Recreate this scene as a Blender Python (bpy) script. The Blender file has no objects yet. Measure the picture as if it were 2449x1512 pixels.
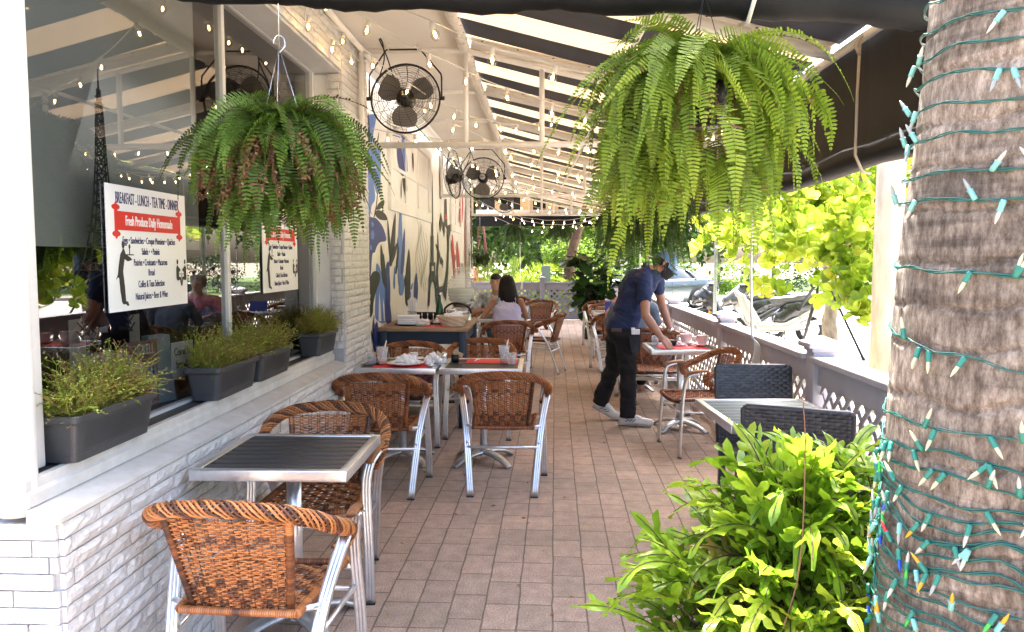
import bpy, bmesh, math, random
from mathutils import Vector, Matrix, noise
R = math.radians; PI = math.pi
S = bpy.context.scene
COL = S.collection
V = Vector
# ---------------------------------------------------------------- camera
F = 1850.0; CX, CY = 1224.5, 756.0
CAMZ = 1.52
PITCH = math.atan(138/F); YAW = math.atan(70.5*math.cos(PITCH)/F)
cam = bpy.data.cameras.new("camera"); camo = bpy.data.objects.new("camera", cam); COL.objects.link(camo)
camo.location = (0, 0, CAMZ); camo.rotation_euler = (PI/2 - PITCH, 0, YAW)
cam.sensor_width = 36; cam.lens = 36*F/2449.0; cam.clip_start = 0.05; cam.clip_end = 600
S.camera = camo
CR = camo.rotation_euler.to_matrix()
# ---------------------------------------------------------------- light
SUN_EL, SUN_AZ = R(63), R(7)          # azimuth measured from +Y towards +X
w = bpy.data.worlds.new("World"); S.world = w; w.use_nodes = True
nt = w.node_tree; sky = nt.nodes.new('ShaderNodeTexSky'); sky.sky_type = 'NISHITA'; sky.sun_disc = False
sky.sun_elevation = SUN_EL; sky.sun_rotation = SUN_AZ; sky.air_density = .75; sky.dust_density = 6.0; sky.ozone_density = 0.2
bg = nt.nodes['Background']; nt.links.new(sky.outputs[0], bg.inputs[0]); bg.inputs[1].default_value = 0.15
sl = bpy.data.lights.new("sun", 'SUN'); sl.energy = 3.2; sl.angle = R(0.5); sl.color = (1, .96, .9)
so = bpy.data.objects.new("sun", sl); COL.objects.link(so)
sd = V((math.sin(SUN_AZ)*math.cos(SUN_EL), math.cos(SUN_AZ)*math.cos(SUN_EL), math.sin(SUN_EL)))
so.rotation_euler = sd.to_track_quat('Z', 'Y').to_euler()
S.view_settings.view_transform = 'Standard'; S.view_settings.look = 'None'
S.view_settings.exposure = 3.35; S.view_settings.gamma = 1
S.cycles.max_bounces = 10; S.cycles.transparent_max_bounces = 24; S.cycles.diffuse_bounces = 6
S.cycles.glossy_bounces = 4; S.cycles.transmission_bounces = 6
S.cycles.caustics_reflective = False; S.cycles.caustics_refractive = False
S.cycles.sample_clamp_indirect = 6
S.cycles.use_denoising = True

# ---------------------------------------------------------------- measuring helpers (photo survey -> world)
def ray(u, v): return CR @ V(((u-CX)/F, -(v-CY)/F, -1))
def WY(u, v, Y): d = ray(u, v); t = Y/d.y; return V((d.x*t, Y, CAMZ+d.z*t))
def WX(u, v, X): d = ray(u, v); t = X/d.x; return V((X, d.y*t, CAMZ+d.z*t))
def WZ(u, v, Z): d = ray(u, v); t = (Z-CAMZ)/d.z; return V((d.x*t, d.y*t, Z))

# ---------------------------------------------------------------- materials
MATS = {}
def mat(name, col, rough=.6, metal=0., var=0., vs=8., bump=0., bs=40., col2=None, tint=None, transl=0., emis=0., spec=.5, coat=0., stretch=None, alpha=None, trans=0., ior=1.45):
    """procedural principled material. tint = list of colours picked by the per-face 'tint' attribute"""
    m = bpy.data.materials.new(name); m.use_nodes = True; t = m.node_tree; N = t.nodes; L = t.links
    b = N['Principled BSDF']; b.inputs['Roughness'].default_value = rough; b.inputs['Metallic'].default_value = metal
    b.inputs['Specular IOR Level'].default_value = spec; b.inputs['Coat Weight'].default_value = coat
    b.inputs['IOR'].default_value = ior
    if trans: b.inputs['Transmission Weight'].default_value = trans
    c = tuple(col)+(1,)
    b.inputs['Base Color'].default_value = c
    src = None
    tc = N.new('ShaderNodeTexCoord')
    vec = tc.outputs['Object']
    if stretch:
        mp = N.new('ShaderNodeMapping'); mp.inputs['Scale'].default_value = stretch; L.new(vec, mp.inputs[0]); vec = mp.outputs[0]
    if tint:
        a = N.new('ShaderNodeAttribute'); a.attribute_name = 'tint'
        r = N.new('ShaderNodeValToRGB'); L.new(a.outputs['Fac'], r.inputs[0])
        e = r.color_ramp.elements
        while len(e) < len(tint): e.new(.5)
        for i, cc in enumerate(tint): e[i].position = i/(len(tint)-1); e[i].color = tuple(cc)+(1,)
        src = r.outputs[0]
    if var > 0 or col2:
        n = N.new('ShaderNodeTexNoise'); n.inputs['Scale'].default_value = vs; n.inputs['Detail'].default_value = 5; n.inputs['Roughness'].default_value = .65
        L.new(vec, n.inputs['Vector'])
        mx = N.new('ShaderNodeMix'); mx.data_type = 'RGBA'
        r2 = N.new('ShaderNodeMapRange'); r2.inputs[1].default_value = .35; r2.inputs[2].default_value = .65; L.new(n.outputs[0], r2.inputs[0])
        L.new(r2.outputs[0], mx.inputs[0])
        if col2: 
            mx.inputs[6].default_value = c; mx.inputs[7].default_value = tuple(col2)+(1,)
        else:
            if src is not None:
                mx.blend_type = 'MULTIPLY'; L.new(src, mx.inputs[6]); mx.inputs[7].default_value = (1-var,)*3+(1,)
            else:
                mx.inputs[6].default_value = tuple(x*(1-var) for x in col)+(1,); mx.inputs[7].default_value = tuple(min(1, x*(1+var*.6)) for x in col)+(1,)
        src = mx.outputs[2]
    if src is not None: L.new(src, b.inputs['Base Color'])
    if bump > 0:
        n2 = N.new('ShaderNodeTexNoise'); n2.inputs['Scale'].default_value = bs; n2.inputs['Detail'].default_value = 4; L.new(vec, n2.inputs['Vector'])
        bp = N.new('ShaderNodeBump'); bp.inputs['Strength'].default_value = bump; bp.inputs['Distance'].default_value = .01
        L.new(n2.outputs[0], bp.inputs['Height']); L.new(bp.outputs[0], b.inputs['Normal'])
    if emis: 
        b.inputs['Emission Color'].default_value = c; b.inputs['Emission Strength'].default_value = emis
    if transl:
        tr = N.new('ShaderNodeBsdfTranslucent'); ms = N.new('ShaderNodeMixShader'); ms.inputs[0].default_value = transl
        if src is not None: L.new(src, tr.inputs[0])
        else: tr.inputs[0].default_value = c
        L.new(b.outputs[0], ms.inputs[1]); L.new(tr.outputs[0], ms.inputs[2]); L.new(ms.outputs[0], N['Material Output'].inputs[0])
    MATS[name] = m
    return m
def glassy(name, tintc=(1, 1, 1), refl=.1, rough=.0, power=5):
    """thin glass: see-through plus mirror reflection that grows at grazing angles"""
    m = bpy.data.materials.new(name); m.use_nodes = True; t = m.node_tree; N = t.nodes; L = t.links
    N.remove(N['Principled BSDF'])
    tr = N.new('ShaderNodeBsdfTransparent'); tr.inputs[0].default_value = tuple(tintc)+(1,)
    g = N.new('ShaderNodeBsdfGlossy'); g.inputs['Roughness'].default_value = rough
    lw = N.new('ShaderNodeLayerWeight'); lw.inputs[0].default_value = .5; f = N.new('ShaderNodeMath'); f.operation = 'POWER'; f.inputs[1].default_value = 4.; L.new(lw.outputs['Facing'], f.inputs[0])
    ma = N.new('ShaderNodeMath'); ma.operation = 'MULTIPLY_ADD'; ma.inputs[1].default_value = .75; ma.inputs[2].default_value = refl; ma.use_clamp = True
    ms = N.new('ShaderNodeMixShader'); L.new(f.outputs[0], ma.inputs[0]); L.new(ma.outputs[0], ms.inputs[0])
    L.new(tr.outputs[0], ms.inputs[1]); L.new(g.outputs[0], ms.inputs[2]); L.new(ms.outputs[0], N['Material Output'].inputs[0])
    return m

# ---------------------------------------------------------------- mesh builder
class MB:
    def __init__(s): s.v = []; s.f = []; s.m = []; s.t = []; s.sm = []
    def add(s, vs, fs, m=0, t=0., sm=False, X=None):
        o = len(s.v)
        if X is not None: vs = [X @ V(p) for p in vs]
        s.v.extend(vs); s.f.extend([tuple(i+o for i in f) for f in fs])
        n = len(fs); s.m.extend([m]*n); s.t.extend(t if isinstance(t, list) else [t]*n); s.sm.extend([sm]*n)
        return s
    def box(s, a, b, m=0, t=0., X=None):
        x0, y0, z0 = [min(a[i], b[i]) for i in range(3)]; x1, y1, z1 = [max(a[i], b[i]) for i in range(3)]
        vs = [(x0,y0,z0),(x1,y0,z0),(x1,y1,z0),(x0,y1,z0),(x0,y0,z1),(x1,y0,z1),(x1,y1,z1),(x0,y1,z1)]
        return s.add(vs, [(0,3,2,1),(4,5,6,7),(0,1,5,4),(1,2,6,5),(2,3,7,6),(3,0,4,7)], m, t, X=X)
    def rbox(s, a, b, r=.005, m=0, t=0., X=None, seg=2):
        bm = bmesh.new(); c = [(a[i]+b[i])/2 for i in range(3)]; d = [abs(a[i]-b[i]) for i in range(3)]
        bmesh.ops.create_cube(bm, size=1)
        for v in bm.verts: v.co = V((v.co.x*d[0]+c[0], v.co.y*d[1]+c[1], v.co.z*d[2]+c[2]))
        bmesh.ops.bevel(bm, geom=bm.edges[:], offset=min(r, min(d)*.45), segments=seg, affect='EDGES', profile=.6)
        s.frombm(bm, m, t, X, True); bm.free(); return s
    def frombm(s, bm, m=0, t=0., X=None, sm=False):
        bm.verts.index_update()
        return s.add([v.co.copy() for v in bm.verts], [[v.index for v in f.verts] for f in bm.faces], m, t, sm, X)
    def tube(s, pts, r, n=8, m=0, t=0., cap=True, sm=True, X=None, flat=1., up=None):
        pts = [V(p) for p in pts]; k = len(pts); vs = []; fs = []
        rr = r if isinstance(r, (list, tuple)) else [r]*k
        ts = []
        T0 = (pts[1]-pts[0]).normalized()
        u = up.copy() if up is not None else (V((0, 0, 1)) if abs(T0.z) < .9 else V((1, 0, 0)))
        for i in range(k):
            T = (pts[min(i+1, k-1)]-pts[max(i-1, 0)])
            if T.length < 1e-9: T = T0
            T.normalize(); u = (u - T*u.dot(T))
            if u.length < 1e-6: u = V((1, 0, 0)) - T*T.x
            u.normalize(); w_ = T.cross(u)
            for j in range(n):
                a = 2*PI*j/n
                vs.append(pts[i] + u*(math.cos(a)*rr[i]*flat) + w_*(math.sin(a)*rr[i]))
        for i in range(k-1):
            for j in range(n):
                fs.append((i*n+j, i*n+(j+1) % n, (i+1)*n+(j+1) % n, (i+1)*n+j))
                if isinstance(t, list): ts.append(t[i % len(t)])
        if cap:
            fs.append(tuple(range(n-1, -1, -1))); fs.append(tuple(range((k-1)*n, k*n)))
            if isinstance(t, list): ts += [t[0], t[-1]]
        return s.add(vs, fs, m, ts if isinstance(t, list) else t, sm, X)
    def cyl(s, a, b, r, r2=None, n=12, m=0, t=0., X=None, cap=True): return s.tube([a, b], [r, r if r2 is None else r2], n, m, t, cap, True, X)
    def lathe(s, prof, n=20, m=0, t=0., X=None, c=(0, 0, 0), sm=True, a0=0., a1=2*PI):
        vs = []; fs = []; full = abs(a1-a0-2*PI) < 1e-6; nn = n if full else n+1
        for (r, z) in prof:
            for j in range(nn):
                a = a0+(a1-a0)*j/n; vs.append((c[0]+r*math.cos(a), c[1]+r*math.sin(a), c[2]+z))
        for i in range(len(prof)-1):
            for j in range(n):
                j2 = (j+1) % nn
                fs.append((i*nn+j, i*nn+j2, (i+1)*nn+j2, (i+1)*nn+j))
        return s.add(vs, fs, m, t, sm, X)
    def poly(s, pts, m=0, t=0., X=None): return s.add([V(p) for p in pts], [tuple(range(len(pts)))], m, t, X=X)
    def prism(s, pts, ext, m=0, t=0., X=None):
        """planar outline extruded along ext"""
        e = V(ext); n = len(pts); p = [V(q) for q in pts]
        vs = p+[q+e for q in p]; fs = [tuple(range(n-1, -1, -1)), tuple(range(n, 2*n))]+[(i, (i+1) % n, n+(i+1) % n, n+i) for i in range(n)]
        return s.add(vs, fs, m, t, X=X)
    def ell(s, c, r, m=0, t=0., X=None, n=12, k=8):
        pr = [(max(.0001, math.sin(PI*i/k)), -math.cos(PI*i/k)) for i in range(k+1)]
        M = Matrix.Translation(V(c)) @ Matrix.Diagonal((r[0], r[1], r[2], 1))
        if X is not None: M = X @ M
        return s.lathe(pr, n, m, t, M)
    def build(s, name, mats, parent=None, loc=None):
        me = bpy.data.meshes.new(name)
        me.from_pydata([tuple(p) for p in s.v], [], s.f)
        if not isinstance(mats, (list, tuple)): mats = [mats]
        for m_ in mats: me.materials.append(m_)
        me.polygons.foreach_set('material_index', s.m); me.polygons.foreach_set('use_smooth', s.sm)
        at = me.attributes.new('tint', 'FLOAT', 'FACE'); at.data.foreach_set('value', s.t)
        me.validate(); me.update()
        return link(name, me, parent, loc)
def link(name, me, parent=None, loc=None):
    o = bpy.data.objects.new(name, me); COL.objects.link(o)
    if parent is not None: o.parent = parent
    if loc is not None: o.location = loc
    return o
def tag(o, label=None, cat=None, group=None, kind=None):
    for k_, v_ in (('label', label), ('category', cat), ('group', group), ('kind', kind)):
        if v_: o[k_] = v_
    return o
def thing(name, label, cat, loc=(0, 0, 0), rz=0., group=None, kind=None):
    o = bpy.data.objects.new(name, None); COL.objects.link(o); o.location = loc; o.rotation_euler = (0, 0, rz)
    o.empty_display_size = .1
    return tag(o, label, cat, group, kind)
def dup(o, loc=None, rz=None, label=None, group=None, parent=None):
    c = o.copy(); COL.objects.link(c)
    if parent is not None: c.parent = parent
    if loc is not None: c.location = loc
    if rz is not None: c.rotation_euler = (0, 0, rz)
    if label: c['label'] = label
    if group: c['group'] = group
    for ch in list(o.children): dup(ch, parent=c)
    return c
def frame(x, y, z, o=(0, 0, 0)):
    """matrix whose columns are the given axes"""
    x, y, z = V(x), V(y), V(z)
    return Matrix(((x.x, y.x, z.x, o[0]), (x.y, y.y, z.y, o[1]), (x.z, y.z, z.z, o[2]), (0, 0, 0, 1)))
def spline(pts, n):
    """Catmull-Rom through pts, n samples per span"""
    p = [V(q) for q in pts]; out = []
    for i in range(len(p)-1):
        a = p[max(i-1, 0)]; b = p[i]; c = p[i+1]; d = p[min(i+2, len(p)-1)]
        for k in range(n):
            t = k/n; out.append(.5*((2*b)+(c-a)*t+(2*a-5*b+4*c-d)*t*t+(3*b-a-3*c+d)*t*t*t))
    out.append(p[-1]); return out
def blobmesh(name, caps, voxel=.012, smooth=6, mats=None, parent=None, painter=None, X=None, wrinkle=0.):
    """one continuous surface grown round tapered limbs: caps = (p0, r0, p1, r1[, flatten vector])"""
    mb = MB()
    for c in caps:
        p0, r0, p1, r1 = V(c[0]), c[1], V(c[2]), c[3]
        d = p1-p0; L = d.length
        if L < 1e-6: d = V((0, 0, 1)); L = 1e-6
        q = d.normalized()
        if len(c) > 4 and c[4] is not None:
            side = V(c[4][0]); side = (side - q*side.dot(q)).normalized(); fl = c[4][1]
        else:
            side = q.orthogonal().normalized(); fl = 1.
        M = frame(side, q.cross(side), q, p0)
        n = 16; k = 6; vs = []; rings = []
        for i in range(k+1):
            a = PI/2*i/k; rings.append((r0*math.sin(a), -r0*math.cos(a)))
        for i in range(k+1):
            a = PI/2*i/k; rings.append((r1*math.cos(a), L+r1*math.sin(a)))
        pr = [(max(r_, 1e-5), z_) for r_, z_ in rings]
        D = Matrix.Diagonal((fl, 1, 1, 1))
        mb.lathe(pr, n, X=M @ D)
        # close the poles by welding later
    me = bpy.data.meshes.new(name); me.from_pydata([tuple(p) for p in mb.v], [], mb.f)
    bm = bmesh.new(); bm.from_mesh(me); bmesh.ops.remove_doubles(bm, verts=bm.verts, dist=2e-4); bmesh.ops.holes_fill(bm, edges=bm.edges[:]); bm.to_mesh(me); bm.free()
    tmp = bpy.data.objects.new('tmp', me); COL.objects.link(tmp)
    md = tmp.modifiers.new('r', 'REMESH'); md.mode = 'VOXEL'; md.voxel_size = voxel; md.use_smooth_shade = True
    if smooth:
        ms = tmp.modifiers.new('s', 'SMOOTH'); ms.factor = .5; ms.iterations = smooth
    dg = bpy.context.evaluated_depsgraph_get(); dg.update()
    m2 = bpy.data.meshes.new_from_object(tmp.evaluated_get(dg)); bpy.data.objects.remove(tmp); bpy.data.meshes.remove(me)
    m2.name = name
    if wrinkle:
        nrm = [v.normal.copy() for v in m2.vertices]
        for v, n_ in zip(m2.vertices, nrm):
            q = v.co; a_ = noise.noise(V((q.x*7, q.y*7, q.z*16))); b_ = abs(noise.noise(V((q.x*11+3, q.y*11, q.z*24+q.x*14)))); v.co = q+n_*wrinkle*(a_+.9*b_-.25)
    m2.materials.clear()
    for m_ in (mats if isinstance(mats, (list, tuple)) else [mats]): m2.materials.append(m_)
    for p in m2.polygons:
        p.use_smooth = True
        p.material_index = painter(p.center, p.normal) if painter else 0
    if X is not None: m2.transform(X)
    return link(name, m2, parent)
def text(body, size, X, m, parent, name='lettering', sx=1., align='CENTER', ext=.0008, bold=0.):
    c = bpy.data.curves.new(name, 'FONT'); c.body = body; c.size = size; c.align_x = align; c.align_y = 'CENTER'; c.extrude = ext; c.offset = bold
    c.resolution_u = 3
    t = bpy.data.objects.new('tmp', c); COL.objects.link(t)
    dg = bpy.context.evaluated_depsgraph_get(); dg.update()
    me = bpy.data.meshes.new_from_object(t.evaluated_get(dg)); bpy.data.objects.remove(t)
    me.transform(X @ Matrix.Diagonal((sx, 1, 1, 1))); me.name = name
    me.materials.clear(); me.materials.append(m)
    return link(name, me, parent)
def rnd(a, b): return random.uniform(a, b)

# ---------------------------------------------------------------- palette
M_white = mat('white_paint', (.62, .62, .615), .45, var=.06, vs=5, bump=.15, bs=30)
M_sill = mat('weathered_sill_paint', (.60, .60, .59), .5, col2=(.50, .49, .47), vs=11, bump=.35, bs=22)
M_brick = mat('painted_brick', (.60, .60, .595), .5, var=.08, vs=14, bump=1., bs=38)
M_mortar = mat('mortar', (.42, .42, .43), .8, var=.2)
M_pipe = mat('white_pipe', (.78, .77, .75), .35, var=.05, vs=12)
M_soffit = mat('soffit_board', (.72, .71, .69), .6, var=.04, vs=2)
M_canvasW = mat('white_canvas', (.74, .54, .34), .8, transl=.125, var=.03, vs=3, bump=.1, bs=10)
M_canvasK = mat('black_canvas', (.018, .019, .024), .7, transl=.05, var=.2, vs=6, bump=.12, bs=14)
M_vinyl = mat('black_vinyl', (.009, .010, .012), .6, var=.2, vs=4, bump=.25, bs=6, spec=.18)
M_clearv = mat('sleeve_canvas', (.78, .76, .72), .5, transl=.3, var=.05, vs=20, bump=.4, bs=30)
M_alu = mat('brushed_aluminium', (.78, .79, .81), .28, metal=.9, var=.08, vs=30, bump=.04, bs=120)
M_aludark = mat('cast_aluminium', (.46, .48, .5), .38, metal=.8, var=.15, vs=10)
M_slatK = mat('dark_slat', (.035, .037, .042), .42, var=.3, vs=10, stretch=(3, 60, 3), bump=.15, bs=6)
M_slatG = mat('grey_green_slat', (.20, .235, .225), .45, var=.2, vs=10, stretch=(3, 60, 3), bump=.1, bs=6)
WICK = [(.035, .018, .014), (.12, .045, .022), (.33, .115, .035), (.48, .18, .058), (.56, .25, .085)]
WICK2 = [(.03, .014, .012), (.10, .035, .018), (.27, .085, .028), (.40, .135, .042), (.46, .18, .06)]
M_wick2 = mat('aged_wicker', (.3, .1, .03), .38, tint=WICK2, var=.18, vs=50, spec=.5)
M_wick = mat('brown_wicker', (.3, .1, .03), .38, tint=WICK, var=.15, vs=60, spec=.5)
M_wickD = mat('dark_wicker_core', (.05, .022, .014), .6)
M_resin = mat('black_resin_weave', (.028, .030, .036), .34, tint=[(.02, .021, .026), (.05, .053, .06)], spec=.6)
M_wood = mat('worn_wood_cap', (.30, .13, .05), .45, col2=(.16, .06, .02), vs=20, stretch=(1, .2, 1))
M_rubber = mat('black_rubber', (.015, .015, .016), .6)
M_steel = mat('steel', (.7, .7, .72), .22, metal=1.)
M_fence = mat('lilac_grey_paint', (.45, .43, .47), .5, var=.08, vs=6, bump=.15, bs=30)
M_plast = mat('dark_grey_plastic', (.045, .049, .055), .45, var=.1, vs=10, bump=.08, bs=60)
M_soil = mat('potting_soil', (.03, .022, .016), .95, var=.4, vs=40, bump=.8, bs=60)
M_red = mat('red_placemat', (.62, .025, .03), .6, var=.06)
M_porc = mat('porcelain', (.80, .79, .77), .15, coat=.4)
M_paper = mat('napkin_paper', (.82, .82, .83), .8, var=.04, bump=.3, bs=20)
M_cup = glassy('clear_cup', (.95, .955, .96), .05)
def frosty(name, a, col=(.8, .82, .83), rough=.15):
    m = mat(name, col, rough, coat=.3); b = m.node_tree.nodes['Principled BSDF']; b.inputs['Alpha'].default_value = a; return m
M_cup = frosty('cloudy_plastic', .30)
M_glass = frosty('drinking_glass', .22, (.75, .8, .82), .05)
M_juice = mat('orange_drink', (.75, .32, .14), .3)
M_blackm = mat('black_metal', (.012, .012, .013), .35, metal=.3)
M_black = mat('black_paint_line', (.012, .013, .016), .5)
M_navy = mat('navy_paint', (.012, .025, .045), .4, var=.15, vs=8)
# ================================================================ SETTING
random.seed(3)
# ---- pavers (one sheet of procedural holland pavers)
def paver_mat():
    m = bpy.data.materials.new('clay_pavers'); m.use_nodes = True; t = m.node_tree; N = t.nodes; L = t.links; b = N['Principled BSDF']
    tc = N.new('ShaderNodeTexCoord'); mp = N.new('ShaderNodeMapping'); mp.inputs['Rotation'].default_value = (0, 0, R(90)-R(-1.0)); L.new(tc.outputs['Object'], mp.inputs[0])
    nz = N.new('ShaderNodeTexNoise'); nz.inputs['Scale'].default_value = 9; L.new(mp.outputs[0], nz.inputs['Vector'])
    sc = N.new('ShaderNodeVectorMath'); sc.operation = 'SCALE'; sc.inputs[3].default_value = .012; L.new(nz.outputs[1], sc.inputs[0])
    ad = N.new('ShaderNodeVectorMath'); ad.operation = 'ADD'; L.new(mp.outputs[0], ad.inputs[0]); L.new(sc.outputs[0], ad.inputs[1])
    def brick(c1, c2, mo, ms, smooth):
        k = N.new('ShaderNodeTexBrick'); L.new(ad.outputs[0], k.inputs['Vector'])
        k.offset = .37; k.offset_frequency = 3; k.squash = 1
        k.inputs['Scale'].default_value = 1; k.inputs['Brick Width'].default_value = .235; k.inputs['Row Height'].default_value = .148
        k.inputs['Mortar Size'].default_value = ms; k.inputs['Mortar Smooth'].default_value = smooth; k.inputs['Bias'].default_value = -.1
        k.inputs[1].default_value = c1+(1,); k.inputs[2].default_value = c2+(1,); k.inputs[3].default_value = mo+(1,); return k
    k1 = brick((.52, .365, .275), (.41, .30, .23), (.22, .16, .12), .0045, .3)
    n2 = N.new('ShaderNodeTexNoise'); n2.inputs['Scale'].default_value = .9; n2.inputs['Detail'].default_value = 3; L.new(mp.outputs[0], n2.inputs['Vector'])
    r2 = N.new('ShaderNodeMapRange'); r2.inputs[1].default_value = .38; r2.inputs[2].default_value = .62; L.new(n2.outputs[0], r2.inputs[0])
    m1 = N.new('ShaderNodeMix'); m1.data_type = 'RGBA'; m1.blend_type = 'MULTIPLY'; m1.inputs[7].default_value = (.78, .82, .82, 1); L.new(r2.outputs[0], m1.inputs[0]); L.new(k1.outputs[0], m1.inputs[6])
    # fine speckle
    n3 = N.new('ShaderNodeTexNoise'); n3.inputs['Scale'].default_value = 130; n3.inputs['Detail'].default_value = 3; L.new(tc.outputs['Object'], n3.inputs['Vector'])
    r3 = N.new('ShaderNodeMapRange'); r3.inputs[1].default_value = .36; r3.inputs[2].default_value = .66; r3.inputs[3].default_value = .72; r3.inputs[4].default_value = 1.28; L.new(n3.outputs[0], r3.inputs[0])
    n4 = N.new('ShaderNodeTexNoise'); n4.inputs['Scale'].default_value = 14; n4.inputs['Detail'].default_value = 6; L.new(tc.outputs['Object'], n4.inputs['Vector'])
    r4 = N.new('ShaderNodeMapRange'); r4.inputs[1].default_value = .3; r4.inputs[2].default_value = .7; r4.inputs[3].default_value = .85; r4.inputs[4].default_value = 1.15; L.new(n4.outputs[0], r4.inputs[0])
    mu = N.new('ShaderNodeMath'); mu.operation = 'MULTIPLY'; L.new(r3.outputs[0], mu.inputs[0]); L.new(r4.outputs[0], mu.inputs[1])
    hs = N.new('ShaderNodeHueSaturation'); L.new(m1.outputs[2], hs.inputs['Color']); L.new(mu.outputs[0], hs.inputs['Value'])
    L.new(hs.outputs[0], b.inputs['Base Color']); b.inputs['Roughness'].default_value = .78
    bp = N.new('ShaderNodeBump'); bp.inputs['Strength'].default_value = .7; bp.inputs['Distance'].default_value = .006
    inv = N.new('ShaderNodeMath'); inv.operation = 'MULTIPLY_ADD'; inv.inputs[1].default_value = -1.; L.new(k1.outputs['Fac'], inv.inputs[0]); 
    h = N.new('ShaderNodeMath'); h.operation = 'MULTIPLY'; h.inputs[1].default_value = .35; L.new(n3.outputs[0], h.inputs[0]); L.new(h.outputs[0], inv.inputs[2])
    L.new(inv.outputs[0], bp.inputs['Height']); L.new(bp.outputs[0], b.inputs['Normal'])
    return m
M_paver = paver_mat()
tag(MB().add([(-1.75, -3, 0), (1.72, -3, 0), (1.72, 22, 0), (-1.75, 22, 0)], [(0, 1, 2, 3)]).build('terrace_paving', M_paver), kind='structure')
M_road = mat('pale_concrete_road', (.5, .47, .43), .85, var=.14, vs=1.5, bump=.2, bs=60)
M_earth = mat('dry_earth', (.30, .25, .18), .95, var=.3, vs=2, bump=.5, bs=30)
M_grass = mat('lawn_grass', (.10, .17, .035), .9, var=.35, vs=3, bump=.6, bs=80)
g = MB()
g.add([(-140, -60, -.12), (140, -60, -.12), (140, 260, -.12), (-140, 260, -.12)], [(0, 1, 2, 3)])
tag(g.build('ground', M_earth), kind='structure')
tag(MB().add([(4.4, -40, -.112), (60, -40, -.112), (60, 29, -.112), (2.4, 29, -.112), (2.4, 12.4, -.112), (4.4, 11.6, -.112)], [(0, 1, 2, 3, 4, 5)]).build('road', M_road), kind='structure')
k = MB(); k.box((2.0, 29, -.115), (60, 29.2, .0)); k.box((-12, 29, -.115), (2.0, 29.2, .0)); tag(k.build('kerb', mat('kerb_concrete', (.40, .39, .36), .85, var=.15)), kind='structure')
tag(MB().box((-12, 29.2, -.11), (60, 31, -.004)).build('far_pavement', mat('far_pavement_concrete', (.36, .33, .29), .85, var=.1)), kind='structure')
tag(MB().box((-12, 31, -.11), (60, 60, .01)).build('lawn', M_grass), kind='structure')
tag(MB().add([(8.5, -40, -.104), (60, -40, -.104), (60, 4, -.104), (30, 10, -.104), (8.5, 6, -.104)], [(0, 1, 2, 3, 4)]).build('side_lawn', M_grass), kind='structure')
# leaf litter under the street tree
lit = MB(); random.seed(5)
for i in range(2600):
    x = rnd(1.75, 4.6); y = rnd(3.5, 12.3); s_ = rnd(.02, .05); a = rnd(0, 6.3); z = -.112+rnd(.003, .02)
    ca, sa = math.cos(a)*s_, math.sin(a)*s_
    lit.add([(x-ca, y-sa, z), (x+sa*.4, y-ca*.4, z+rnd(0, .01)), (x+ca, y+sa, z+rnd(0, .012)), (x-sa*.4, y+ca*.4, z)], [(0, 1, 2, 3)], t=rnd(0, 1))
tag(lit.build('leaf_litter', mat('dry_leaves', (.3, .2, .1), .9, tint=[(.36, .26, .15), (.22, .14, .07), (.45, .36, .22), (.30, .27, .10)])), 'dry brown leaf litter scattered behind the lattice fence', 'leaf litter', kind='stuff')

# ---- brickwork as real, rough-faced courses
def bricks(mb, o, ax, up, n, L, H, course=.05, bl=.30, seed=1):
    rs = random.Random(seed); o, ax, up, n = V(o), V(ax), V(up), V(n)
    rows = max(1, round(H/course)); ch = H/rows; gap = .0045
    for r_ in range(rows):
        x = -rs.random()*bl*(.5 if r_ % 2 else 1)
        while x < L:
            l = bl*rs.uniform(.92, 1.08); x0 = max(0, x)+gap*.6; x1 = min(L, x+l)-gap*.6; x += l
            if x1-x0 < .012: continue
            nx = max(2, int((x1-x0)/.03)); nz = 3; z0 = r_*ch+gap*.5; z1 = (r_+1)*ch-gap*.5; lift = rs.uniform(.0, .004)
            vs = []; fs = []
            for j in range(nz+1):
                for i in range(nx+1):
                    edge = (i in (0, nx)) or (j in (0, nz))
                    h = lift+.010+(0 if edge else rs.uniform(.000, .009)+.002)
                    if j == 0: h += .0015
                    vs.append(o+ax*(x0+(x1-x0)*i/nx+(rs.uniform(-.002, .002) if i not in (0, nx) else 0))+up*(z0+(z1-z0)*j/nz+rs.uniform(-.0006, .0006))+n*h)
            W_ = nx+1
            for j in range(nz):
                for i in range(nx): fs.append((j*W_+i, j*W_+i+1, (j+1)*W_+i+1, (j+1)*W_+i))
            b0 = len(vs)
            ring = [i for i in range(W_)]+[j*W_+nx for j in range(1, nz+1)]+[nz*W_+i for i in range(nx-1, -1, -1)]+[j*W_ for j in range(nz-1, 0, -1)]
            for q in ring: vs.append(vs[q]-n*.014)
            for a in range(len(ring)):
                b = (a+1) % len(ring); fs.append((ring[b], ring[a], b0+a, b0+b))
            mb.add(vs, fs, t=rs.random())
Xw = -1.352
cafe = thing('cafe_building', 'white painted brick cafe front with large picture window and painted mural wall', 'building', (-1.5, 2.2, 0))
def P(mb, name, m, parent=cafe):   # build in world coordinates, parent to a thing standing elsewhere
    o = mb.build(name, m, parent)
    off = V((0, 0, 0)); q = parent
    while q is not None: off += q.location; q = q.parent
    o.location = -off
    return o
Xg = -1.55
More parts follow.
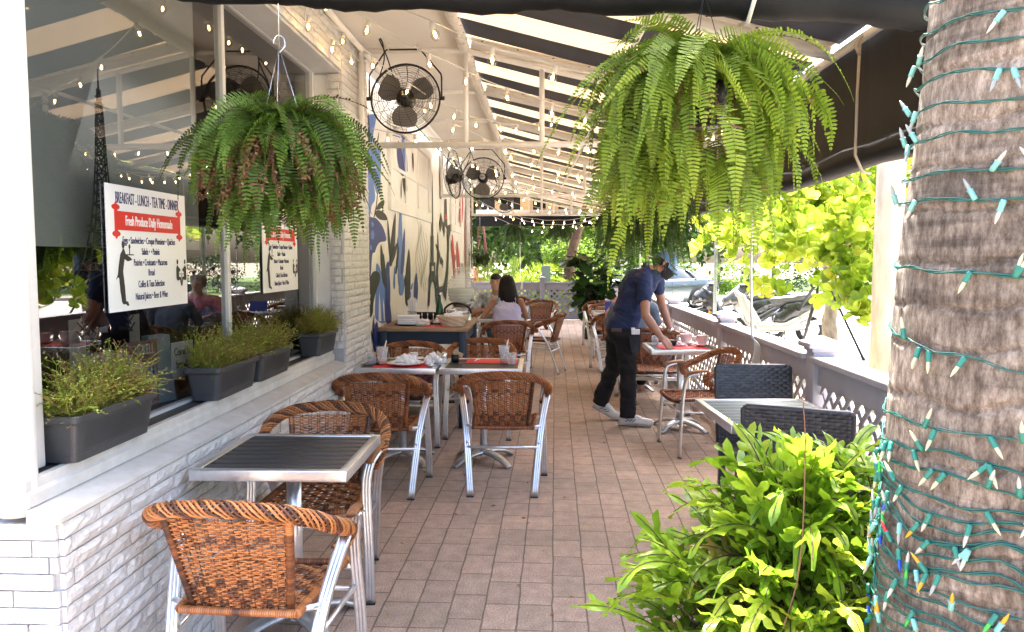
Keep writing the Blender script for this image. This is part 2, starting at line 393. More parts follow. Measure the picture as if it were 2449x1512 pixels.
# cores behind the brick faces
c = MB()
c.box((Xw-.23, 2.075, -.1), (Xw-.001, 5.235, .775)); c.box((-4.5, 2.076, -.1), (Xw-.24, 2.32, .775))
c.box((Xw-.23, 5.24, -.1), (Xw-.001, 5.99, 3.05)); c.box((Xw-.23, 2.07, 2.76), (Xw-.001, 5.239, 3.05))
P(MB().box((-1.75, 14.9, -.1), (-1.45, 15.6, 3.05)), 'wall_core', M_mortar)
c.box((-4.5, 2.076, 2.76), (Xw-.24, 2.32, 3.3))
P(c, 'wall_core', M_mortar)
b = MB(); bricks(b, (Xw, 2.07, 0), (0, 1, 0), (0, 0, 1), (1, 0, 0), 3.165, .78, seed=2)
bricks(b, (-3.2, 2.075, 0), (1, 0, 0), (0, 0, 1), (0, -1, 0), 3.2+Xw, .78, seed=3)
P(b, 'low_brick_wall', M_brick)
b = MB(); bricks(b, (Xw, 5.235, 0), (0, 1, 0), (0, 0, 1), (1, 0, 0), .76, 3.05, seed=4)
bricks(b, (Xw-.085, 5.238, .90), (1, 0, 0), (0, 0, 1), (0, -1, 0), .085, 1.85, bl=.12, seed=6)
P(b, 'brick_pier', M_brick); b = MB(); bricks(b, (Xw, 2.07, 2.77), (0, 1, 0), (0, 0, 1), (1, 0, 0), 3.16, .28, seed=5)
P(b, 'brick_header', M_brick); b = MB(); bricks(b, (-1.449, 14.9, 0), (0, 1, 0), (0, 0, 1), (1, 0, 0), .7, 3.05, seed=7)
bricks(b, (-1.75, 14.899, 0), (1, 0, 0), (0, 0, 1), (0, -1, 0), .30, 3.05, seed=8)
P(b, 'brick_pier', M_brick)
# sill: sloping ledge + upright board + inner sill
s = MB()
s.prism([(Xw+.020, 2.05, .785), (Xw+.020, 2.05, .80), (-1.43, 2.05, .825), (-1.43, 2.05, .778), (Xw+.0, 2.05, .778)], (0, 3.18, 0))
s.prism([(-1.418, 2.05, .827), (-1.418, 2.05, .862), (-1.428, 2.05, .870), (-1.428, 2.05, .900), (-1.45, 2.05, .900), (-1.45, 2.05, .827)], (0, 3.18, 0))
P(s, 'window_sill', M_sill)
s = MB(); s.box((-1.70, 2.1, .86), (-1.452, 5.23, .893)); P(s, 'inner_sill', mat('inner_sill_paint', (.06, .06, .06), .6, var=.2, vs=9))
# window
win = tag(MB().box((-1.575, 2.20, .893), (-1.53, 2.245, 2.80)).box((-1.575, 5.20, .893), (-1.53, 5.24, 2.80)).box((-1.575, 2.245, 2.755), (-1.53, 5.20, 2.80)).box((-1.575, 2.245, .893), (-1.535, 5.20, .905)).build('window', M_white, cafe)); win.location = -cafe.location
def Q(mb, name, m, parent):  # child of a part already shifted to world zero
    return mb.build(name, m, parent)
Q(MB().rbox((-1.572, 3.735, .905), (-1.532, 3.77, 2.755), .004), 'mullion', M_white, win)
M_pane = glassy('window_pane', (.62, .64, .64), .13)
Q(MB().add([(Xg, 2.245, .905), (Xg, 3.735, .905), (Xg, 3.735, 2.755), (Xg, 2.245, 2.755)], [(0, 1, 2, 3)]), 'pane', M_pane, win)
Q(MB().add([(Xg, 3.77, .905), (Xg, 5.20, .905), (Xg, 5.20, 2.755), (Xg, 3.77, 2.755)], [(0, 1, 2, 3)]), 'pane', M_pane, win)
r_ = MB()   # reveal: slanted white jamb, head soffit, near jamb
r_.prism([(Xw-.087, 5.238, .902), (-1.53, 5.228, .902), (-1.53, 5.3, .902), (Xw-.087, 5.3, .902)], (0, 0, 1.84))
r_.box((-1.53, 2.07, 2.757), (Xw-.002, 5.236, 2.767))
r_.rbox((-1.53, 2.15, .902), (-1.475, 2.215, 2.756), .006)
P(r_, 'window_reveal', M_white)
# corner downpipe column
cl = MB(); cl.tube([(-1.475, 2.09, z) for z in (.80, .86, 1.6, 2.4, 3.1)], [.052, .049, .049, .049, .049], 24)
cl.rbox((-3.2, 2.09, .80), (-1.54, 2.14, 3.1), .01)
P(cl, 'corner_column', M_white)
# interior
i_ = MB(); i_.box((-1.66, 2.32, 1.56), (-1.655, 3.70, 2.74)); P(i_, 'roller_shade', mat('grey_roller_shade', (.32, .33, .315), .9, var=.05, vs=2))
i_ = MB(); i_.add([(-5.5, 2.4, 0), (-5.5, 7, 0), (-5.5, 7, 3.2), (-5.5, 2.4, 3.2)], [(0, 1, 2, 3)]); i_.add([(-5.5, 2.33, 0), (-1.6, 2.33, 0), (-1.6, 2.33, 3.2), (-5.5, 2.33, 3.2)], [(0, 1, 2, 3)])
i_.add([(-5.5, 7, 0), (-1.76, 7, 0), (-1.76, 7, 3.2), (-5.5, 7, 3.2)], [(0, 1, 2, 3)]); i_.add([(-5.5, 2.4, 3.1), (-1.6, 2.4, 3.1), (-1.6, 7, 3.1), (-5.5, 7, 3.1)], [(0, 1, 2, 3)]); i_.add([(-5.5, 2.4, .01), (-1.6, 2.4, .01), (-1.6, 7, .01), (-5.5, 7, .01)], [(0, 1, 2, 3)])
i_.add([(-1.76, 5.86, 0), (-1.76, 7, 0), (-1.76, 7, 3.2), (-1.76, 5.86, 3.2)], [(0, 1, 2, 3)])
P(i_, 'interior_wall', mat('dark_interior', (.055, .05, .045), .8, var=.3, vs=1.2))
# ---- mural wall
Xm = -1.47
mw = MB(); mw.box((Xm-.2, 5.992, -.1), (Xm, 14.898, 3.05))
M_cream = mat('mural_ground', (.83, .82, .79), .6, var=.07, vs=2.2, bump=.08, bs=12)
def panel(y0, y1, z0, z1, nv, zs):
    t = MB(); X0 = Xm+.001
    w_ = .09
    for a, b_ in (((y0-w_, z0-w_*1.3), (y1+w_, z0)), ((y0-w_, z1), (y1+w_, z1+w_)), ((y0-w_, z0), (y0, z1)), ((y1, z0), (y1+w_, z1))):
        t.rbox((X0, a[0], a[1]), (X0+.035, b_[0], b_[1]), .006)
    for i in range(1, nv): y = y0+(y1-y0)*i/nv; t.box((X0, y-.018, z0), (X0+.016, y+.018, z1))
    for z in zs: t.box((X0, y0, z-.018), (X0+.015, y1, z+.018))
    return t
MC = dict(K=(.007, .011, .017), B=(.02, .045, .23), L=(.10, .21, .56), R=(.50, .03, .05), D=(.26, .02, .04), W=(.72, .70, .66), G=(.42, .41, .36))
MP = {k_: mat('mural_paint_'+n_, MC[k_], .55, var=.08, vs=5) for k_, n_ in (('K', 'black'), ('B', 'blue'), ('L', 'light_blue'), ('R', 'red'), ('D', 'dark_red'), ('W', 'white'), ('G', 'sketch_line'))}
MKEY = list(MC); _lay = [0]
def mp_(cx, cy): return WX(857.1+cx*.39985, 252.5+cy*.39985, Xm)
def shape(col, pts, smooth=True):
    _lay[0] += 1; dx = .0012+_lay[0]*.00016
    q = [mp_(*p) for p in pts]
    q = [V((Xm+dx, p.y, min(p.z, 3.04))) for p in q if True]
    q = [V((p.x, max(5.995, p.y), max(.02, p.z))) for p in q]
    if smooth and len(q) > 4:
        qq = []
        for i in range(len(q)):
            a, b_, c_, d = q[i-1], q[i], q[(i+1) % len(q)], q[(i+2) % len(q)]
            for k2 in range(4):
                t = k2/4; qq.append(.5*((2*b_)+(c_-a)*t+(2*a-5*b_+4*c_-d)*t*t+(3*b_-a-3*c_+d)*t*t*t))
        q = qq
    mw.prism(q, (-.001, 0, 0), m=1+MKEY.index(col))
def spike(tx, ty, bx, by, w_, col):
    mx, my = (tx+bx)/2, (ty+by)/2
    shape(col, [(tx, ty), (tx+(bx-tx)*.5-w_*.5, my), (bx-w_*.35, by), (bx+w_*.35, by), (tx+(bx-tx)*.5+w_*.5, my)])
shape('L', [(60, 70), (84, 52), (105, 58), (104, 90), (88, 180), (100, 215), (126, 235), (134, 330), (133, 400), (130, 500), (118, 525), (106, 520), (92, 470), (66, 420), (60, 300), (66, 200)])
shape('B', [(50, 60), (60, 58), (62, 300), (66, 420), (52, 430)], False)
spike(60, 40, 66, 240, 8, 'K'); spike(122, 160, 112, 230, 6, 'K')
shape('W', [(72, 365), (95, 358), (110, 375), (96, 370), (80, 374)])
shape('K', [(106, 622), (122, 584), (153, 566), (150, 600), (128, 620)]); shape('K', [(96, 634), (128, 627), (160, 650), (172, 684), (132, 684), (106, 664)])
shape('K', [(112, 520), (104, 600), (90, 668), (95, 668), (108, 606), (116, 524)], False)
shape('L', [(58, 420), (90, 470), (98, 560), (78, 600), (62, 680)])
shape('B', [(62, 682), (84, 670), (110, 680), (146, 730), (165, 805), (128, 818), (108, 845), (96, 880), (80, 900), (66, 1100), (64, 850)])
shape('L', [(74, 705), (84, 692), (92, 715), (82, 730)]); shape('L', [(72, 765), (84, 745), (94, 770), (88, 800), (76, 795)]); shape('L', [(66, 830), (78, 842), (80, 862), (68, 868)])
shape('L', [(106, 950), (128, 975), (150, 1060), (168, 1180), (168, 1290), (116, 1290), (98, 1240), (104, 1090)])
shape('B', [(164, 960), (184, 950), (184, 1140), (196, 1290), (162, 1290), (156, 1120)])
shape('W', [(118, 1290), (122, 1110), (130, 1190), (136, 1290)]); shape('W', [(150, 1290), (144, 1150), (153, 1200), (158, 1290)])
shape('K', [(66, 1260), (62, 1090), (76, 1010), (100, 990), (124, 1006), (126, 1050), (104, 1110), (88, 1180), (84, 1240)])
for a in [(133, 830, 152, 1060, 22, 'K'), (148, 885, 158, 1080, 16, 'K'), (175, 930, 178, 1200, 22, 'B'), (220, 640, 192, 945, 24, 'K'), (173, 680, 187, 900, 12, 'K'), (232, 790, 240, 1060, 8, 'K'),
          (250, 575, 246, 1060, 26, 'L'), (274, 735, 258, 1000, 20, 'B'), (215, 960, 212, 1090, 10, 'L'), (300, 855, 290, 1180, 30, 'K'), (290, 985, 264, 1100, 12, 'K'), (344, 1000, 340, 1170, 24, 'B'),
          (262, 1010, 252, 1130, 30, 'L'), (320, 1060, 314, 1100, 10, 'L'), (310, 1110, 306, 1150, 8, 'L'), (240, 840, 222, 1000, 10, 'K'), (190, 250, 192, 510, 12, 'L'), (200, 240, 198, 320, 6, 'B'),
          (235, 210, 262, 410, 34, 'B'), (250, 130, 282, 205, 40, 'B'), (290, 400, 262, 210, 20, 'L'), (326, 395, 322, 290, 8, 'K'), (262, 430, 282, 545, 12, 'K'), (286, 515, 270, 440, 16, 'K'), (254, 440, 252, 550, 4, 'K'),
          (105, 1290, 100, 1460, 34, 'B'), (72, 1345, 92, 1440, 10, 'K'), (88, 1250, 84, 1400, 8, 'K'),
          (560, 770, 572, 1022, 14, 'R'), (552, 800, 562, 920, 8, 'R'), (588, 810, 598, 1000, 16, 'R'), (616, 500, 610, 700, 24, 'R'), (604, 620, 602, 690, 8, 'R'), (640, 560, 644, 1000, 20, 'D'), (577, 890, 570, 935, 10, 'D')]: spike(*a)
shape('K', [(188, 945), (196, 880), (214, 840), (230, 822), (222, 870), (204, 930)])
for y in (165, 180, 196): shape('B', [(172, y-30), (245, y-8), (245, y-3), (172, y-25)], False)
# mural tower and branch
spike(438, 395, 440, 940, 8, 'K'); shape('K', [(430, 780), (446, 780), (446, 940), (430, 940)], False)
shape('K', [(424, 938), (456, 938), (456, 1012), (424, 1012)], False)
shape('K', [(424, 1012), (456, 1012), (466, 1080), (472, 1200), (462, 1200), (455, 1090), (440, 1050), (428, 1090), (422, 1190), (412, 1190), (418, 1080)])
shape('W', [(434, 960), (446, 960), (446, 990), (434, 990)], False)
for q in ([(470, 760), (478, 900), (472, 1000), (480, 1120), (472, 1120), (464, 1000), (470, 900)], [(462, 830), (480, 870), (492, 940), (486, 944), (474, 880), (458, 840)],
          [(490, 640), (500, 700), (486, 760), (480, 700)], [(505, 690), (516, 720), (510, 790), (500, 740)], [(490, 900), (504, 930), (500, 975), (492, 940)], [(466, 1090), (500, 1080), (500, 1115), (470, 1120)]): shape('K', q)
shape('K', [(512, 560), (524, 560), (528, 720), (548, 710), (550, 730), (540, 800), (534, 1000), (520, 1170), (508, 1140), (496, 1090), (512, 1060), (524, 980), (530, 840), (524, 740), (512, 720)], False)
shape('K', [(480, 300), (488, 310), (492, 560), (484, 560)], False)
for k2 in range(7):   # sketched curls
    cx0 = 345+k2*9; a = [(cx0+math.sin(i*.8+k2)*10, 680+k2*14+i*40) for i in range(10)]
    shape('G', a+[(p[0]+1.4, p[1]) for p in reversed(a)], False)
mural = P(mw, 'mural_wall', [M_cream]+[MP[k_] for k_ in MKEY])
pm = panel(7.5, 10.05, 2.10, 2.80, 3, [2.42]); Q(pm, 'blind_window_panel', M_cream, mural)
pm = panel(12.5, 13.9, 2.08, 2.80, 2, [2.42]); Q(pm, 'blind_window_panel', M_cream, mural)
# fire notice on the wall
nt_ = MB(); nt_.box((Xm+.001, 11.70, 1.92), (Xm+.012, 11.95, 2.22)); notice = P(nt_, 'notice_plate', mat('notice_white', (.7, .68, .6), .4), mural); notice.location = (0, 0, 0)
Q(MB().box((Xm+.0125, 11.72, 2.12), (Xm+.014, 11.93, 2.19)), 'notice_band', M_red, notice)

# ================================================================ AWNING
def slope_z(x): return 3.06-(x+.56)*(.5/2.06)
Xe = 1.50; Ze = slope_z(Xe); Y0, Y1 = 3.05, 19.0
awn = thing('striped_awning', 'black and white striped awning on a white pipe frame over the terrace', 'awning', (.5, 3.0, 2.5))
s = MB(); s.box((-1.45, Y0, 3.052), (-.575, Y1, 3.075)); P(s, 'soffit', M_soffit, awn)
cv = MB(); y = 4.79-.37*5; k = 0
NX = 10
while y < Y1:
    ya, yb = max(y, Y0), min(y+.37, Y1); col = 1 if (k % 2) else 0
    for i in range(NX):
        xa = -.56+(Xe+.56)*i/NX; xb = -.56+(Xe+.56)*(i+1)/NX
        sg = lambda x: -.015*math.sin(PI*(x+.56)/2.06)
        cv.add([(xa, ya, slope_z(xa)+.035+sg(xa)), (xb, ya, slope_z(xb)+.035+sg(xb)), (xb, yb, slope_z(xb)+.035+sg(xb)), (xa, yb, slope_z(xa)+.035+sg(xa))], [(0, 1, 2, 3)], m=col, sm=True)
    y += .37; k += 1
P(cv, 'canopy', [M_canvasK, M_canvasW], awn)
rp = .021
fr = MB()
for yy in (5.67, 10.22, 14.7):
    fr.tube([(-1.31, yy, 3.01), (-.56, yy, 3.01), (Xe, yy, Ze-.03)], rp, 10)
    zb = 2.34
    fr.tube([(-1.31, yy, 3.03), (-1.31, yy, zb)], rp, 10); fr.tube([(-1.33, yy, zb), (Xe, yy, zb)], rp*1.05, 10)
    for xx in (-.55, 0.0, .56, 1.0): fr.tube([(xx, yy, zb), (xx, yy, slope_z(xx)-.03)], rp*.92, 10)
    fr.tube([(Xe, yy, zb), (Xe, yy, Ze)], rp, 8)
for yy in (3.1, 4.1, 7.1, 8.6, 11.6, 13.1, 16.1, 17.6, 18.95):
    fr.tube([(-1.31, yy, 3.02), (-.56, yy, 3.02)], rp*.85, 10); fr.tube([(-.56, yy, 3.02), (Xe, yy, Ze-.02)], rp, 10)
for xx, zz in ((-1.30, 3.02), (-.56, 3.03), (Xe, Ze-.01)): fr.tube([(xx, 3.05, zz), (xx, Y1, zz)], rp, 10)
fr.tube([(.56, 3.1, slope_z(.56)-.05), (.36, 14, slope_z(.36)-.05)], .015, 8)
P(fr, 'pipe_frame', M_pipe, awn)
# laced canvas sleeves round rafters and along the soffit edge, with eyelets
sl_ = MB()
for yy in (4.1, 5.62, 7.1, 8.6, 10.12, 11.6, 13.1, 14.6, 16.1, 17.6):
    n_ = 16; pts = [V((-.5+(Xe+.46)*i/n_, yy, slope_z(-.5+(Xe+.46)*i/n_)+.0+rnd(-.003, .003))) for i in range(n_+1)]
    sl_.tube(pts, [.036+rnd(0, .004) for _ in pts], 8, flat=.9)
    sl_.prism([(-.5, yy-.09, slope_z(-.5)+.018), (Xe-.04, yy-.09, slope_z(Xe-.04)+.018), (Xe-.04, yy+.07, slope_z(Xe-.04)+.020), (-.5, yy+.07, slope_z(-.5)+.020)], (0, 0, .004))
    for i in range(8):
        x = -.42+i*.25; sl_.ell((x, yy-.065, slope_z(x)+.014), (.009, .009, .003), n=8, k=4, m=1)
pts = [V((-.56+rnd(-.004, .004), 3.1+i*.2, 3.03+rnd(-.004, .004))) for i in range(80)]; sl_.tube(pts, [.040+rnd(0, .006) for _ in pts], 8)
for i in range(100):
    yy = 3.2+i*.158; sl_.ell((-.525, yy, 3.018), (.008, .008, .003), n=6, k=4, m=1)
    sl_.tube([(-.60, yy, 3.03), (-.58, yy+.03, 2.988), (-.54, yy+.05, 2.992), (-.52, yy+.07, 3.015)], .003, 4)
P(sl_, 'canvas_sleeve', [M_clearv, M_blackm], awn)
# side valance (black, upright) with a rolled bottom, and its straps
va = MB(); n_ = 60
for i in range(n_):
    ya = 2.98+(Y1-2.98)*i/n_; yb = 2.98+(Y1-2.98)*(i+1)/n_
    da, db = .012*math.sin(ya*5.3), .012*math.sin(yb*5.3)
    zb = 1.98 
    va.add([(Xe+.03, ya, Ze+.03), (Xe+.03, yb, Ze+.03), (Xe+.035+db, yb, zb+.02), (Xe+.035+da, ya, zb+.02)], [(0, 1, 2, 3)], sm=True)
pts = [V((Xe+.04+.006*math.sin(i*1.7), 2.99+(Y1-2.99)*i/50, 2.0+.008*math.sin(i*.9))) for i in range(51)]
va.tube(pts, [.062+.006*math.sin(i*2.3) for i in range(51)], 12)
P(va, 'side_valance', M_vinyl, awn)
M_web = mat('beige_webbing', (.40, .36, .30), .8)
for yy in (3.72, 6.6, 9.8, 13.2):
    st = MB(); st.tube([(Xe-.03, yy, Ze-.03), (Xe-.035, yy, 2.3), (Xe-.036, yy, 2.0), (Xe+.0, yy, 1.925), (Xe+.04, yy, 1.915)], .0075, 6)
    if yy < 4: st.tube([(Xe+.03, 3.72, Ze+.02), (Xe-.03, 3.72, Ze-.02), (Xe-.05, 3.72, Ze-.06), (Xe-.03, 3.72, Ze-.1)], .010, 6)
    P(st, 'tie_strap', M_web, awn)
# front roll of vinyl hanging across the open end
fv = MB(); pts = []; 
def fz(x): return 2.585-.048*(x+1.5)-.012*math.sin((x+1.4)*2.4)
for i in range(61):
    x = -1.9+3.46*i/60; pts.append(V((x, 2.98+.006*math.sin(i*.9), fz(x))))
fv.tube(pts, [.075+.008*math.sin(i*.7)+.004*math.sin(i*2.9) for i in range(61)], 16)
for i in range(60):
    xa, xb = pts[i].x, pts[i+1].x
    fv.add([(xa, 2.955, fz(xa)+.03), (xb, 2.955, fz(xb)+.03), (xb, 2.965+.01*math.sin(xb*6), 3.2), (xa, 2.965+.01*math.sin(xa*6), 3.2)], [(0, 1, 2, 3)], sm=True)
P(fv, 'front_roll', M_vinyl, awn)
fs_ = MB()
x = WY(1806, 20, 2.9).x; fs_.tube([(x, 2.94, 3.1), (x-.002, 2.895, 2.58), (x-.004, 2.895, 2.45), (x-.012, 2.95, 2.385), (x-.02, 3.03, 2.40)], .008, 6)
fs_.box((WY(2080, 0, 2.93).x, 2.945, 2.55), (WY(2175, 0, 2.93).x, 2.951, 2.72))
P(fs_, 'roll_strap', mat('cream_webbing', (.62, .60, .52), .7), awn)
zp = MB(); zp.tube([(Xe+.01, 2.97, 2.46), (Xe+.045, 2.96, 1.95)], .011, 6); P(zp, 'corner_strip', M_white, awn)
# striped gable at the far end
gb = MB(); x = -1.45; k = 0
while x < Xe:
    xb = min(x+.31, Xe); zt = lambda q: 3.05 if q < -.56 else slope_z(q)
    gb.add([(x, Y1, 2.62), (xb, Y1, 2.62), (xb, Y1, zt(xb)), (x, Y1, zt(x))], [(0, 1, 2, 3)], m=(1 if k % 2 else 0)); x = xb; k += 1
P(gb, 'gable_stripe', [M_canvasK, M_canvasW], awn)
gv = MB(); gv.box((-1.6, Y1-.02, 2.58), (Xe, Y1-.01, 2.70), m=1); gv.box((-1.6, Y1-.03, 2.30), (Xe+.05, Y1-.022, 2.585), m=0)
gv.tube([(-1.55, Y1-.05, 2.60), (Xe, Y1-.05, 2.60)], .022, 8, m=1)
for xx in (-.9, -.3, .3, .8, 1.2): gv.tube([(xx, Y1-.05, 2.60), (xx, Y1-.05, slope_z(max(xx, -.56)))], .018, 8, m=1)
P(gv, 'end_valance', [M_vinyl, M_pipe], awn)

# ================================================================ LATTICE FENCE
fence = thing('lattice_fence', 'long lilac grey lattice fence with capped posts along the street side', 'fence', (1.55, 3.0, 0))
bfence = thing('lattice_fence', 'short grey lattice fence closing the far end of the terrace', 'fence', (0, 19.0, 0))
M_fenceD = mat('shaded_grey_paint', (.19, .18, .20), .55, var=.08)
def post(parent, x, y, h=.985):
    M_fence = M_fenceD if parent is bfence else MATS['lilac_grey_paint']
    p_ = MB(); p_.rbox((x-.062, y-.062, 0), (x+.062, y+.062, h), .006); p = P(p_, 'post', M_fence, parent)
    c_ = MB()
    for (w_, z0, z1) in ((.074, h-.001, h+.024), (.100, h+.022, h+.050)): c_.rbox((x-w_, y-w_, z0), (x+w_, y+w_, z1), .004)
    w_ = .10; c_.add([(x-w_, y-w_, h+.05), (x+w_, y-w_, h+.05), (x+w_, y+w_, h+.05), (x-w_, y+w_, h+.05), (x, y, h+.09)], [(0, 1, 4), (1, 2, 4), (2, 3, 4), (3, 0, 4)])
    c = c_.build('post_cap', M_fence, p)
def lattice(parent, O, ax, L, z0, z1, w_=.036, sp=.088):
    """crossed diagonal slats clipped to the panel; O = start, ax = direction"""
    O, ax = V(O), V(ax); nrm = V((ax.y, -ax.x, 0)); t = MB(); H = z1-z0
    for sgn, off in ((1, .004), (-1, -.004)):
        k = -H if sgn > 0 else 0
        while k < (L if sgn > 0 else L+H):
            # centre line: s = k + sgn*h
            h0, h1 = 0, H
            if sgn > 0: a = max(0, -k); b_ = min(H, L-k)
            else: a = max(0, k-L); b_ = min(H, k)
            if b_-a > .02:
                pa = (k+sgn*a, a); pb = (k+sgn*b_, b_); hw = w_/2*1.414
                def q(s_, h_): return O+ax*s_+V((0, 0, z0+h_))+nrm*(off-.003)
                t.prism([q(max(0, min(L, pa[0]-hw)), pa[1]), q(max(0, min(L, pa[0]+hw)), pa[1]), q(max(0, min(L, pb[0]+hw)), pb[1]), q(max(0, min(L, pb[0]-hw)), pb[1])], nrm*.006)
            k += sp*1.414
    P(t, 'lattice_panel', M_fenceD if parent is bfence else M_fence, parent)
py = [1.9, 4.48, 6.76, 9.45, 11.9, 14.4, 16.9, 19.0]
Xf = 1.57
for i, y in enumerate(py): post(fence, Xf+.035, y, .99)
for i in range(len(py)-1):
    a, b_ = py[i]+.064, py[i+1]-.064
    t = MB(); t.rbox((Xf-.055, a, .935), (Xf+.095, b_, .968), .005); t.rbox((Xf, a, .80), (Xf+.035, b_, .934), .004); P(t, 'rail', M_fence, fence)
    t = MB(); t.rbox((Xf, a, .02), (Xf+.035, b_, .10), .004); P(t, 'bottom_rail', M_fence, fence)
    lattice(fence, (Xf+.018, a, 0), (0, 1, 0), b_-a, .09, .81)
px_ = [-1.75, .02, 1.45]
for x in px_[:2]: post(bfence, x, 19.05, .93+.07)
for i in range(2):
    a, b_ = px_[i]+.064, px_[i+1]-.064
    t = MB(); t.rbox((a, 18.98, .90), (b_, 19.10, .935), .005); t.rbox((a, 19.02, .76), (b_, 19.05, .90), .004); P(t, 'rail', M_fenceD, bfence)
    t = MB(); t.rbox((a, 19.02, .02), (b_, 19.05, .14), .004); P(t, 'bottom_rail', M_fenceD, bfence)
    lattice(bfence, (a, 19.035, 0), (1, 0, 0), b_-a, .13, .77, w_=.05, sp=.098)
# grey backing board behind the far lattice
# ================================================================ WICKER CHAIR
def coil(mb, pts, r, pitch=.0072, t=None, m=0, n=8, rs=random):
    """wrapped cane round a bar: tight rings with their own shades"""
    pts = [V(p) for p in pts]; seg = [(pts[i+1]-pts[i]).length for i in range(len(pts)-1)]; L = sum(seg)
    k = max(2, int(L/pitch)); out = []; rr = []; ts = []; base = rs.random()
    def at(s_):
        i = 0
        while i < len(seg)-1 and s_ > seg[i]: s_ -= seg[i]; i += 1
        return pts[i].lerp(pts[i+1], min(1, s_/max(seg[i], 1e-9)))
    for i in range(k):
        if rs.random() < .10: base = rs.random()
        tt = min(1, max(0, base*.75+rs.random()*.35))
        out += [at(L*i/k), at(L*(i+.5)/k)]; rr += [r*.86, r*1.04]; ts += [tt*.5, tt]
    out.append(at(L)); rr.append(r*.86)
    mb.tube(out, rr, n, m, ts, True, True)
def ribbon(mb, pts, nrm, w_, th, t, m=0):
    """flat cane strip (rectangular section) along pts, width along 'nrm[i]'"""
    k = len(pts); vs = []; fs = []; ts = []
    for i in range(k):
        T = (pts[min(i+1, k-1)]-pts[max(i-1, 0)]).normalized(); W_ = nrm[i]; N_ = T.cross(W_).normalized()
        for a, b_ in ((-1, -.2), (0, 1), (1, -.2), (0, -1)): vs.append(pts[i]+W_*(a*w_/2)+N_*(b_*th))
    for i in range(k-1):
        for j in range(4): fs.append((i*4+j, i*4+(j+1) % 4, i*4+4+(j+1) % 4, i*4+4+j)); ts.append(t[i] if isinstance(t, list) else t)
    mb.add(vs, fs, m, ts, True)
def wicker_chair(seed=1):
    rs = random.Random(seed); WK = M_wick if seed == 1 else M_wick2
    t = thing('wicker_armchair', 'x', 'chair', group='brown wicker armchairs with aluminium frames')
    # --- back panel
    def Sb(u, v):
        hw = .150+.038*v; return V((u*hw, -.185-.085*v+.028*u*u*(1-.3*v), .435+.315*v))
    bk = MB(); rows = 40; ns = 9
    for i in range(rows):
        v = (i+.5)/rows*.985; par = (i % 2)*2-1; band = 22 <= i <= 24
        pts = []; nr = []; ts = []; sp = 2*ns
        for j in range(2*ns*2+1):
            u = -1+2*j/(2*ns*2); ph = math.cos(PI*j/2)*par if not band else math.cos(PI*j/4)*par*1.3
            e = .0045*ph
            pts.append(Sb(u, v)+V((0, e, .0012*math.sin(j*1.3+i)+rs.uniform(-.0006, .0006)))); nr.append(V((0, .25, 1)).normalized())
            cell = int((j/4.0+.25)); blk = (i//5+cell) % 2
            ts.append(min(1, max(0, (.25 if (blk and (i < 14 or 27 < i < 33)) else (.62 if i < 8 else .80))+rs.uniform(-.2, .18))) if rs.random() > .08 else rs.random())
        ribbon(bk, pts, nr, .0066, .0022, ts)
    for j in range(ns+1):
        u = -1+2*j/ns
        for d in (-.006, .006):
            bk.tube([Sb(u, v/8)+V((d, -.001, 0)) for v in range(9)], .0021, 4, t=rs.random()*.6)
    for sgn in (-1, 1):
        coil(bk, [Sb(sgn, v/10)+V((sgn*.008, 0, 0)) for v in range(11)], .0135, rs=rs)
    coil(bk, [Sb(-1.15, -.01), Sb(-.5, -.035), Sb(.5, -.035), Sb(1.15, -.01)], .013, rs=rs)
    bk.build('backrest', WK, t)
    # --- arm roll
    path = spline([(.250, .005, .560), (.275, .035, .585), (.289, .028, .625), (.292, -.03, .652), (.290, -.12, .690), (.258, -.205, .735), (.17, -.262, .772), (0, -.288, .788)], 5)
    path = path[:-1]+[V((-p.x, p.y, p.z)) for p in reversed(path)]
    rl = MB(); n = len(path)
    rad = [.019+.005*min(1, min(i, n-1-i)/8) for i in range(n)]
    rl.tube(path, [r*.80 for r in rad], 10, t=.05)
    fine = spline(path, 2); m_ = len(fine); up = V((0, 0, 1))
    # parallel-transported frame
    fr_ = []; u = None
    for i in range(m_):
        T = (fine[min(i+1, m_-1)]-fine[max(i-1, 0)]).normalized(); u = (up if u is None else u); u = (u-T*u.dot(T)).normalized(); fr_.append((u.copy(), T.cross(u)))
    ln = [0]
    for i in range(1, m_): ln.append(ln[-1]+(fine[i]-fine[i-1]).length)
    for s_ in range(14):
        sg = 1 if s_ < 9 else -1; k0 = (s_ if s_ < 9 else s_-9)/(9 if s_ < 9 else 5); pts = []; lift = 1.0 if sg > 0 else .93
        for i in range(m_):
            a = 2*PI*(k0+sg*ln[i]/(.17 if sg > 0 else .09)); r = rad[min(i//2, n-1)]*(lift+.07*math.sin(ln[i]*170+s_*2)); U_, W_ = fr_[i]
            pts.append(fine[i]+U_*(math.cos(a)*r)+W_*(math.sin(a)*r))
        rl.tube(pts, .0042 if sg > 0 else .003, 5, t=min(1, .55+rs.uniform(-.4, .45)))
    rl.build('arm_roll', WK, t)
    # --- seat
    st_ = MB()
    def Ss(u, v):
        hw = .185+.03*v; return V((u*hw, -.185+.415*v, .432-.012*(1-u*u)*math.sin(PI*v)-(.02*(v-.85)/.15 if v > .85 else 0)))
    rows = 38; nst = 9
    for i in range(rows):
        v = (i+.5)/rows; par = (i//2 % 2)*2-1; pts = []; nr = []; ts = []
        for j in range(nst*4+1):
            u = -1+2*j/(nst*4); ph = math.cos(PI*j/2+ (i//2)*.0)*par
            pts.append(Ss(u, v)+V((0, 0, .0035*ph))); nr.append(V((0, 1, 0)))
            cell = int(j/4.+.25); ts.append(min(1, max(0, (.25 if (cell+i//4) % 2 else .8)+rs.uniform(-.2, .2))))
        ribbon(st_, pts, nr, .0100, .0022, ts)
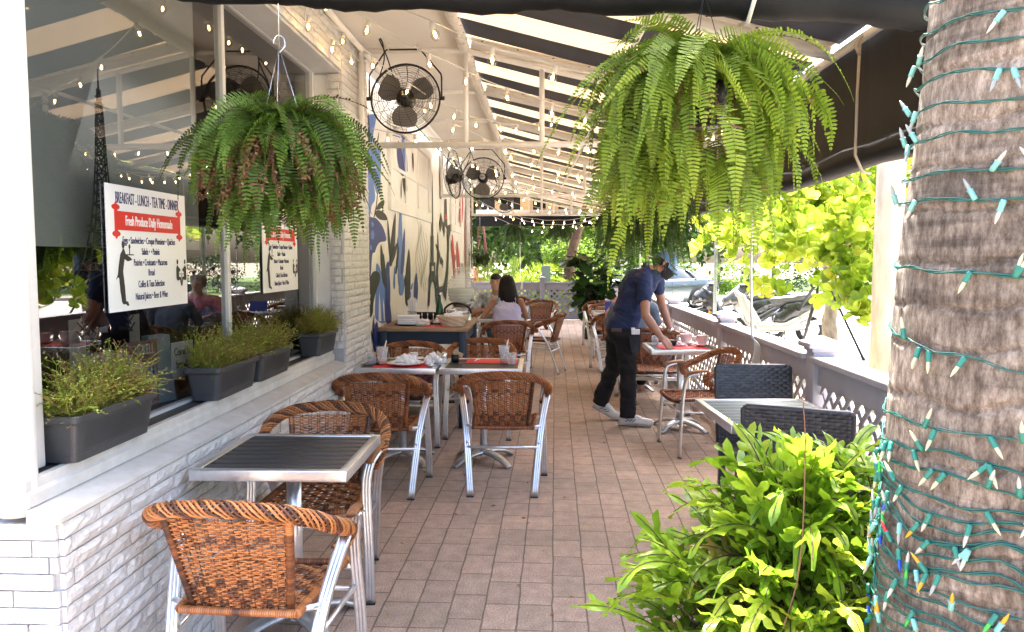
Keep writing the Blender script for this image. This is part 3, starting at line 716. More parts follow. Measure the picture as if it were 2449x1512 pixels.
    for j in range(nst+1):
        u = -1+2*j/nst
        pts = [Ss(u, v/10)+V((0, 0, -.001)) for v in range(11)]; ribbon(st_, pts, [V((1, 0, 0))]*11, .022, .002, rs.random()*.5+.2)
    edge = [(-.188, -.19, .432), (-.21, .20, .436), (-.19, .235, .425), (0, .245, .415), (.19, .235, .425), (.21, .20, .436), (.188, -.19, .432)]
    coil(st_, spline(edge, 4), .0155, rs=rs)
    coil(st_, [(-.188, -.19, .432), (.188, -.19, .432)], .013, rs=rs)
    st_.build('seat', WK, t)
    # --- frame: ribbed legs
    def leg(pts):
        q = MB()
        pts = spline(pts, 4)
        for dx in (-.0125, 0, .0125):
            q.tube([p+V((dx, 0, 0)) for p in pts], [.0098]*len(pts), 8)
        q.box((pts[0].x-.023, pts[0].y-.011, 0), (pts[0].x+.023, pts[0].y+.011, .007), m=1)
        return q
    for s_ in (-1, 1):
        leg([(s_*.268, .235, .001), (s_*.264, .225, .25), (s_*.252, .205, .50), (s_*.262, .190, .60), (s_*.276, .165, .635), (s_*.288, .10, .650)]).build('leg', [M_alu, M_rubber], t)
        leg([(s_*.205, -.270, .001), (s_*.228, -.185, .25), (s_*.250, -.105, .45), (s_*.285, .0, .615)]).build('leg', [M_alu, M_rubber], t)
        cp = MB(); cpts = spline([(s_*.266, .205, .622), (s_*.274, .180, .654), (s_*.286, .11, .668), (s_*.296, .03, .672)], 4)
        cp.tube(cpts, [.012]+[.021]*(len(cpts)-2)+[.018], 10, flat=.5); cp.build('armrest_cap', M_wood, t)
    fr2 = MB()
    fr2.tube([(-.232, -.17, .30), (.232, -.17, .30)], .010, 10); fr2.tube([(-.25, .21, .34), (.25, .21, .34)], .009, 8)
    for s_ in (-1, 1): fr2.tube([(s_*.231, -.17, .33), (s_*.25, .215, .35)], .009, 8); fr2.tube([(s_*.200, .215, .42), (s_*.250, .215, .42)], .011, 8); fr2.tube([(s_*.19, -.15, .43), (s_*.24, -.12, .43)], .011, 8)
    for s_ in (-1, 1):
        for zz in (.30, .42, .45): fr2.ell((s_*.262, .21, zz), (.004, .006, .006), n=8, k=4)
    fr2.build('stretcher_frame', M_alu, t)
    return t
CH = {}
def chair(x, y, rz, label, seed=0):
    if seed in CH: return dup(CH[seed], (x, y, 0), R(rz), label)
    t = wicker_chair(seed); t.location = (x, y, 0); t.rotation_euler = (0, 0, R(rz)); t['label'] = label; CH[seed] = t; return t
# rz = 0 faces away from the camera (+Y)
chair(-.925, 2.47, -3, 'nearest wicker armchair seen from behind, orange brown back, bottom left of the terrace', 1)
chair(-1.03, 3.50, 183, 'wicker armchair facing the viewer on the far side of the bare black table', 1)
chair(-1.035, 5.02, 2, 'wicker armchair seen from behind at the cluttered table against the brick pier')
chair(-.245, 5.10, 0, 'wicker armchair seen from behind at the table with the red mat and iced drink cup', 2)
chair(-1.10, 6.33, 180, 'wicker armchair tucked in facing the viewer behind the plate of crumpled napkins')
chair(-.53, 6.62, 178, 'wicker armchair facing the viewer behind the salt shaker and red mat', 2)
chair(-.40, 9.15, 6, 'wicker armchair the dark haired woman in the lilac top is sitting on')
chair(-.62, 10.95, 182, 'wicker armchair the man in the flowered shirt is sitting on')
chair(.02, 10.35, 75, 'wicker armchair standing side on right of the seated couple')
chair(-.04, 13.1, 170, 'wicker armchair with bright legs nearest the far lattice fence', 1)
chair(-.78, 13.3, 185, 'wicker armchair behind the seated man against the far lattice fence')
chair(-1.10, 12.2, 100, 'wicker armchair behind the water dispenser by the mural')
chair(-.55, 14.9, 10, 'dark wicker armchair in the left far corner of the terrace')
chair(1.25, 6.14, 98, 'wicker armchair turned sideways between the waiter and the black woven chairs', 2)
chair(1.17, 7.72, 176, 'wicker armchair under the far side of the table the waiter is clearing')
chair(1.08, 8.25, -4, 'wicker armchair behind the waiter facing away toward the elderly woman')
chair(1.12, 9.62, 182, 'wicker armchair the elderly woman in the floral blouse is sitting on')
chair(.98, 10.55, 6, 'wicker armchair just left of the waiter near the blue menu table')
chair(1.05, 12.1, 184, 'wicker armchair second from the fiddle leaf fig on the street side')
chair(1.02, 13.4, 4, 'wicker armchair nearest the fiddle leaf fig on the street side')

# ================================================================ TABLES
def cafe_table(w_, d_, slat, name='cafe_table', h=.742, nsl=8, along='x'):
    t = thing(name, 'x', 'table')
    fr_ = MB(); e = .034; th = .042
    for a, b_ in (((-w_/2, -d_/2), (w_/2, -d_/2+e)), ((-w_/2, d_/2-e), (w_/2, d_/2)), ((-w_/2, -d_/2+e+.0005), (-w_/2+e, d_/2-e-.0005)), ((w_/2-e, -d_/2+e+.0005), (w_/2, d_/2-e-.0005))):
        fr_.rbox((a[0], a[1], h-th), (b_[0], b_[1], h), .0035)
    fr_.build('table_frame', M_alu, t)
    s_ = MB(); L = d_-2*e-.002; s_.box((-w_/2+e+.001, -d_/2+e+.001, h-.022), (w_/2-e-.001, d_/2-e-.001, h-.014), m=1)
    for i in range(nsl):
        y0 = -L/2+L*i/nsl+.002; y1 = -L/2+L*(i+1)/nsl-.002; s_.rbox((-w_/2+e+.002, y0, h-.0135), (w_/2-e-.002, y1, h-.003), .002, seg=1)
    s_.build('table_top', [slat, M_rubber], t)
    p = MB(); p.cyl((0, 0, .05), (0, 0, h-.03), .030, n=24); p.box((-.09, -.09, h-.05), (.09, .09, h-.03)); p.build('pedestal', M_alu, t)
    f = MB()
    for k in range(4):
        a = PI/4+k*PI/2; c, s2 = math.cos(a), math.sin(a); pts = [V((c*r, s2*r, z)) for r, z in ((0, .070), (.06, .075), (.14, .066), (.21, .046), (.265, .018), (.285, .008))]
        f.tube(spline(pts, 3), [.046]*3+[.044]*3+[.040]*3+[.034]*3+[.030]*3+[.022], 10, flat=.42)
    f.lathe([(0, .10), (.036, .10), (.05, .085), (.052, .05)], 20); f.build('star_base', M_aludark, t)
    return t
T1 = cafe_table(.59, .60, M_slatK)
def table(x, y, label, src=None, rz=0, first=False):
    global T1
    if first: src.location = (x, y, 0); src.rotation_euler = (0, 0, R(rz)); src['label'] = label; src['group'] = 'aluminium edged square tables'; return src
    return dup(src, (x, y, 0), R(rz), label)
table(-1.005, 3.055, 'bare black slatted table with a wide aluminium rim beside the window', T1, first=True)
table(-1.04, 5.70, 'black slatted table with the used plate against the brick pier', T1)
table(-.43, 5.70, 'black slatted table with salt shaker and iced drink cup next to the aisle', T1)
table(-.55, 10.15, 'small table between the couple eating beyond the wooden serving table', T1)
T2 = cafe_table(.60, .60, M_slatG)
table(1.235, 6.87, 'grey green slatted table with two pink mugs the waiter is clearing', T2, first=True)
table(1.08, 8.98, 'slatted table hidden behind the waiter where the elderly woman sits', T2)
table(1.05, 11.35, 'slatted table with a blue menu on the street side', T2)
table(1.08, 12.8, 'slatted table with a dark pepper pot nearest the fiddle leaf fig', T2)
T3 = cafe_table(.60, .68, M_slatG); T3.rotation_euler = (0, 0, R(3)); T3.location = (1.17, 3.96, 0); T3['label'] = 'grey green slatted table with black woven chairs behind the leafy fern'; T3['group'] = 'aluminium edged square tables'

# ================================================================ BLACK WOVEN CHAIRS
def resin_chair():
    t = thing('woven_resin_chair', 'x', 'chair', group='black woven resin chairs')
    def pan(O, ax, up, nrm, W_, H_, nx, nz, mb, th=.03):
        O, ax, up, nrm = V(O), V(ax), V(up), V(nrm)
        mb.prism([O, O+ax*W_, O+ax*W_+up*H_, O+up*H_], nrm*-.004, t=0)
        for i in range(nz):
            z0 = H_*i/nz; z1 = H_*(i+1)/nz-.0015
            for j in range(-1, nx):
                off = .5 if i % 2 else 0; x0 = max(0, W_*(j+off)/nx)+.001; x1 = min(W_, W_*(j+1+off)/nx)-.001
                if x1-x0 < .004: continue
                xm = (x0+x1)/2; q = []
                for (x, d) in ((x0, .0005), (x0+(xm-x0)*.5, .0055), (xm, .007), (x1-(x1-xm)*.5, .0055), (x1, .0005)):
                    q += [O+ax*x+up*z0+nrm*(d*.55), O+ax*x+up*((z0+z1)/2)+nrm*d, O+ax*x+up*z1+nrm*(d*.55)]
                mb.add(q, [(k*3+c_, (k+1)*3+c_, (k+1)*3+c_+1, k*3+c_+1) for k in range(4) for c_ in range(2)], t=random.random(), sm=True)
    W_, D_ = .44, .44; lean = V((0, -.20, 1)).normalized()
    bk = MB(); pan((W_/2, -.20, .44), (-1, 0, 0), lean, V((0, -1, -.2)).normalized(), W_, .45, 9, 28, bk); pan((-W_/2, -.183, .44), (1, 0, 0), lean, V((0, 1, .2)).normalized(), W_, .45, 9, 28, bk)
    e = [V((-W_/2, -.19, .43)), V((-W_/2, -.19, .43))+lean*.44]; top = [V((-W_/2, -.19, .43))+lean*.455, V((W_/2, -.19, .43))+lean*.455]
    bk.tube([V((-W_/2, -.19, .43)), top[0]+V((0, 0, -.01)), top[0]+V((.012, 0, 0)), top[1]-V((.012, 0, 0)), top[1]+V((0, 0, -.01)), V((W_/2, -.19, .43))], .0125, 8, t=.4)
    bk.build('backrest', M_resin, t)
    st_ = MB(); pan((-W_/2, -.19, .445), (1, 0, 0), (0, 1, 0), (0, 0, 1), W_, D_, 9, 26, st_)
    st_.rbox((-W_/2, -.19, .40), (W_/2, .25, .441), .008, t=.3); st_.build('seat', M_resin, t)
    for sx in (-1, 1):
        for yy in (-.17, .225):
            l = MB(); l.rbox((sx*(W_/2-.02)-.018, yy-.018, 0), (sx*(W_/2-.02)+.018, yy+.018, .42), .005, t=.5); 
            for zz in range(24): l.rbox((sx*(W_/2-.02)-.0195, yy-.0195, .01+zz*.0165), (sx*(W_/2-.02)+.0195, yy+.0195, .022+zz*.0165), .002, t=random.random(), seg=1)
            l.build('leg', M_resin, t)
    return t
rc = resin_chair(); rc.location = (1.27, 4.38, 0); rc.rotation_euler = (0, 0, R(180)); rc['label'] = 'black woven resin chair on the far side of the grey green table'
dup(rc, (1.185, 3.56, 0), R(-20), 'black woven resin chair nearest the viewer, half hidden by the leafy fern')

# ================================================================ TABLE WARE
def at_thing(name, label, cat, x, y, z, group=None): return thing(name, label, cat, (x, y, z), 0, group)
TZ = .7425
def mat_sheet(name, label, x, y, z, w_, d_, rz, m):
    o = MB().rbox((-w_/2, -d_/2, 0), (w_/2, d_/2, .0022), .001).build(name, m); o.location = (x, y, z); o.rotation_euler = (0, 0, R(rz)); return tag(o, label, 'placemat')
mat_sheet('placemat', 'red paper placemat under the used plate', -1.02, 5.560, TZ, .40, .26, 3, M_red)
mat_sheet('placemat', 'purple grey placemat under the water glass against the brick pier', -1.225, 5.660, TZ, .17, .22, -4, mat('purple_mat', (.10, .085, .15), .6))
mat_sheet('placemat', 'red paper placemat under the iced drink cup near the aisle', -.37, 5.800, TZ, .38, .26, -2, M_red)
mat_sheet('placemat', 'red paper placemat under the pink mugs', 1.23, 6.820, TZ, .42, .30, 2, M_red)
def plate(x, y, z, r, label, cat='plate', name='dinner_plate'):
    o = MB().lathe([(0, .006), (r*.6, .006), (r*.72, .010), (r*.98, .022), (r, .024), (r*.985, .026), (r*.72, .014), (r*.6, .010), (.0001, .010)], 40).build(name, M_porc); o.location = (x, y, z); return tag(o, label, cat)
plate(-.985, 5.540, TZ+.0025, .135, 'white dinner plate with crumpled napkin and cutlery')
def crumple(name, label, x, y, z, sx, sy, sz, seed, rz=0, cat='napkin', m=None):
    rs = random.Random(seed); bm = bmesh.new(); bmesh.ops.create_icosphere(bm, subdivisions=4, radius=1)
    off = V((seed*3.1, seed*1.7, 0))
    for v in bm.verts:
        d = noise.noise(v.co*1.6+off)*.55+abs(noise.noise(v.co*3.5+off))*.5+.8; q = v.co*d
        v.co = V((q.x*sx, q.y*sy, max(0, q.z*sz*.9+sz*.15)))
    b_ = MB(); b_.frombm(bm, sm=False); bm.free(); o = b_.build(name, m or M_paper); o.location = (x, y, z); o.rotation_euler = (0, 0, R(rz)); return tag(o, label, cat)
crumple('crumpled_napkin', 'crumpled white napkin lying on the used dinner plate', -.975, 5.540, TZ+.012, .085, .055, .06, 2)
crumple('crumpled_napkin', 'crumpled white napkin between the two joined tables', -.79, 5.610, TZ, .065, .06, .07, 5, 30)
def tool(name, label, cat, x, y, z, rz, L=.2, m=None, fork=False):
    b_ = MB(); b_.tube([(0, 0, .004), (L*.5, 0, .006), (L*.62, 0, .004)], [.006, .004, .003], 8, flat=.5); b_.build
    b_.rbox((L*.6, -.009, .002), (L, .009, .0045), .002) if not fork else [b_.rbox((L*.68, k*.006-.0018, .003), (L, k*.006+.0018, .005), .001) for k in (-1.5, -.5, .5, 1.5)]
    if fork: b_.rbox((L*.58, -.011, .003), (L*.7, .011, .005), .001)
    o = b_.build(name, m or M_steel); o.location = (x, y, z); o.rotation_euler = (0, 0, R(rz)); return tag(o, label, cat)
tool('table_knife', 'black handled knife lying across the napkin between the tables', 'knife', -.80, 5.560, TZ+.012, -8, .24, M_blackm)
tool('table_knife', 'knife lying on the used dinner plate', 'knife', -1.06, 5.480, TZ+.026, 12, .19)
tool('dinner_fork', 'small fork on the red placemat near the aisle', 'fork', -.50, 5.760, TZ+.003, 82, .16, M_paper, True)
def espresso(x, y, z, label, s_=1., m=None, rz=180, name='espresso_cup', cat='cup'):
    t = at_thing(name, label, cat, x, y, z)
    (MB().lathe([(0, .002), (.018*s_, .002), (.022*s_, .004), (.029*s_, .02*s_), (.032*s_, .052*s_), (.0335*s_, .053*s_), (.031*s_, .051*s_), (.027*s_, .02*s_), (.0001, .008*s_)], 28)).build('cup_body', m or M_porc, t)
    a = R(rz); h = MB(); h.tube(spline([(math.cos(a)*.029*s_, math.sin(a)*.029*s_, .042*s_), (math.cos(a)*.048*s_, math.sin(a)*.048*s_, .042*s_), (math.cos(a)*.046*s_, math.sin(a)*.046*s_, .022*s_), (math.cos(a)*.026*s_, math.sin(a)*.026*s_, .016*s_)], 4), .0042*s_, 8); h.build('handle', m or M_porc, t); return t
plate(-.955, 5.800, TZ, .068, 'small white saucer beneath the espresso cup', name='saucer', cat='saucer')
espresso(-.965, 5.800, TZ+.010, 'white espresso cup standing behind the crumpled napkin')
def tumbler(x, y, z, label, rz=0):
    t = at_thing('water_glass', label, 'glass', x, y, z, 'faceted water glasses')
    n = 10; b_ = MB(); b_.lathe([(0, .004), (.026, .004), (.028, 0.001), (.029, .012), (.034, .088), (.0325, .088), (.027, .016), (.0001, .014)], 20); b_.build('glass_body', M_glass, t)
    w_ = MB(); w_.lathe([(.0001, .016), (.0265, .016), (.0295, .05), (.0001, .05)], 20); w_.build('water', glassy('water_fill', (.80, .84, .85), .05) if 'wf' not in MATS else MATS['wf'], t); return t
tumbler(-1.245, 5.600, TZ+.0025, 'faceted glass of water on the purple grey placemat')
tumbler(-.215, 5.630, TZ, 'faceted glass of water near the aisle edge beside the iced drink cup')
tumbler(1.02, 6.940, TZ, 'glass standing beside the waiter on the table he is clearing')
def cold_cup(x, y, z, label, rz=0):
    t = at_thing('plastic_cup', label, 'cup', x, y, z, 'clear plastic cups with straws')
    MB().lathe([(0, .002), (.027, .002), (.029, .01), (.043, .125), (.046, .128), (.0445, .130), (.0415, .125), (.028, .012), (.0001, .006)], 28).build('cup_body', M_cup, t)
    MB().lathe([(.0001, .008), (.0275, .008), (.0300, .030), (.0001, .030)], 24).build('drink', M_juice, t)
    a = R(rz); MB().tube([(-math.cos(a)*.015, -math.sin(a)*.015, .012), (math.cos(a)*.032, math.sin(a)*.032, .175)], .0042, 8).build('straw', M_paper, t); return t
cold_cup(-1.16, 5.580, TZ+.0025, 'clear plastic cup with paper straw beside the used plate', 30)
cold_cup(-.275, 5.700, TZ+.0025, 'clear plastic cup with paper straw on the aisle side red placemat', 15)
# salt shaker, pepper pot
t = at_thing('salt_shaker', 'glass salt shaker with a metal lid between the two joined tables', 'salt shaker', -.715, 5.640, TZ)
MB().lathe([(0, .001), (.021, .001), (.022, .06), (.0001, .06)], 16).build('glass_body', M_glass, t); MB().lathe([(.0001, .004), (.019, .004), (.019, .045), (.0001, .045)], 14).build('salt', M_paper, t)
MB().lathe([(.0225, .058), (.0225, .078), (.016, .086), (.0001, .088)], 20).build('lid', M_steel, t)
t = at_thing('sauce_caddy', 'small dark pot holding a tan sauce packet beside the salt shaker', 'condiment pot', -.645, 5.730, TZ)
MB().lathe([(0, .001), (.028, .001), (.03, .06), (.026, .06), (.0001, .01)], 16).build('pot', M_blackm, t); MB().rbox((-.03, -.004, .05), (.035, .004, .085), .003, X=Matrix.Rotation(.4, 4, 'Y')).build('packet', mat('tan_packet', (.45, .30, .17), .6), t)
o = MB().rbox((-.035, -.02, 0), (.035, .02, .005), .002).build('sugar_sachet', mat('sachet_wine', (.25, .03, .06), .5)); o.location = (-.60, 5.830, TZ); tag(o, 'small wine red sugar sachet lying behind the sauce pot', 'sachet')
# mugs on the waiter's table
M_pink = mat('blush_porcelain', (.72, .60, .56), .25, coat=.4)
for x, y, lb in ((1.30, 6.970, 'blush pink mug nearer the waiter on its saucer'), (1.42, 6.840, 'blush pink mug nearer the fence on its saucer')):
    plate(x, y, TZ+.0025, .078, lb.replace('mug', 'saucer').replace('on its saucer', 'under its mug'), name='saucer', cat='saucer')
    espresso(x, y, TZ+.014, lb, 1.62, M_pink, 170, 'coffee_mug', 'mug')
t = at_thing('ramekin', 'small black ramekin by the waiter\'s hands', 'bowl', 1.17, 6.900, TZ+.0025); MB().lathe([(0, .001), (.034, .001), (.04, .05), (.037, .05), (.0001, .04)], 20).build('bowl_body', M_blackm, t)
crumple('crumpled_napkin', 'pink and white crumpled napkin beside the pink mugs', 1.235, 6.860, TZ+.002, .05, .04, .035, 8, m=mat('pink_napkin', (.72, .42, .46), .8, col2=(.8, .78, .76), vs=30))
# blue menu + pepper pot far
o = MB().prism([(-.13, 0, .001), (.13, 0, .001), (.13, .05, .15), (-.13, .05, .15)], (0, .004, 0)).build('menu_card', mat('menu_blue', (.02, .03, .2), .4)); o.location = (1.05, 11.16, TZ); tag(o, 'propped blue menu card on the table left of the waiter', 'menu')
o = MB().lathe([(0, .001), (.035, .001), (.035, .07), (.02, .085), (.0001, .09)], 14).build('pepper_pot', M_blackm); o.location = (.93, 12.75, TZ); tag(o, 'dark pepper pot on the table nearest the fiddle leaf fig', 'pepper pot')

# ================================================================ SERVING TABLE AND WHAT STANDS ON IT
SX0, SX1, SY0, SY1, SZ = -1.455, -.655, 6.80, 7.98, .905
st = thing('serving_table', 'navy blue serving table with a pale worn wooden top against the mural', 'table', ((SX0+SX1)/2, (SY0+SY1)/2, 0))
M_butcher = mat('pale_worn_wood', (.34, .22, .13), .5, col2=(.24, .15, .09), vs=7, stretch=(1, 12, 1), bump=.1)
P(MB().rbox((SX0, SY0, SZ-.035), (SX1, SY1, SZ), .004), 'table_top', M_butcher, st)
P(MB().box((SX0+.03, SY0+.05, SZ-.15), (SX1-.03, SY0+.07, SZ-.036)).box((SX0+.03, SY1-.07, SZ-.15), (SX1-.03, SY1-.05, SZ-.036)).box((SX1-.06, SY0+.07, SZ-.15), (SX1-.04, SY1-.07, SZ-.036)), 'apron', M_navy, st)
for x in (SX0+.045, SX1-.045):
    for y in (SY0+.05, SY1-.05): P(MB().rbox((x-.035, y-.035, 0), (x+.035, y+.035, SZ-.036), .003), 'leg', M_navy, st)
P(MB().rbox((SX0+.06, SY0+.05, .22), (SX1-.06, SY1-.05, .24), .003), 'lower_shelf', M_navy, st)
def S_at(u, v, z=SZ): return WZ(u, v, z)
# tray with white napkin stack
tr = MB().lathe([(0, .004), (.15, .004), (.165, .014), (.17, .015), (.16, .004), (.15, .0005), (0.0001, .0005)], 32).build('round_tray', M_blackm); tr.location = (-1.20, 7.120, SZ); tag(tr, 'black round tray under the stack of white napkins', 'tray')
ns_ = thing('napkin_stack', 'loose stack of folded white napkins on the black tray', 'napkins', (-1.22, 7.120, SZ+.006), R(8))
for i in range(5): MB().rbox((-.11+rnd(-.003, .003), -.075+rnd(-.003, .003), i*.0165), (.09+rnd(-.004, .004), .075+rnd(-.004, .004), i*.0165+.016), .006).build('napkin', M_paper, ns_)
crumple('crumpled_napkin', 'crumpled white napkin spilling off the napkin stack', -1.085, 7.090, SZ+.008, .06, .05, .05, 12)
crumple('crumpled_napkin', 'crumpled white paper beside the green bottle', -.955, 7.180, SZ, .05, .04, .06, 21)
t = at_thing('deli_container', 'clear plastic takeaway container at the front edge of the serving table', 'container', -1.075, 6.920, SZ)
MB().lathe([(0, .001), (.05, .001), (.062, .02), (.075, .023), (.062, .026), (.05, .05), (.0001, .055)], 20).build('container_shell', M_cup, t)
mat_sheet('placemat', 'red paper placemat on the wooden serving table', -.93, 6.980, SZ, .26, .20, 4, M_red)
t = at_thing('straw_jar', 'jar packed with white paper straws in front of the mural', 'straws', -1.27, 7.540, SZ)
MB().lathe([(0, .001), (.045, .001), (.045, .10), (.042, .10), (.0001, .01)], 18).build('jar', M_glass, t)
b_ = MB(); random.seed(8)
for i in range(46): a = rnd(0, 6.3); r = rnd(.0, .036); s2 = rnd(1.0, 1.55); b_.tube([(math.cos(a)*r*.7, math.sin(a)*r*.7, .006), (math.cos(a)*r*s2, math.sin(a)*r*s2, .21+rnd(-.015, .02))], .0035, 5)
b_.build('straws', M_paper, t)
t = at_thing('dark_tumbler_row', 'row of small dark glass holders in front of the mural', 'glasses', -1.12, 7.740, SZ)
for i in range(7): MB().lathe([(0, .001), (.022, .001), (.028, .03), (.022, .05), (.03, .075), (.027, .075), (.0001, .06)], 12, X=Matrix.Translation((-.17+i*.058, 0, 0))).build('glass_holder', M_blackm, t)
t = at_thing('green_bottle', 'green glass water bottle standing on the serving table', 'bottle', -.985, 7.440, SZ)
MB().lathe([(0, .001), (.036, .001), (.038, .01), (.038, .11), (.030, .16), (.016, .20), (.0135, .25), (.0155, .252), (.0155, .262), (.0001, .262)], 24).build('bottle_body', mat('green_glass', (.01, .09, .03), .08, coat=.5, transl=.25), t)
# ice bucket: hammered steel with dark curved handle and lid
t = at_thing('ice_bucket', 'hammered steel ice bucket with a black arched handle', 'ice bucket', -.80, 7.400, SZ)
M_hammer = mat('hammered_steel', (.62, .63, .64), .18, metal=1., bump=.8, bs=45)
MB().lathe([(0, .001), (.085, .001), (.10, .03), (.108, .10), (.112, .12), (.106, .12), (.0001, .10)], 28).build('bucket', M_hammer, t)
MB().lathe([(.0001, .145), (.05, .142), (.10, .126), (.112, .121)], 28).build('lid', M_steel, t)
MB().tube(spline([(-.125, 0, .09), (-.12, -.03, .14), (-.05, -.05, .185), (.04, -.05, .18), (.11, -.03, .14), (.125, 0, .09)], 5), .011, 8).build('handle', M_blackm, t)
tr = MB().lathe([(0, .004), (.12, .004), (.135, .014), (.14, .015), (.13, .004), (.0001, .0005)], 28).build('round_tray', M_blackm); tr.location = (-.93, 7.220, SZ+.003); tag(tr, 'black round tray beside the green bottle', 'tray')
# bread basket
t = at_thing('bread_basket', 'oval woven bread basket in faded pink and cream at the table corner', 'basket', -.80, 6.960, SZ)
M_bask = mat('basket_splint', (.5, .4, .3), .6, tint=[(.66, .54, .40), (.62, .36, .27), (.50, .54, .36), (.70, .60, .46)])
b_ = MB(); E = Matrix.Diagonal((1.25, .9, 1, 1))
for j in range(9):
    z0 = .004+j*.0098; r0 = .078+j*.0042; n = 28; 
    for i in range(n):
        a0 = 2*PI*i/n; a1 = 2*PI*(i+1)/n; o_ = .0025 if (i+j) % 2 else 0
        q = [V((math.cos(a)*(r0+o_+dr), math.sin(a)*(r0+o_+dr), z)) for a, z, dr in ((a0, z0, 0), (a1, z0, 0), (a1, z0+.0105, .004), (a0, z0+.0105, .004))]
        b_.add(q, [(0, 1, 2, 3)], t=((i*7+j*3) % 4)/3., X=E)
b_.tube([E @ V((math.cos(2*PI*i/28)*.118, math.sin(2*PI*i/28)*.118, .094)) for i in range(29)], .006, 8, t=.0); b_.lathe([(.0001, .004), (.078, .004)], 28, X=E); b_.build('weave', M_bask, t)
crumple('basket_liner', 'white paper liner bunched inside the bread basket', -.81, 6.960, SZ+.06, .10, .065, .06, 31, cat='paper liner')
# water dispenser: beehive jar on hammered stand with tap
t = at_thing('water_dispenser', 'large ribbed glass water dispenser on a hammered metal stand', 'water dispenser', -.80, 7.720, SZ)
pr = [(0, .165), (.095, .165), (.125, .19)]
for i in range(9): z = .20+i*.030; r = .128+.012*math.sin(PI*min(1, i/8.))-(.0 if i < 6 else (i-5)*.016); pr += [(r-.006, z), (r+.003, z+.008), (r+.003, z+.020), (r-.006, z+.028)]
pr += [(.075, .475), (.078, .49)]
MB().lathe(pr, 36).build('jar', frosty('dispenser_glass', .28, (.8, .84, .84), .04), t)
MB().lathe([(.0001, .17), (.115, .19), (.130, .25), (.130, .315), (.0001, .315)], 30).build('water', frosty('cloudy_water', .72, (.62, .66, .58), .1), t)
MB().lathe([(.08, .49), (.07, .51), (.03, .525), (.018, .535), (.024, .55), (.018, .565), (.0001, .568)], 24).build('lid', MATS.get('x') or glassy('lid_glass', (.8, .82, .82), .2), t)
MB().lathe([(.105, .0), (.10, .01), (.085, .10), (.095, .16), (.11, .166), (.0001, .167)], 28).build('stand', M_hammer, t)
MB().tube([(.10, -.06, .20), (.15, -.09, .20), (.155, -.092, .17)], .010, 8).tube([(.135, -.08, .20), (.135, -.08, .235)], .007, 6).build('tap', M_steel, t)
# wicker chair back tucked under is E; crate + blue bag under the table
o = MB().rbox((-.15, -.1, 0), (.15, .1, .26), .03).build('blue_sack', mat('blue_sack', (.02, .04, .35), .5, bump=.4, bs=12)); o.location = (-1.15, 7.5, .243); tag(o, 'dark blue sack on the shelf under the serving table', 'sack')

# ================================================================ WINDOW PLANTERS
def planter(y0, y1, label, seed, dens=1., green=.6):
    t = thing('window_planter', label, 'planter', (-1.46, (y0+y1)/2, .902), 0, 'dark grey window planters'); L = (y1-y0)/2; rs = random.Random(seed)
    def ring(hx, hy, z, r=.018, n=4, sgn=1):
        out = []
        for cx, cy, a0 in ((hx-r, hy-r, 0), (-hx+r, hy-r, PI/2), (-hx+r, -hy+r, PI), (hx-r, -hy+r, 1.5*PI)):
            for i in range(n+1): a = a0+PI/2*i/n; out.append(V((cx+r*math.cos(a), cy+r*math.sin(a), z)))
        return out
    rings = [ring(.058, L-.030, 0), ring(.060, L-.028, .022), ring(.0615, L-.0265, .023), ring(.073, L-.014, .118), ring(.075, L-.012, .120), ring(.082, L-.004, .122), ring(.084, L, .128), ring(.084, L, .143), ring(.081, L-.003, .147), ring(.074, L-.010, .146), ring(.070, L-.014, .125)]
    b_ = MB(); n = len(rings[0]); vs = [p for r_ in rings for p in r_]; fs = [(i*n+j, i*n+(j+1) % n, (i+1)*n+(j+1) % n, (i+1)*n+j) for i in range(len(rings)-1) for j in range(n)]
    fs.append(tuple(range(n-1, -1, -1))); b_.add(vs, fs, sm=False)
    k = int((2*L-.12)/.0125)
    for i in range(k):
        y = -L+.065+i*.0125; 
        b_.add([(.0632+.0008, y, .034), (.0632+.0008, y+.006, .034), (.0735, y+.006, .110), (.0735, y, .110), (.0632-.004, y+.003, .028), (.0735-.003, y+.003, .116)], [(0, 1, 2, 3), (0, 4, 1), (3, 2, 5)])
    b_.build('box', M_plast, t)
    MB().add(ring(.070, L-.014, .128), [tuple(range(n))]).build('soil', M_soil, t)
    p = MB()
    for i in range(int(620*dens)):
        x = rs.uniform(-.06, .06); y = rs.uniform(-L+.03, L-.03); h = rs.uniform(.07, .165)*(.7+.5*noise.noise(V((y*7, seed, 0)))+.2); a = rs.uniform(0, 6.3); ln = rs.uniform(.1, .95)
        pts = [V((x, y, .128))]; d = V((math.cos(a)*ln*.6, math.sin(a)*ln, 1)).normalized(); c = rs.random()
        for s_ in range(7): d = (d+V((rs.uniform(-.4, .4), rs.uniform(-.4, .4), rs.uniform(-.35, .18)))).normalized(); q = pts[-1]+d*h/5; q.x = max(q.x, -.078); pts.append(q)
        p.tube(pts, .0009, 3, t=rs.choice([0., .15, .5, .6]), cap=False)
        for s_ in range(1, 8):
            for q in range(3):
                a2 = rs.uniform(0, 6.3); l = rs.uniform(.006, .0135); D = V((math.cos(a2), math.sin(a2), rs.uniform(-.2, .8))).normalized(); W_ = D.cross(V((0, 0, 1))).normalized()*l*.34
                B_ = pts[s_].lerp(pts[s_-1], rs.random()); tt = .15 if rs.random() < .10 else min(1, .35+c*.55+rs.uniform(-.1, .1))
                p.add([B_, B_+D*l*.5+W_, B_+D*l, B_+D*l*.5-W_], [(0, 1, 2, 3)], t=tt)
    p.build('herb_plant', MATS['herb'], t); return t
mat('herb', (.1, .15, .03), .5, tint=[(.28, .16, .07), (.50, .34, .15), (.28, .36, .05), (.46, .56, .09), (.60, .66, .18)], transl=.4)
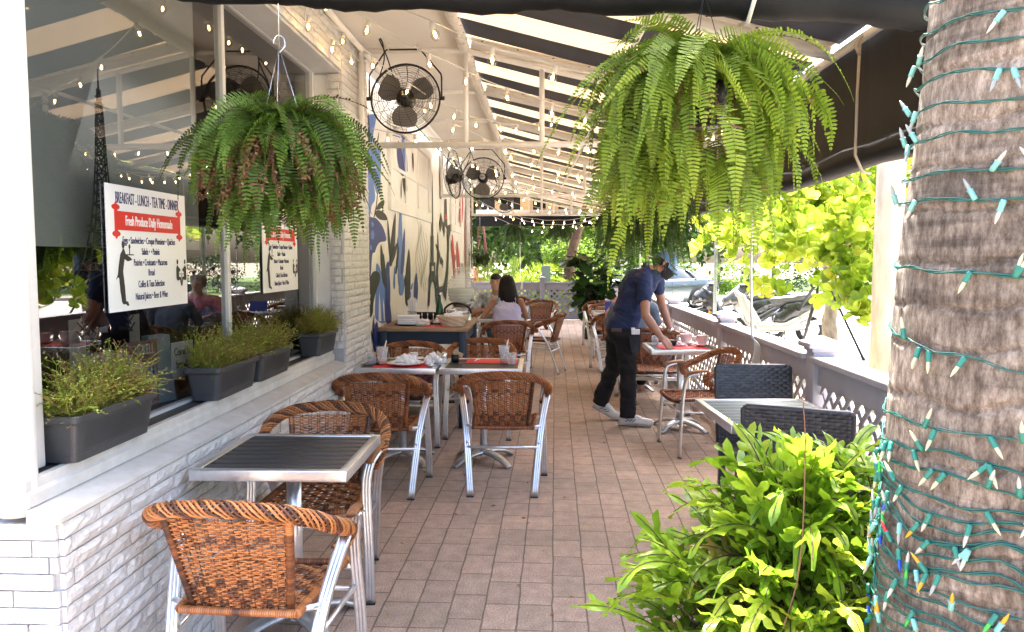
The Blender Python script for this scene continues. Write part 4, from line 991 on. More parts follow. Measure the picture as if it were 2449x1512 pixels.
planter(2.215, 2.71, 'nearest dark grey window planter with bushy yellow green herbs', 1, 1.35)
planter(3.24, 3.72, 'second dark grey window planter, herbs leaning against the mullion', 2, 1.)
planter(3.76, 4.24, 'third dark grey window planter, partly behind the second one', 3, 1.)
planter(4.77, 5.20, 'farthest dark grey window planter with a taller wispy herb by the pier', 4, 1.2)

# ================================================================ POSTERS, TOWER DECAL, MENUS INSIDE
M_poster = mat('poster_white', (.80, .81, .82), .5); M_ink = mat('poster_ink', (.025, .025, .10), .5); M_inkred = mat('poster_red', (.60, .02, .015), .5)
def poster(y0, label, w_=.61, z0=1.325, z1=1.787):
    h = z1-z0; t = thing('menu_poster', label, 'poster', (Xg+.006, y0+w_/2, z0)); 
    MB().box((0, -w_/2, 0), (.004, w_/2, h)).build('board', M_poster, t)
    TX = lambda y, z, d=.0046: frame((0, 1, 0), (0, 0, 1), (1, 0, 0), (d, y, z))
    rows = [('BREAKFAST - LUNCH - TEA TIME - DINNER', .895, .060, .425, M_ink, 0), ('Eggs \u2022 Sandwiches \u2022 Croque Monsieur \u2022 Quiches', .565, .037, .56, M_ink, 0), ('Salads \u2022  \u2022 Paninis', .475, .037, .54, M_ink, 0),
            ('Pastries \u2022 Croissants \u2022 Macarons', .385, .037, .54, M_ink, 0), ('Bread', .30, .037, .56, M_ink, 0), ('Coffes & Teas Selection', .205, .038, .56, M_ink, 0), ('Natural Juices \u2022 Beer & Wine', .105, .038, .56, M_ink, 0)]
    for s_, zz, sz, sx, m_, _ in rows: text(s_, sz, TX(0, zz*h), m_, t, 'lettering', sx)
    bn = MB(); X_ = .0046
    bn.box((X_, -w_*.40, h*.645), (X_+.001, w_*.40, h*.795))
    for sy in (-1, 1):
        y = sy*w_*.40; bn.box((X_, y-.010, h*.615), (X_+.0012, y+.010, h*.825))
        for zz in (.615, .825): bn.ell((X_+.0006, y, h*zz), (.001, .028, .011)); bn.ell((X_+.0006, y, h*(zz+(.018 if zz > .7 else -.018))), (.001, .008, .010))
    bn.build('banner', M_inkred, t); text('Fresh Produce Daily Homemade', .052, TX(0, h*.72, .0062), M_poster, t, 'banner_lettering', .53, bold=.0006)
    # silhouettes: waiter with tray, couple at a table
    wf = MB(); f = lambda pts, ox, oz, s2: [V((X_+.0003, ox+p[0]*s2, oz+p[1]*s2)) for p in pts]; ox, oz, s2 = -w_*.395, h*.055, .0022
    wf.prism(f([(12, 0), (20, 0), (24, -3), (30, -3), (26, 4), (20, 5), (18, 30), (14, 55), (18, 70), (20, 76), (30, 72), (44, 74), (40, 78), (24, 84), (20, 92), (16, 94), (14, 90), (8, 84), (2, 66), (-2, 50), (-8, 42), (-2, 46), (2, 44), (4, 24), (8, 4)], ox, oz, s2), (.001, 0, 0))
    wf.ell((X_+.0008, ox+17*s2, oz+100*s2), (.0008, 4.5*s2, 7*s2)); wf.box((X_, ox+24*s2, oz+82*s2), (X_+.001, ox+50*s2, oz+84*s2)); wf.box((X_, ox+36*s2, oz+84*s2), (X_+.001, ox+38*s2, oz+96*s2)); wf.ell((X_+.0008, ox+37*s2, oz+97*s2), (.0008, 3*s2, 4*s2))
    wf.build('silhouette', M_black, t)
    for mx, dx_ in ((1, 0), (-1, 0)):
        wf = MB()
        ox2 = w_*.40+(-14 if mx > 0 else 22)*s2*.9; g_ = lambda pts: [V((X_+.0003, ox2+mx*p[0]*s2, h*.17+p[1]*s2)) for p in pts]
        pp = g_([(0, 10), (10, 12), (14, 0), (18, 0), (14, 16), (6, 18), (6, 26), (12, 30), (10, 33), (5, 36), (0, 40), (-4, 34), (-4, 14)]); wf.prism(pp if mx > 0 else pp[::-1], (.001, 0, 0)); wf.ell((X_+.0008, ox2+1*mx*s2, h*.17+46*s2), (.0008, 3.4*s2, 5*s2))
        wf.build('silhouette', M_black, t)
    tb = MB(); ox2 = w_*.40+4*s2; tb.box((X_, ox2-9*s2, h*.17+22*s2), (X_+.0013, ox2+9*s2, h*.17+24*s2)); tb.box((X_, ox2-2*s2, h*.17), (X_+.0013, ox2+2*s2, h*.17+22*s2)); tb.build('table_drawing', MP['G'], t)
    return t
poster(2.70, 'larger looking white menu poster with red banner on the near window pane')
poster(4.235, 'white menu poster with red banner on the far window pane, partly behind the hanging fern')
# tower drawn on the inside of the pane (lattice of black strokes)
tw = MB(); zt, zb_ = 2.11, 1.50; yc = WX(245, 400, Xg).y; rs = random.Random(4); Xd = Xg-.004
def tw_w(z):
    k = (zt-z)/(zt-zb_); return .009+.024*k+.040*k*k+.055*k**5+.010*(k > .1)
def st_(a, b_, r=.0030): tw.tube([(Xd, yc+a[0], a[1]), (Xd, yc+b_[0], b_[1])], r, 4)
zz = zt; prev = None
st_((0, zt), (0, zt+.07), .0035); tw.box((Xd-.001, yc-.026, zt-.055), (Xd+.001, yc+.026, zt-.047)); tw.box((Xd-.001, yc-.022, zt-.03), (Xd+.001, yc+.022, zt-.024))
while zz > zb_:
    w_ = tw_w(zz); dz = .016+w_*.45; w2 = tw_w(zz-dz)
    for s2 in (-1, 1):
        for k_ in range(2): st_((s2*w_*(1-k_*.35)+rs.uniform(-.002, .002), zz), (s2*w2*(1-k_*.35), zz-dz), .003)
    st_((-w_, zz), (w2, zz-dz)); st_((w_, zz), (-w2, zz-dz)); st_((-w_, zz), (w_, zz)); st_((-w_*.5, zz), (w2*.2, zz-dz)); st_((w_*.5, zz), (-w2*.2, zz-dz)); zz -= dz
for q in (1.50, 1.63): 
    w_ = tw_w(q)+.02; tw.box((Xd-.001, yc-w_, q), (Xd+.001, yc+w_, q+.004)); tw.box((Xd-.001, yc-w_, q-.022), (Xd+.001, yc+w_, q-.018))
for s2 in (-1, 1):
    for k_ in range(9): st_((s2*(.085+k_*.005), 1.50-k_*.028), (s2*(.11+k_*.007), 1.47-k_*.028), .004); st_((s2*(.13+k_*.007), 1.50-k_*.028), (s2*(.09+k_*.007), 1.47-k_*.028), .003)
tag(tw.build('tower_drawing', M_black), 'black ink drawing of a tall iron lattice tower on the near window pane', 'drawing')
# counter inside with menus, magazines, little pot
ct = MB(); ct.rbox((-2.3, 2.46, .80), (-1.71, 5.10, .84), .004); tag(ct.build('window_counter', mat('counter_wood', (.15, .08, .04), .4, col2=(.08, .045, .025), vs=5, stretch=(6, .6, 1))), 'brown wooden counter running along the inside of the window', 'counter')
def card(x, y, z, w_, h, rz, label, m, txt=(), cat='menu', name='menu_stand', tilt=0):
    t = thing(name, label, cat, (x, y, z), R(rz)); MB().box((0, -w_/2, 0), (.004, w_/2, h)).build('card', m, t)
    for s_, zz, sz, m_ in txt: text(s_, sz, frame((0, 1, 0), (0, 0, 1), (1, 0, 0), (.0048, 0, zz*h)), m_, t, 'lettering', .7)
    return t
M_card = mat('pale_card', (.5, .5, .5), .5); M_dk = MATS['mural_paint_black']
PHM = [mat('photo_print_blue', (.18, .30, .42), .4), mat('photo_print_yellow', (.45, .42, .2), .4)]
M_mag = mat('magazine_cover', (.22, .11, .08), .35, col2=(.30, .20, .17), vs=6); M_magp = mat('magazine_pages', (.30, .36, .38), .5)
for (u, v0, v1, w_, lb) in ((185, 763, 838, .11, 'pale menu card standing nearest the corner column'), (322, 752, 830, .09, 'narrow menu card standing behind the succulent pot')):
    p = WX(u, v1, -1.92); h = abs(WX(u, v0, -1.92).z-p.z); c_ = card(-1.92, p.y, .841, w_, max(.15, h+p.z-.841), 0, lb, M_card, ())
    for k_ in range(8): o = MB().box((.0045, -w_*.36, 0), (.0052, w_*(.1+.25*rnd(0, 1)), .003)).build('printed_line', M_dk, c_); o.location = (0, 0, .03+k_*.013)
p = WX(253, 800, -2.0); c_ = card(-2.0, p.y, .841, .14, .10, 0, 'wide low notice card standing on the counter', M_card)
for k_ in range(4): o = MB().box((.0045, -.05, 0), (.0052, .03+.02*rnd(0, 1), .005)).build('printed_line', M_dk, c_); o.location = (0, 0, .03+k_*.013)
def succ(x, y, z):
    t = at_thing('succulent_pot', 'small white pot with a dark rosette succulent on the counter', 'plant pot', x, y, z)
    MB().lathe([(0, .001), (.026, .001), (.032, .06), (.028, .06), (.0001, .05)], 20).build('pot', M_porc, t); b_ = MB()
    for k_ in range(22): a = k_*2.4; r = .008+k_*.0012; b_.prism([(0, 0, .05), (math.cos(a+.25)*r, math.sin(a+.25)*r, .065), (math.cos(a)*r*1.7, math.sin(a)*r*1.7, .088-k_*.0007), (math.cos(a-.25)*r, math.sin(a-.25)*r, .065)], (0, 0, .002))
    b_.build('rosette', mat('succulent_green', (.02, .06, .035), .5), t)
p = WX(300, 820, -1.85); succ(-1.85, p.y, .841)
for i, (y, w_, h, rz, tt, lb) in enumerate(((2.93, .21, .27, -14, 'BRICKELL', 'leaning brown magazine lowest behind the nearest planter'), (3.13, .19, .285, -10, 'BRICKELL', 'upright brown magazine with rows of fashion photos'))):
    t = thing('magazine', lb, 'magazine', (-1.66, y, .894), R(rz)); MB().box((0, -w_/2, 0), (.006, w_/2, h)).build('cover', M_mag, t)
    MB().box((-.012, -w_/2+.003, .002), (-.0005, w_/2-.003, h-.004)).build('pages', M_magp, t)
    text(tt, .062, frame((0, 1, 0), (0, 0, 1), (1, 0, 0), (.0068, 0, h*.86)), M_card, t, 'lettering', .56)
    for r_ in range(2):
        for c_ in range(4):
            o = MB().box((.0065, -.017, 0), (.0075, .017, .058)).build('photo', PHM[(c_*3+r_) % 4 == 3], t); o.location = (0, -w_*.36+c_*w_*.235, h*(.42-.27*r_)); o.rotation_euler = (rnd(-.12, .12), 0, 0)
            f_ = MB().box((.0077, -.006, .01), (.0084, .006, .045)).ell((.008, 0, .05), (.0008, .005, .006)).build('figure', MATS['menu_blue'] if c_ % 2 else M_dk, o)
t = thing('magazine', 'curved stack of grey blue magazines slumped against the glass', 'magazine', (-1.655, 3.245, .894), R(-16)); 
for k_ in range(6):
    b_ = MB(); pts = [V((-.012*k_-.05*math.sin(z*5)*.5, z*.0, z)) for z in (0, .06, .12, .18, .24, .29)]; vs = []; 
    for p_ in pts: vs += [p_+V((0, -.01+k_*.004, 0)), p_+V((0, .11+k_*.004, 0))]
    b_.add(vs, [(2*i, 2*i+1, 2*i+3, 2*i+2) for i in range(5)], sm=True); b_.build('leaf_bundle', M_magp, t)
t = card(-1.63, 3.43, .985, .16, .16, -8, 'white card with black handwriting style words behind the second planter', M_poster, (('Come to', .72, .05, M_black), ('brands.', .36, .05, M_black)), 'notice', 'notice_card')
# ================================================================ FANS
def fan(name, label, x, y, z, r, rz=0, tilt=-6, badge='#', grp='black cage fans under the awning', htop=None, dark=True):
    t = thing(name, label, 'fan', (x, y, z), R(rz), grp); T = Matrix.Rotation(R(tilt), 4, 'X')
    cg = MB(); n = 40
    for i in range(13):
        q = i/12.; rr = .045+(r-.045)*q; d = -.085*math.sqrt(max(0, 1-(q**2.6)))-.012
        cg.tube([(math.cos(2*PI*k/n)*rr, d, math.sin(2*PI*k/n)*rr) for k in range(n+1)], .0013, 4, cap=False, X=T)
        if i % 2 == 0: cg.tube([(math.cos(2*PI*k/n)*rr, .07*math.sqrt(max(0, 1-q**2.6))+.012, math.sin(2*PI*k/n)*rr) for k in range(n+1)], .0013, 4, cap=False, X=T)
    for k in range(16):
        a = 2*PI*k/16; pts = []
        for i in range(9): q = i/8.; rr = .03+(r-.03)*q; a2 = a+.35*q; pts.append((math.cos(a2)*rr, -.085*math.sqrt(max(0, 1-q**2.6))-.013, math.sin(a2)*rr))
        cg.tube(pts, .0016, 4, X=T)
        pts = [(math.cos(a)*(.03+(r-.03)*i/5.), .07*math.sqrt(max(0, 1-(i/5.)**2.6))+.013, math.sin(a)*(.03+(r-.03)*i/5.)) for i in range(6)]; cg.tube(pts, .0016, 4, X=T)
    cg.tube([(math.cos(2*PI*k/n)*(r+.004), 0, math.sin(2*PI*k/n)*(r+.004)) for k in range(n+1)], .0075, 6, cap=False, X=T, up=V((0, 1, 0)))
    cg.build('cage', M_blackm, t)
    bl = MB()
    for k in range(3):
        a0 = k*2*PI/3+.5; rows = []
        for i in range(6):
            q = i/5.; rr = .045+(r*.86-.045)*q; w_ = .5+.62*math.sin(PI*min(1, q*.8+.15)); rows.append([(math.cos(a0+w_*s)*rr, -.01+.035*s, math.sin(a0+w_*s)*rr) for s in (-.6, -.2, .2, .6)])
        vs = [p for r_ in rows for p in r_]; bl.add(vs, [(i*4+j, i*4+j+1, i*4+5+j, i*4+4+j) for i in range(5) for j in range(3)], sm=True, X=T)
    bl.build('blades', MATS['fan_blade'], t)
    MB().lathe([(.0001, -.05), (.05, -.05), (.065, -.02), (.065, .06), (.05, .09), (.0001, .10)], 20, X=T @ Matrix.Rotation(-PI/2, 4, 'X')).build('motor', M_blackm, t)
    bd = MB(); bd.lathe([(.0001, .118), (.030, .115), (.036, .105), (.036, .09)], 24, X=T @ Matrix.Rotation(PI/2, 4, 'X')); bd.build('hub_badge', MATS['fan_badge'] if badge == 'A' else M_blackm, t)
    text({'A': 'Maxx', 'B': 'S'}.get(badge, 'S'), .026 if badge == 'A' else .04, T @ frame((1, 0, 0), (0, 0, 1), (0, -1, 0), (0, -.1195, 0)), M_card if badge != 'A' else M_black, t, 'badge_lettering', .8)
    ht = (htop if htop else r+.10); yk = MB(); w_ = r+.016
    yk.tube(spline([(-w_, 0, 0), (-w_, 0, ht*.42), (-w_*.98, 0, ht*.50)], 2)+[V((-w_*.52, 0, ht)), V((w_*.42, 0, ht)), V((w_*.98, 0, ht*.50)), V((w_, 0, ht*.42)), V((w_, 0, 0))], .006, 8)
    for s in (-1, 1): yk.cyl((s*(w_-.012), 0, 0), (s*(w_+.02), 0, 0), .014, n=12)
    yk.build('yoke', M_blackm, t)
    hk = MB()
    for xx in (-w_*.45, w_*.35): hk.tube([(xx, -.03, ht), (xx, .012, ht-.012), (xx, .03, ht+.02), (xx, 0, ht+.045), (xx, -.03, ht+.02), (xx, -.028, ht-.004)], .0035, 6)
    hk.build('cable_tie', M_white, t)
    if rz == 0:
        pc = MB(); pc.tube(spline([(-.02, .08, .05), (-.10, .12, ht*.5), (-w_*.55, .06, ht*.9), (-w_*.75, .03, ht+.09), (-w_*.62, .0, ht*1.14), (-w_*.60, .02, ht*.8), (-w_*.8, .05, ht*.4)], 5), .005, 6); pc.build('power_cord', M_blackm, t)
    return t
mat('fan_blade', (.13, .13, .135), .35, metal=.3); mat('fan_badge', (.35, .36, .38), .4)
p = WY(970, 236, 5.48); fan('cage_fan', 'nearest and largest black cage fan hanging from the first truss', p.x, 5.48, p.z, .238, badge='B', htop=3.0-p.z-.03)
p = WY(1155, 427, 9.95); fan('cage_fan', 'black cage fan with a grey round badge hanging from the second truss', p.x, 9.95, p.z, .262, badge='A')
p = WY(1085, 427, 9.6); fan('cage_fan', 'black cage fan turned sideways beside the mural', p.x, 9.6, p.z, .24, rz=78, badge='')
p = WY(1206, 480, 14.4); fan('cage_fan', 'farthest small black cage fan hanging from the third truss', p.x, 14.4, p.z, .22, badge='')

# ================================================================ STRING LIGHTS
def emis_mat(name, col, st):
    m = bpy.data.materials.new(name); m.use_nodes = True; b = m.node_tree.nodes['Principled BSDF']; b.inputs['Base Color'].default_value = col+(1,)
    b.inputs['Emission Color'].default_value = col+(1,); b.inputs['Emission Strength'].default_value = st; return m
M_fil = emis_mat('glowing_filament', (1, .62, .22), 14.)
M_bulb = glassy('bulb_glass', (.97, .93, .86), .10)
bm_ = MB().lathe([(.0001, -.066), (.010, -.064), (.019, -.052), (.0215, -.040), (.019, -.026), (.011, -.014), (.010, -.004)], 14); bm_.ell((0, 0, -.036), (.0065, .0065, .012), m=1, n=8, k=6); bm_.cyl((0, 0, -.024), (0, 0, -.004), .003, n=5, m=0)
_bo = bm_.build('bulb', [M_bulb, M_fil]); BULB = _bo.data; bpy.data.objects.remove(_bo)
_so = MB().lathe([(.0001, .022), (.010, .020), (.0125, .008), (.0135, -.010), (.011, -.012)], 12).build('socket', M_white); SOCK = _so.data; bpy.data.objects.remove(_so)
random.seed(12)
def strand(a, b, sag, n, label):
    a, b = V(a), V(b); pts = []
    for i in range(33):
        t_ = i/32; p = a.lerp(b, t_); p.z -= sag*4*t_*(1-t_)+.006*math.sin(t_*40); pts.append(p)
    t = thing('festoon_light', label, 'string lights', a, 0, 'festoon bulb strings across the awning')
    MB().tube([p-a for p in pts], .0034, 5).build('cable', M_white, t)
    for i in range(n):
        t_ = (i+.5)/n*.98+rnd(-.012, .012); k = min(31, int(t_*32)); p = pts[k].lerp(pts[k+1], t_*32-k)-a
        bo = link('bulb', BULB, t, p+V((0, 0, -.022))); bo.rotation_euler = (rnd(-.3, .3), rnd(-.3, .3), 0); so_ = link('socket', SOCK, bo, (0, 0, 0))
L_ = [((-1.27, 3.12, 2.90), (-1.27, 5.5, 2.90), .06, 5, 'string of bulbs running along the pipe beside the window brickwork'),
      ((-1.2, 3.35, 2.93), (1.42, 4.1, 2.50), .30, 9, 'bulb string nearest the front, crossing just behind the black roll'),
      ((-1.25, 4.0, 2.95), (1.42, 5.5, 2.46), .26, 11, 'bulb string crossing in front of the nearest fan'),
      ((-1.28, 4.6, 2.95), (.2, 7.3, 2.85), .30, 10, 'bulb string falling from the wall pipe past the nearest fan'),
      ((-1.28, 5.9, 2.5), (1.40, 5.7, 2.46), .12, 12, 'bulb string hanging just behind the first truss'),
      ((-1.28, 5.9, 2.95), (1.40, 8.2, 2.46), .34, 12, 'bulb string in the bay behind the first truss, sloping to the street'),
      ((-1.28, 8.6, 2.8), (1.40, 7.3, 2.46), .26, 12, 'bulb string in the middle of the second bay'),
      ((-1.28, 9.0, 2.9), (1.40, 10.0, 2.46), .28, 12, 'bulb string in front of the second truss and its fan'),
      ((-1.28, 10.3, 2.7), (1.40, 10.4, 2.44), .16, 13, 'bulb string just behind the second truss'),
      ((-1.28, 10.6, 2.9), (1.40, 12.8, 2.44), .32, 12, 'bulb string sloping across the third bay'),
      ((-1.28, 13.2, 2.8), (1.40, 12.0, 2.44), .30, 12, 'bulb string crossing the third bay the other way'),
      ((-1.28, 14.4, 2.6), (1.40, 14.9, 2.44), .28, 13, 'bulb string at the third truss'),
      ((-1.28, 15.8, 2.7), (1.40, 16.6, 2.44), .34, 13, 'bulb string in the last bay before the striped gable'),
      ((-1.2, 18.4, 2.55), (1.30, 18.5, 2.5), .34, 9, 'farthest drooping bulb string across the black end valance')]
for a in L_: strand(*a)

# ================================================================ FERNS
def fern_mat(name, cols, transl=.4): return mat(name, cols[0], .5, tint=cols, transl=transl, spec=.3)
M_fernA = fern_mat('fern_bright', [(.20, .12, .04), (.09, .14, .015), (.15, .23, .022), (.23, .33, .03), (.36, .44, .055)])
M_fernB = fern_mat('fern_mixed', [(.20, .09, .035), (.05, .09, .015), (.08, .15, .02), (.12, .22, .03), (.22, .32, .05)])
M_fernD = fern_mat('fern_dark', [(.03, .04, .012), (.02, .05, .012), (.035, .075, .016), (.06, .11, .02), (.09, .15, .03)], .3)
def frond(mb, O, az, el, L, wl, droop, rs, tc, pitch=.012, curl=.0):
    n = max(6, int(L/.035)); p = V(O); pts = [p.copy()]; dirs = []
    e = el
    for i in range(n):
        e2 = max(-PI/2+.04, e); d = V((math.cos(az)*math.cos(e2), math.sin(az)*math.cos(e2), math.sin(e2))); dirs.append(d); p = p+d*(L/n); pts.append(p.copy()); e -= droop/n*(1.9-1.5*i/n)+rs.uniform(-.09, .09); az += curl/n+rs.uniform(-.09, .09)
    dirs.append(dirs[-1])
    mb.tube(pts, [.0022*(1-.7*i/n) for i in range(n+1)], 3, t=min(1, max(0, tc-.25)), cap=False)
    side0 = V((-math.sin(az), math.cos(az), 0)); m = int(L/pitch); brown = rs.random() < .014
    tw0 = rs.uniform(-1., 1.); cut = rs.uniform(.72, 1.) if rs.random() < .25 else 1.; m = int(m*cut)
    for i in range(2, m):
        s = i/m; k = min(n-1, int(s*n)); P_ = pts[k].lerp(pts[k+1], s*n-k); d = dirs[k]
        sd_ = (side0-d*side0.dot(d)).normalized(); up = sd_.cross(d)
        tw = tw0+.5*s; sd2 = sd_*math.cos(tw)+up*math.sin(tw); up2 = sd2.cross(d)
        ll = wl*min(1, .45+s*3)*(1 if s < .55 else max(.12, 1-((s-.55)/.45)**1.3))
        for sg in (-1, 1):
            if rs.random() < .03: continue
            a = sd2*sg*math.cos(.22)+d*math.sin(.22)+up2*rs.uniform(-.25, .08); a.normalize(); w_ = d*(pitch*.47)
            t_ = 0. if (brown or (rs.random() < .012)) else min(1, max(.05, tc+rs.uniform(-.1, .1)+(.08 if s > .7 else 0)))
            mb.add([P_-w_*.6, P_+w_*.7, P_+a*ll*.75+w_*.8, P_+a*ll, P_+a*ll*.72-w_*.7], [(0, 1, 2, 3, 4)], t=t_)
def hanging_fern(label, c, n, L0, L1, wl, m, seed, up=.8, dead=0, rope_to=None, tc0=.55, pot=True, cat='hanging plant', grp='hanging ferns', pitch=.012, rad=.07, bias=None, droopm=1.):
    rs = random.Random(seed); t = thing('hanging_fern', label, cat, c, 0, grp); mb = MB()
    for i in range(n):
        az = rs.uniform(0, 2*PI); k = rs.random(); low = rs.random()
        if bias and rs.random() < .3: az = bias+rs.uniform(-.9, .9)
        el = rs.uniform(up*.2, up*.75) if k > .5 else rs.uniform(up*.6, 1.45); L = rs.uniform(L0, L1)*(1 if el < 1.05 else rs.uniform(.45, .8)); L *= rs.choice([1, 1, .8])
        if low < .5 and rad > .06:
            zz_ = -rs.random()*L1*.42; rr_ = L1*.27*math.sqrt(max(.05, 1-(zz_/(L1*.5))**2))*rs.uniform(.5, 1.); O = (math.cos(az)*rr_, math.sin(az)*rr_, zz_); el = rs.uniform(-.5, .75); L *= rs.uniform(.45, .75)
        else:
            O = (math.cos(az)*rs.uniform(.0, rad), math.sin(az)*rs.uniform(0, rad), rs.uniform(-.02, .05)); L *= rs.choice([1, .9, .7])
        az += rs.uniform(-.5, .5)
        tc = min(1, max(.1, tc0+rs.uniform(-.28, .28)+.18*noise.noise(V((az, k*3, seed)))))
        frond(mb, O, az, el, L, wl*rs.uniform(.55, 1.12), (el+PI/2*(rs.uniform(.45 if low >= .5 else .75, 1.1) if el < 1.05 else rs.uniform(.3, 1.)))*droopm*(1 if el < 1.05 else .8), rs, tc, pitch, rs.uniform(-.9, .9))
    mb.build('fronds', m, t)
    if dead:
        db = MB()
        for i in range(dead):
            az = rs.uniform(0, 6.3); p = V((math.cos(az)*.08, math.sin(az)*.08, 0)); d = V((math.cos(az)*.8, math.sin(az)*.8, rs.uniform(-.2, .6))); pts = [p.copy()]
            for k in range(9): d = (d+V((rs.uniform(-.2, .2), rs.uniform(-.2, .2), -.32))).normalized(); p = p+d*rs.uniform(.03, .05); pts.append(p.copy())
            db.tube(pts, .0013, 3, t=rs.random(), cap=False)
            for k in range(2, 9):
                for q in range(5): a = V((rs.uniform(-1, 1), rs.uniform(-1, 1), rs.uniform(-1, .3))).normalized()*rs.uniform(.010, .024); w2 = a.orthogonal().normalized()*.0055; B_ = pts[k]+V((0, 0, rs.uniform(-.015, .015))); db.add([B_, B_+a*.5+w2, B_+a, B_+a*.5-w2], [(0, 1, 2, 3)], t=rs.random())
        db.build('withered_fronds', mat('withered_frond', (.2, .1, .05), .8, tint=[(.08, .04, .018), (.16, .08, .035), (.26, .15, .07), (.05, .03, .015)], transl=.2) if 'withered_frond' not in MATS else MATS['withered_frond'], t)
    if pot:
        MB().lathe([(.0001, -.15), (.07, -.15), (.10, -.02), (.105, 0), (.095, 0), (.0001, -.02)], 20).build('basket_pot', M_blackm, t)
    if rope_to:
        r_ = MB(); q = V(rope_to)-V(c)
        for k in range(3): a = k*2.1; r_.tube([(math.cos(a)*.1, math.sin(a)*.1, 0), (0, 0, .34)], .0016, 5)
        r_.tube([(0, 0, .34), q], .0022, 5); r_.tube(spline([(0, 0, .32), (.022, 0, .345), (.018, 0, .375), (-.004, 0, .385), (-.018, 0, .37), (-.02, 0, .355)], 4), .003, 6)
        r_.build('hanger', M_steel if rope_to[2] > 2.8 else M_blackm, t)
    return t
c = WY(672, 330, 2.98); hanging_fern('hanging fern with withered brown fronds in front of the window', c, 480, .30, .63, .036, M_fernB, 21, 1.15, 170, (c.x, 2.98, 3.05), .55)
c = WY(1680, 205, 2.92); hanging_fern('largest bright green hanging fern under the front of the awning on the street side', c, 540, .44, .80, .044, M_fernA, 5, 1.35, 14, (c.x, 3.05, 2.75), .60, bias=PI, pitch=.013)
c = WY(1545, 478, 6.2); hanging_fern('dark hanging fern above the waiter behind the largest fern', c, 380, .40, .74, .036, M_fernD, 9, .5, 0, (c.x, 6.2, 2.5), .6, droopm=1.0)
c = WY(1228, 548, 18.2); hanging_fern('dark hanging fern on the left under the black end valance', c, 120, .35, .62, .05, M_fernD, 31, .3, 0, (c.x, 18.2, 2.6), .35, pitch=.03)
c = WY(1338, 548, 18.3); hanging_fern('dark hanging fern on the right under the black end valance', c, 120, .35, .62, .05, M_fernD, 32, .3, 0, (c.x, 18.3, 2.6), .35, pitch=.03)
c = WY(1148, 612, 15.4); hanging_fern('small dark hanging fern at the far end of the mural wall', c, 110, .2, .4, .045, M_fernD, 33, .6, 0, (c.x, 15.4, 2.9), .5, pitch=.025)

# ================================================================ PALM TRUNK WITH WOUND LIGHTS
PX, PY = .955, 1.52
def prad(z): 
    k = [( -.1, .30), (.6, .275), (.9, .262), (1.2, .256), (1.45, .248), (1.62, .240), (1.8, .224), (2.0, .208), (2.3, .19), (5.5, .16)]
    for a, b in zip(k, k[1:]):
        if z <= b[0]: t_ = (z-a[0])/(b[0]-a[0]); return a[1]+(b[1]-a[1])*t_
    return .15
palm = thing('palm_tree', 'thick fibrous grey palm trunk wound with green wire lights at the right edge', 'palm', (PX, PY, -.1))
tb = MB(); nz = 620; n = 120; vs = []; zz = -.1; zs = []
while zz < 3.4: zs.append(zz); zz += .0075
for z in zs:
    ph = z/.085+.8*noise.noise(V((0, 0, z*4))); rg = abs((ph % 1)-.5)*2
    for j in range(n):
        a = 2*PI*j/n; f = noise.noise(V((math.cos(a)*22, math.sin(a)*22, z*7)))*.0028+noise.noise(V((math.cos(a)*50, math.sin(a)*50, z*14)))*.0018+noise.noise(V((math.cos(a)*2, math.sin(a)*2, z*2)))*.008
        ring = -.006*(1 if ((ph+.25*math.sin(a*2+1)+.2*noise.noise(V((math.cos(a)*2, math.sin(a)*2, z))))%1) > .90 else 0)
        r = prad(z)+f+ring; vs.append((math.cos(a)*r, math.sin(a)*r, z+.1))
tb.add(vs, [(i*n+j, i*n+(j+1) % n, (i+1)*n+(j+1) % n, (i+1)*n+j) for i in range(len(zs)-1) for j in range(n)], sm=True)
